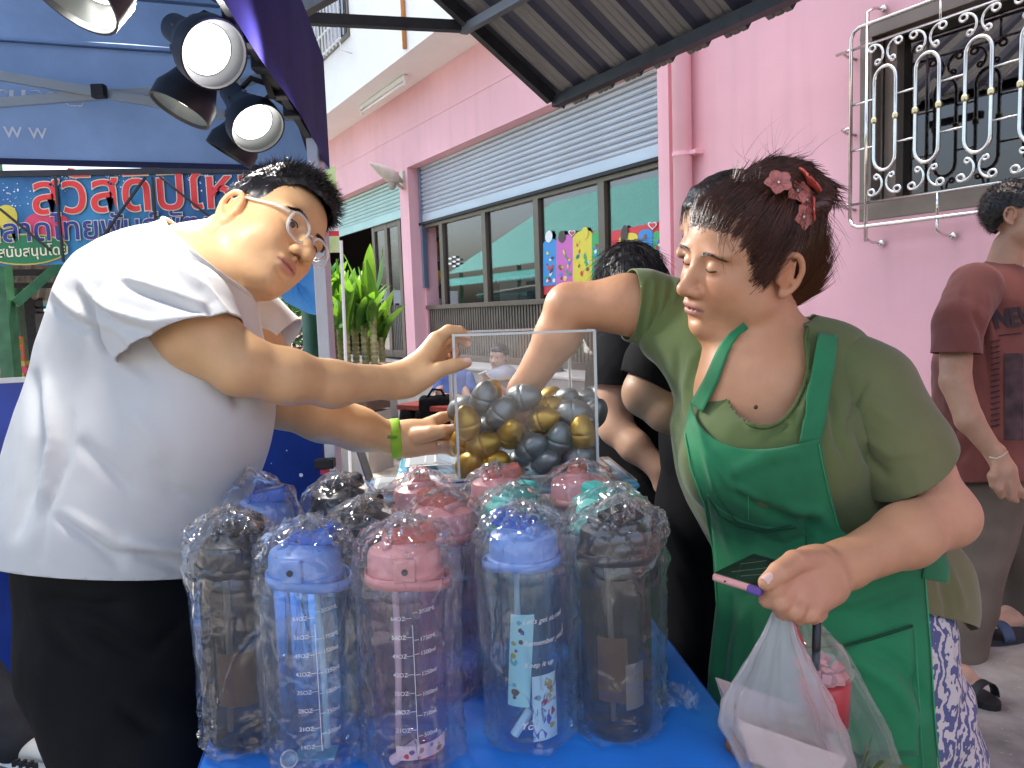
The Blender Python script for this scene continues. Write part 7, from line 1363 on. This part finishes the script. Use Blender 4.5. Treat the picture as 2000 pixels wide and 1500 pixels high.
# ================================================================ PEOPLE BEHIND
M_blk = mat('black_jersey', (.005, .005, .006), .85, var=.2, vscale=6, bump=.2, bscale=700, bdist=.0008, spec=.18)
def cone_px(F, pts, rad, k=.03): F.chain(px3(pts), rad, k)
def box_of(pts, pad): q = np.array(px3(pts)); return q.min(0)-pad, q.max(0)+pad
def mass(name, m, parent, pts, rad, k=.03, h=.008, noise=.003, fl=(), seed=1, pad=None, planes=(), extra=()):
    al = list(pts)+[e[0] for e in extra]; lo, hi = box_of(al, (pad or max(rad))+.03); F = Field(lo, hi, h); F.chain(px3(pts), rad, k)
    for e in extra: F.ell(P(*e[0]), e[1], None, k)
    return garment(F, name, m, parent, None, fl, (noise, .12), seed, 2, planes=planes)
def skin_px(name, parent, chains, base, h=.005, head=None, full=.3, pad=.16, redden=()):
    al = [q for c, r in chains for q in c]; lo, hi = box_of(al, pad)
    if head is not None: lo = np.minimum(lo, head.c-.16); hi = np.maximum(hi, head.c+.16)
    F = Field(lo, hi, h)
    if head is not None: add_head(F, head, full)
    for c, r in chains: F.chain(px3(c), r, .015)
    H_ = head or Head(P(*al[0])+np.array([0, 0, 9.]), (1, 0, 0), (0, 0, 1)); return body_obj(F, H_, name, parent, base, it=1, redden=redden)
def simple_hair(H, parent, m, lowback=-.06, front=.07, n=1500, L_=(.01, .03), down=False, seed=1, r=(.106, .086, .10)):
    o, V, Q = hair_cap(H, parent, m, lambda q: q[:, 2] > np.interp(q[:, 0], [-.12, -.06, -.01, .02, .05, .08], [lowback, lowback, .015, .02, front-.01, front]), c=(-.016, 0, .036), r=r, seed=seed, extra=(((.032, 0, .062), (.062, .066, .05)),))
    r_ = np.random.default_rng(seed); i = r_.integers(0, len(V), n); N = vnorm(V, Q)[i]; d = N*.4+r_.normal(size=N.shape)*.25 if not down else np.array([0, 0, -1.])+N*.12+r_.normal(size=N.shape)*.06
    strands('hair_strands', V[i], d, r_.uniform(*L_, n), m, o, .0009, 4, (0, 0, -.2), .2, seed+1); return o
SK3 = (.46, .27, .18)
# woman in black, back turned, hand in pocket
wa = thing('person', P(1215, 1000, 1.95)*np.array([1, 1, 0]), 'short woman in black with dark bobbed hair, back turned, hand in her trouser pocket', 'person')
Ha = Head(P(1232, 575, 1.98), A_img@np.array([.1, -.25, -1]), A_img@np.array([0, 1, -.2]), .98)
skin_px('body', wa, [([(1228, 640, 1.98), (1222, 720, 1.97)], [.05, .06]), ([(1222, 720, 1.97), (1205, 715, 1.86)], [.055, .05]), ([(1205, 715, 1.86), (1200, 770, 1.85), (1203, 836, 1.83), (1240, 872, 1.79), (1290, 918, 1.76), (1300, 945, 1.76)], [.052, .048, .040, .036, .026, .03])], SK3, .006, Ha)
o, V, Q = hair_cap(Ha, wa, M_hair, lambda q: q[:, 2] > -.14, c=(-.012, 0, .02), r=(.108, .092, .118), seed=6, extra=(((-.02, 0, -.06), (.09, .085, .075)),)); r_ = np.random.default_rng(2); i = r_.integers(0, len(V), 2600); N = vnorm(V, Q)[i]; dn = np.tile(np.array([0, 0, -1.]), (len(i), 1)); dn -= N*(dn*N).sum(1)[:, None]; strands('hair_strands', V[i]+N*.001, dn+N*.04+r_.normal(size=N.shape)*.05, r_.uniform(.03, .08, len(i)), M_hair, o, .0009, 5, (0, 0, -.2), .12, 3)
mass('t_shirt', M_blk, wa, [(1245, 690, 1.99), (1258, 760, 1.99), (1270, 850, 2.0), (1275, 960, 2.0)], [.12, .15, .145, .15], fl=[([(1190, 700), (1210, 740)], 8, -.006)])
mass('sleeve', M_blk, wa, [(1215, 690, 1.89), (1203, 735, 1.86), (1198, 800, 1.84)], [.075, .070, .064], .02, .006, planes=[(P(1198, 752, 1.85), A_img@np.array([-.05, -1, 0]))])
mass('trousers', M_blk, wa, [(1282, 930, 2.0), (1290, 1050, 2.0), (1292, 1300, 2.02), (1295, 1620, 2.05)], [.155, .165, .13, .11], h=.01)
# woman in black close behind the apron woman
wb = thing('person', P(1340, 1000, 1.62)*np.array([1, 1, 0]), 'dark haired person in black half hidden behind the woman in the apron', 'person')
Hb = Head(P(1424, 455, 1.66), A_img@np.array([-.93, -.1, .1]), A_img@np.array([-.08, 1, .0]), .98)
skin_px('body', wb, [([(1400, 520, 1.68), (1400, 640, 1.70)], [.05, .065]), ([(1400, 640, 1.70), (1285, 715, 1.56)], [.06, .05]), ([(1285, 715, 1.56), (1262, 768, 1.54), (1300, 805, 1.52), (1345, 835, 1.52)], [.052, .046, .038, .03])], (.44, .26, .16), .005, Hb)
eyes(Hb, wb); simple_hair(Hb, wb, M_hair, -.08, .055, 1800, (.02, .05), True, 8, (.108, .089, .102))
mass('t_shirt', M_blk, wb, [(1410, 650, 1.72), (1400, 760, 1.70), (1400, 860, 1.70), (1400, 960, 1.70)], [.12, .125, .12, .12])
mass('sleeve', M_blk, wb, [(1330, 670, 1.62), (1283, 715, 1.565), (1250, 790, 1.54)], [.075, .066, .06], .02, .006, planes=[(P(1272, 752, 1.55), A_img@np.array([-.45, -.9, 0]))])
mass('trousers', M_blk, wb, [(1400, 900, 1.70), (1400, 1000, 1.71), (1395, 1250, 1.74), (1390, 1650, 1.8)], [.12, .13, .115, .11], h=.01)
# man walking past in a brown T-shirt
wm_ = thing('person', P(1930, 1000, 2.95)*np.array([1, 1, 0]), 'young man in maroon printed t-shirt walking past at the right edge', 'person')
Hc = Head(P(1985, 425, 2.95), A_img@np.array([.75, -.08, .5]), A_img@np.array([.04, 1, .05]), 1.0)
skin_px('body', wm_, [([(1972, 480, 2.97), (1950, 555, 3.0)], [.058, .07]), ([(1950, 555, 3.0), (1868, 640, 2.82)], [.065, .05]), ([(1950, 555, 3.0), (2050, 640, 3.08), (2078, 760, 3.10), (2050, 870, 3.0), (2040, 910, 2.95)], [.06, .05, .045, .03, .032]), ([(1868, 640, 2.82), (1866, 745, 2.71), (1893, 820, 2.66), (1942, 885, 2.64)], [.058, .050, .044, .030]), ([(1945, 885, 2.64), (1962, 920, 2.62), (1970, 955, 2.61)], [.034, .036, .024]), ([(1958, 925, 2.60), (1950, 955, 2.59), (1955, 970, 2.60)], [.014, .012, .010]), ([(1968, 945, 2.60), (1975, 972, 2.60), (1985, 978, 2.61)], [.014, .012, .010]), ([(1980, 935, 2.61), (1992, 960, 2.61), (1998, 972, 2.62)], [.014, .012, .010]), ([(1950, 905, 2.61), (1938, 930, 2.59), (1938, 948, 2.59)], [.015, .013, .010])], (.43, .24, .15), .005, Hc, redden=[(P(1960, 930, 2.69), .08, (.46, .24, .17), .6)])
eyes(Hc, wm_); simple_hair(Hc, wm_, M_hair, -.055, .075, 2600, (.008, .02), False, 12, (.110, .090, .108)); 
M_mar = mat('maroon_cotton', (.15, .04, .03), .85, var=.25, vscale=6, bump=.15, bscale=600, bdist=.0008, sheen=.15)
mfl = [([(1880, 560), (1920, 650), (1935, 760)], 7, -.010), ([(1925, 560), (1935, 640), (1940, 720)], 6, .008), ([(1900, 800), (1870, 840), (1840, 860)], 8, -.010), ([(1850, 760), (1845, 830), (1835, 890)], 8, .008), ([(1895, 870), (1870, 900)], 8, -.008)]
tm, tmV, tmQ = mass('t_shirt', M_mar, wm_, [(1958, 545, 3.0), (1940, 600, 3.0), (1925, 720, 2.98), (1915, 850, 2.96), (1910, 935, 2.95), (1908, 1000, 2.95)], [.09, .165, .18, .175, .185, .19], .03, .008, .004, mfl, planes=[(P(1968, 520, 2.97), A_img@np.array([.35, .95, 0])), (P(1900, 940, 2.9), A_img@np.array([.02, -1, .1]))], extra=[((2030, 600, 3.02), (.12, .12, .11))])
mass('sleeve', M_mar, tm, [(1905, 565, 2.92), (1872, 630, 2.80), (1864, 740, 2.71)], [.10, .085, .078], .02, .006, .003, mfl, planes=[(P(1868, 690, 2.74), A_img@np.array([-.05, -1, 0]))])
bvm = bvh((tmV, tmQ)); M_prd = mat('shirt_print', (.03, .018, .022), .8)
def onshirt(px, py, off=.004):
    k = ray(px, py); k /= np.linalg.norm(k); h_ = bvm.ray_cast(Vector(CAM), Vector(k)); return (np.array(h_[0]) if h_[0] is not None else P(px, py, 2.82))-k*off
o0 = onshirt(1943, 640); ny = text('lettering', 'NEW YORK', o0, onshirt(1985, 636)-o0, A_img@np.array([0, 1, .05]), .095, M_prd, tm, off=.004, ext=.004, sx=.72)
for v in ny.data.vertices:   # the print lies on the cloth
    h_ = bvm.find_nearest(v.co); v.co = h_[0]+h_[1]*.0035
q = MB()
for k in range(16): a, b_ = onshirt(1936, 668+k*11), onshirt(1952, 664+k*11); q.bar(a, b_, .010, .003)
q.bar(onshirt(1950, 655), onshirt(1995, 650), .005, .003); q.build('printed_bars', M_prd, tm)
q = MB(); q.grid(lambda u, v: onshirt(lerp(1962, 1999, u), lerp(690, 860, v)), 6, 12); q.build('printed_patch', mat('faded_print', (.05, .025, .028), .8, var=.6, vscale=20), tm, smooth=True)
MB().tube([P(1932, 893, 2.60), P(1946, 896, 2.585), P(1958, 890, 2.59), P(1968, 882, 2.61)], .003, 6).build('string_bracelet', mat('string', (.6, .5, .35), .7), wm_, smooth=True)
M_olt = mat('taupe_trousers', (.12, .092, .068), .85, var=.2, vscale=7, bump=.2, bscale=500, bdist=.001)
mass('trousers', M_olt, wm_, [(1915, 960, 2.95), (1905, 1040, 2.92), (1885, 1180, 2.85), (1868, 1310, 2.78)], [.165, .135, .105, .085], h=.010, fl=[([(1890, 1000), (1900, 1150), (1890, 1260)], 8, -.008)]); mass('trousers', M_olt, wm_, [(1950, 960, 3.0), (1985, 1040, 3.02), (2008, 1120, 3.06), (1998, 1178, 3.08)], [.15, .12, .095, .08], h=.010)
skin_px('foot', wm_, [([(2002, 1080, 3.06), (1990, 1175, 3.08), (1975, 1205, 3.06), (1935, 1225, 2.98)], [.05, .040, .042, .03]), ([(1975, 1210, 3.06), (1950, 1222, 3.02)], [.042, .036])], (.50, .29, .20), .006)
def sandal(a, b_, m, strap): 
    a, b_ = np.asarray(a), np.asarray(b_); x, y, z = frame3(b_-a, np.cross((0, 0, 1.), b_-a)); q = MB(); L_ = np.linalg.norm(b_-a); pol_ = [a+x*L_*(.5+.5*math.cos(t))+y*.048*math.sin(t)*(1-.15*math.cos(t)) for t in np.linspace(0, 6.283, 21)[:-1]]; q.prism(pol_, (0, 0, -.022)); o = q.build('sandal', m, wm_)
    q = MB(); q.grid(lambda u, v: a+x*L_*(.55+.2*v)+y*.052*math.cos(math.pi*u)+np.array([0, 0, .058*math.sin(math.pi*u)-.004]), 10, 3); o2 = q.build('sandal_strap', strap, o, smooth=True); o2.modifiers.new('t', 'SOLIDIFY').thickness = .004
g0, g1 = G(2015, 1240), G(1912, 1262); sandal(g0+(0, 0, .025), g1+(0, 0, .025), mat('sandal_sole', (.02, .02, .024), .7), mat('sandal_blue', (.04, .07, .13), .6))
g0, g1 = G(1868, 1350), G(1952, 1392); sandal(g0+(0, 0, .025), g1+(0, 0, .025), mat('sandal_black', (.012, .012, .013), .7), M_black); skin_px('foot', wm_, [([tuple((1880, 1320, 2.62)), (1905, 1350, 2.6), (1938, 1376, 2.54)], [.04, .034, .020])], (.50, .29, .20), .006)
# people seated along the plinth
bn = thing('bench', P(850, 850, 7.2)*np.array([1, 1, 0]), 'red wooden bench under the seated people', 'bench'); M_bn = mat('red_bench', (.30, .05, .035), .5)
a, b_ = P(800, 806, 7.15), P(1110, 800, 6.2); a[2] = b_[2] = .47; q = MB(); q.bar(a, b_, .36, .05); q.build('seat', M_bn, bn, bevel=.01)
for t in (.05, .5, .95): c_ = lerp(a, b_, t); MB().bar(c_*np.array([1, 1, 0]), c_-(0, 0, .026), .3, .05).build('leg', M_bn, bn)
def seated(label, px, d, shirt, trous, skin_, face, knees, hairm, feet, sc=1.0, hands=None):
    t = thing('person', P(px, 800, d)*np.array([1, 1, 0]), label, 'person'); hd = Head(P(px, 698, d), A_img@np.array(face), A_img@np.array([0, .97, .2]), .95); hx, hy = px+8, 745
    ch = [([(px+4, 712, d), (px+6, 735, d)], [.045, .055])]
    if hands: ch += [([(px+6, 735, d), (px+dx, 752, d-.05)], [.05, .045]) for dx in (24, -16)]+[([(px+dx, 752, d-.05), (px+dx-6*0+ex, 780, d-.2), (hands[0], hands[1], d-.32)], [.045, .038, .026]) for dx, ex in ((24, 10), (-16, -14))]+[([(hands[0], hands[1], d-.32), (hands[0]-4, hands[1]-8, d-.34)], [.034, .022])]
    skin_px('body', t, ch, skin_, .008, hd); 
    if abs(face[0]) < .98: eyes(hd, t)
    simple_hair(hd, t, hairm, -.07, .06, 700, (.01, .03), True, 3)
    mass('t_shirt', shirt, t, [(hx, 742, d), (hx+2, 775, d), (hx, 812, d)], [.15, .165, .17], h=.012)
    for sg in (-1, 1): mass('sleeve', shirt, t, [(hx+sg*24, 738, d-.02), (hx+sg*30, 760, d-.06)], [.07, .068], h=.012)
    for (kx, ky, kd), (fx, fy, fd) in zip(knees, feet): mass('trousers', trous, t, [(hx, 815, d-.05), (kx, ky, kd), (fx, fy, fd)], [.11, .085, .06], h=.012)
    return t
M_gry = mat('grey_marl', (.36, .37, .42), .85, var=.1); M_jean = mat('pale_denim', (.34, .45, .60), .85, var=.15, vscale=12); M_bls = mat('blue_polo', (.10, .17, .42), .85); M_dk = mat('charcoal_top', (.03, .035, .045), .85, var=.3, vscale=14)
s1 = seated('seated woman in grey t-shirt and pale jeans reading her phone', 975, 7.1, M_gry, M_jean, (.50, .33, .25), (-.45, -.12, .8), [(935, 800, 6.75), (955, 800, 6.7)], M_hair, [(892, 866, 6.6), (905, 872, 6.55)], hands=(950, 742))
ph2 = thing('smartphone', P(944, 730, 6.75), 'white smartphone in the hand of the seated woman', 'phone'); MB().box(P(943, 728, 6.74), (.075, .012, .15), A_img@rotz(.35)).build('case', M_plast_w, ph2, bevel=.004)
MB().box(P(985, 741, 6.93), (.12, .01, .06), A_img@rotz(.1)).build('shirt_print', M_gold, s1)
s2 = seated('seated man in blue shirt with black trousers at the left end of the bench', 880, 7.3, M_bls, M_blk, (.44, .27, .19), (-.2, -.2, .95), [(800, 812, 7.0), (830, 812, 6.9)], M_hair, [(785, 880, 6.95), (815, 890, 6.8)], hands=(858, 772))
s3 = seated('seated person in dark top at the right end of the bench', 1068, 6.9, M_dk, M_dk, (.50, .32, .24), (-.6, -.3, .75), [(1020, 805, 6.6), (1040, 805, 6.5)], M_hair, [(1000, 870, 6.5), (1020, 872, 6.4)], hands=(1030, 775))
bg_ = thing('handbag', P(852, 805, 6.85), 'black bag on the lap of the seated man', 'bag'); F = Field(P(852, 800, 6.85)-.3, P(852, 800, 6.85)+.3, .012); F.rbox(P(852, 796, 6.85), (.15, .08, .11), None, .05, .03); V, Q = F.mesh(); V = V+vnorm(V, Q)*(fbm(V, .15, 3)*.012)[:, None]; link('bag_body', npmesh('bag_body', V, Q), M_blk, bg_); MB().tube([P(832, 780, 6.8), P(845, 760, 6.8), P(862, 762, 6.8), P(872, 782, 6.8)], .012, 6).build('strap', M_blk, bg_, smooth=True)
# leg of a passer-by cut by the lower left corner
lg_ = thing('person', G(20, 1560), 'leg in dark jeans and canvas sneaker cut by the lower left edge', 'person'); ft = G(62, 1492); M_dj = mat('dark_denim', (.022, .022, .028), .85, var=.2, bump=.3, bscale=400, bdist=.001)
lo, hi = ft-np.array([1.1, .6, .05]), ft+np.array([.3, .5, 1.0]); F = Field(lo, hi, .010); F.chain([ft+np.array([-.07, .03, .07]), ft+np.array([-.24, .05, .33]), ft+np.array([-.50, .06, .62]), ft+np.array([-.62, .06, .95])], [.075, .088, .11, .13], .03); garment(F, 'trousers', M_dj, lg_, None, (), (.006, .1), 2)
sh_ = shoe('sneaker', ft+np.array([-.06, .03, 0]), -.25, mat('cream_canvas', (.55, .52, .45), .8), lg_); r_ = np.random.default_rng(1)
q = MB()
for k in range(7): q.box(ft+np.array([-.02+.012*k, .0-.003*k-.045, .03+.006*(k % 2)]), (.010, .012, .016))
q.build('sneaker_checks', M_black, sh_)
# small litter and leaves on the ground
r_ = np.random.default_rng(31); q = MB()
for k in range(260):
    c = G(r_.uniform(1700, 2000), r_.uniform(1280, 1500)) if k < 150 else G(r_.uniform(640, 900), r_.uniform(850, 1000)); a = r_.uniform(0, 6.28); d = np.array([math.cos(a), math.sin(a), 0])*r_.uniform(.003, .010); e = np.array([-d[1], d[0], 0])*r_.uniform(.15, .4); c = c+(0, 0, .008); q.add([c-d, c+e, c+d, c-e], [(0, 1, 2, 3)])
lt = q.build('litter', mat('pale_litter', (.38, .34, .28), .8), None); tag(lt, kind='stuff')
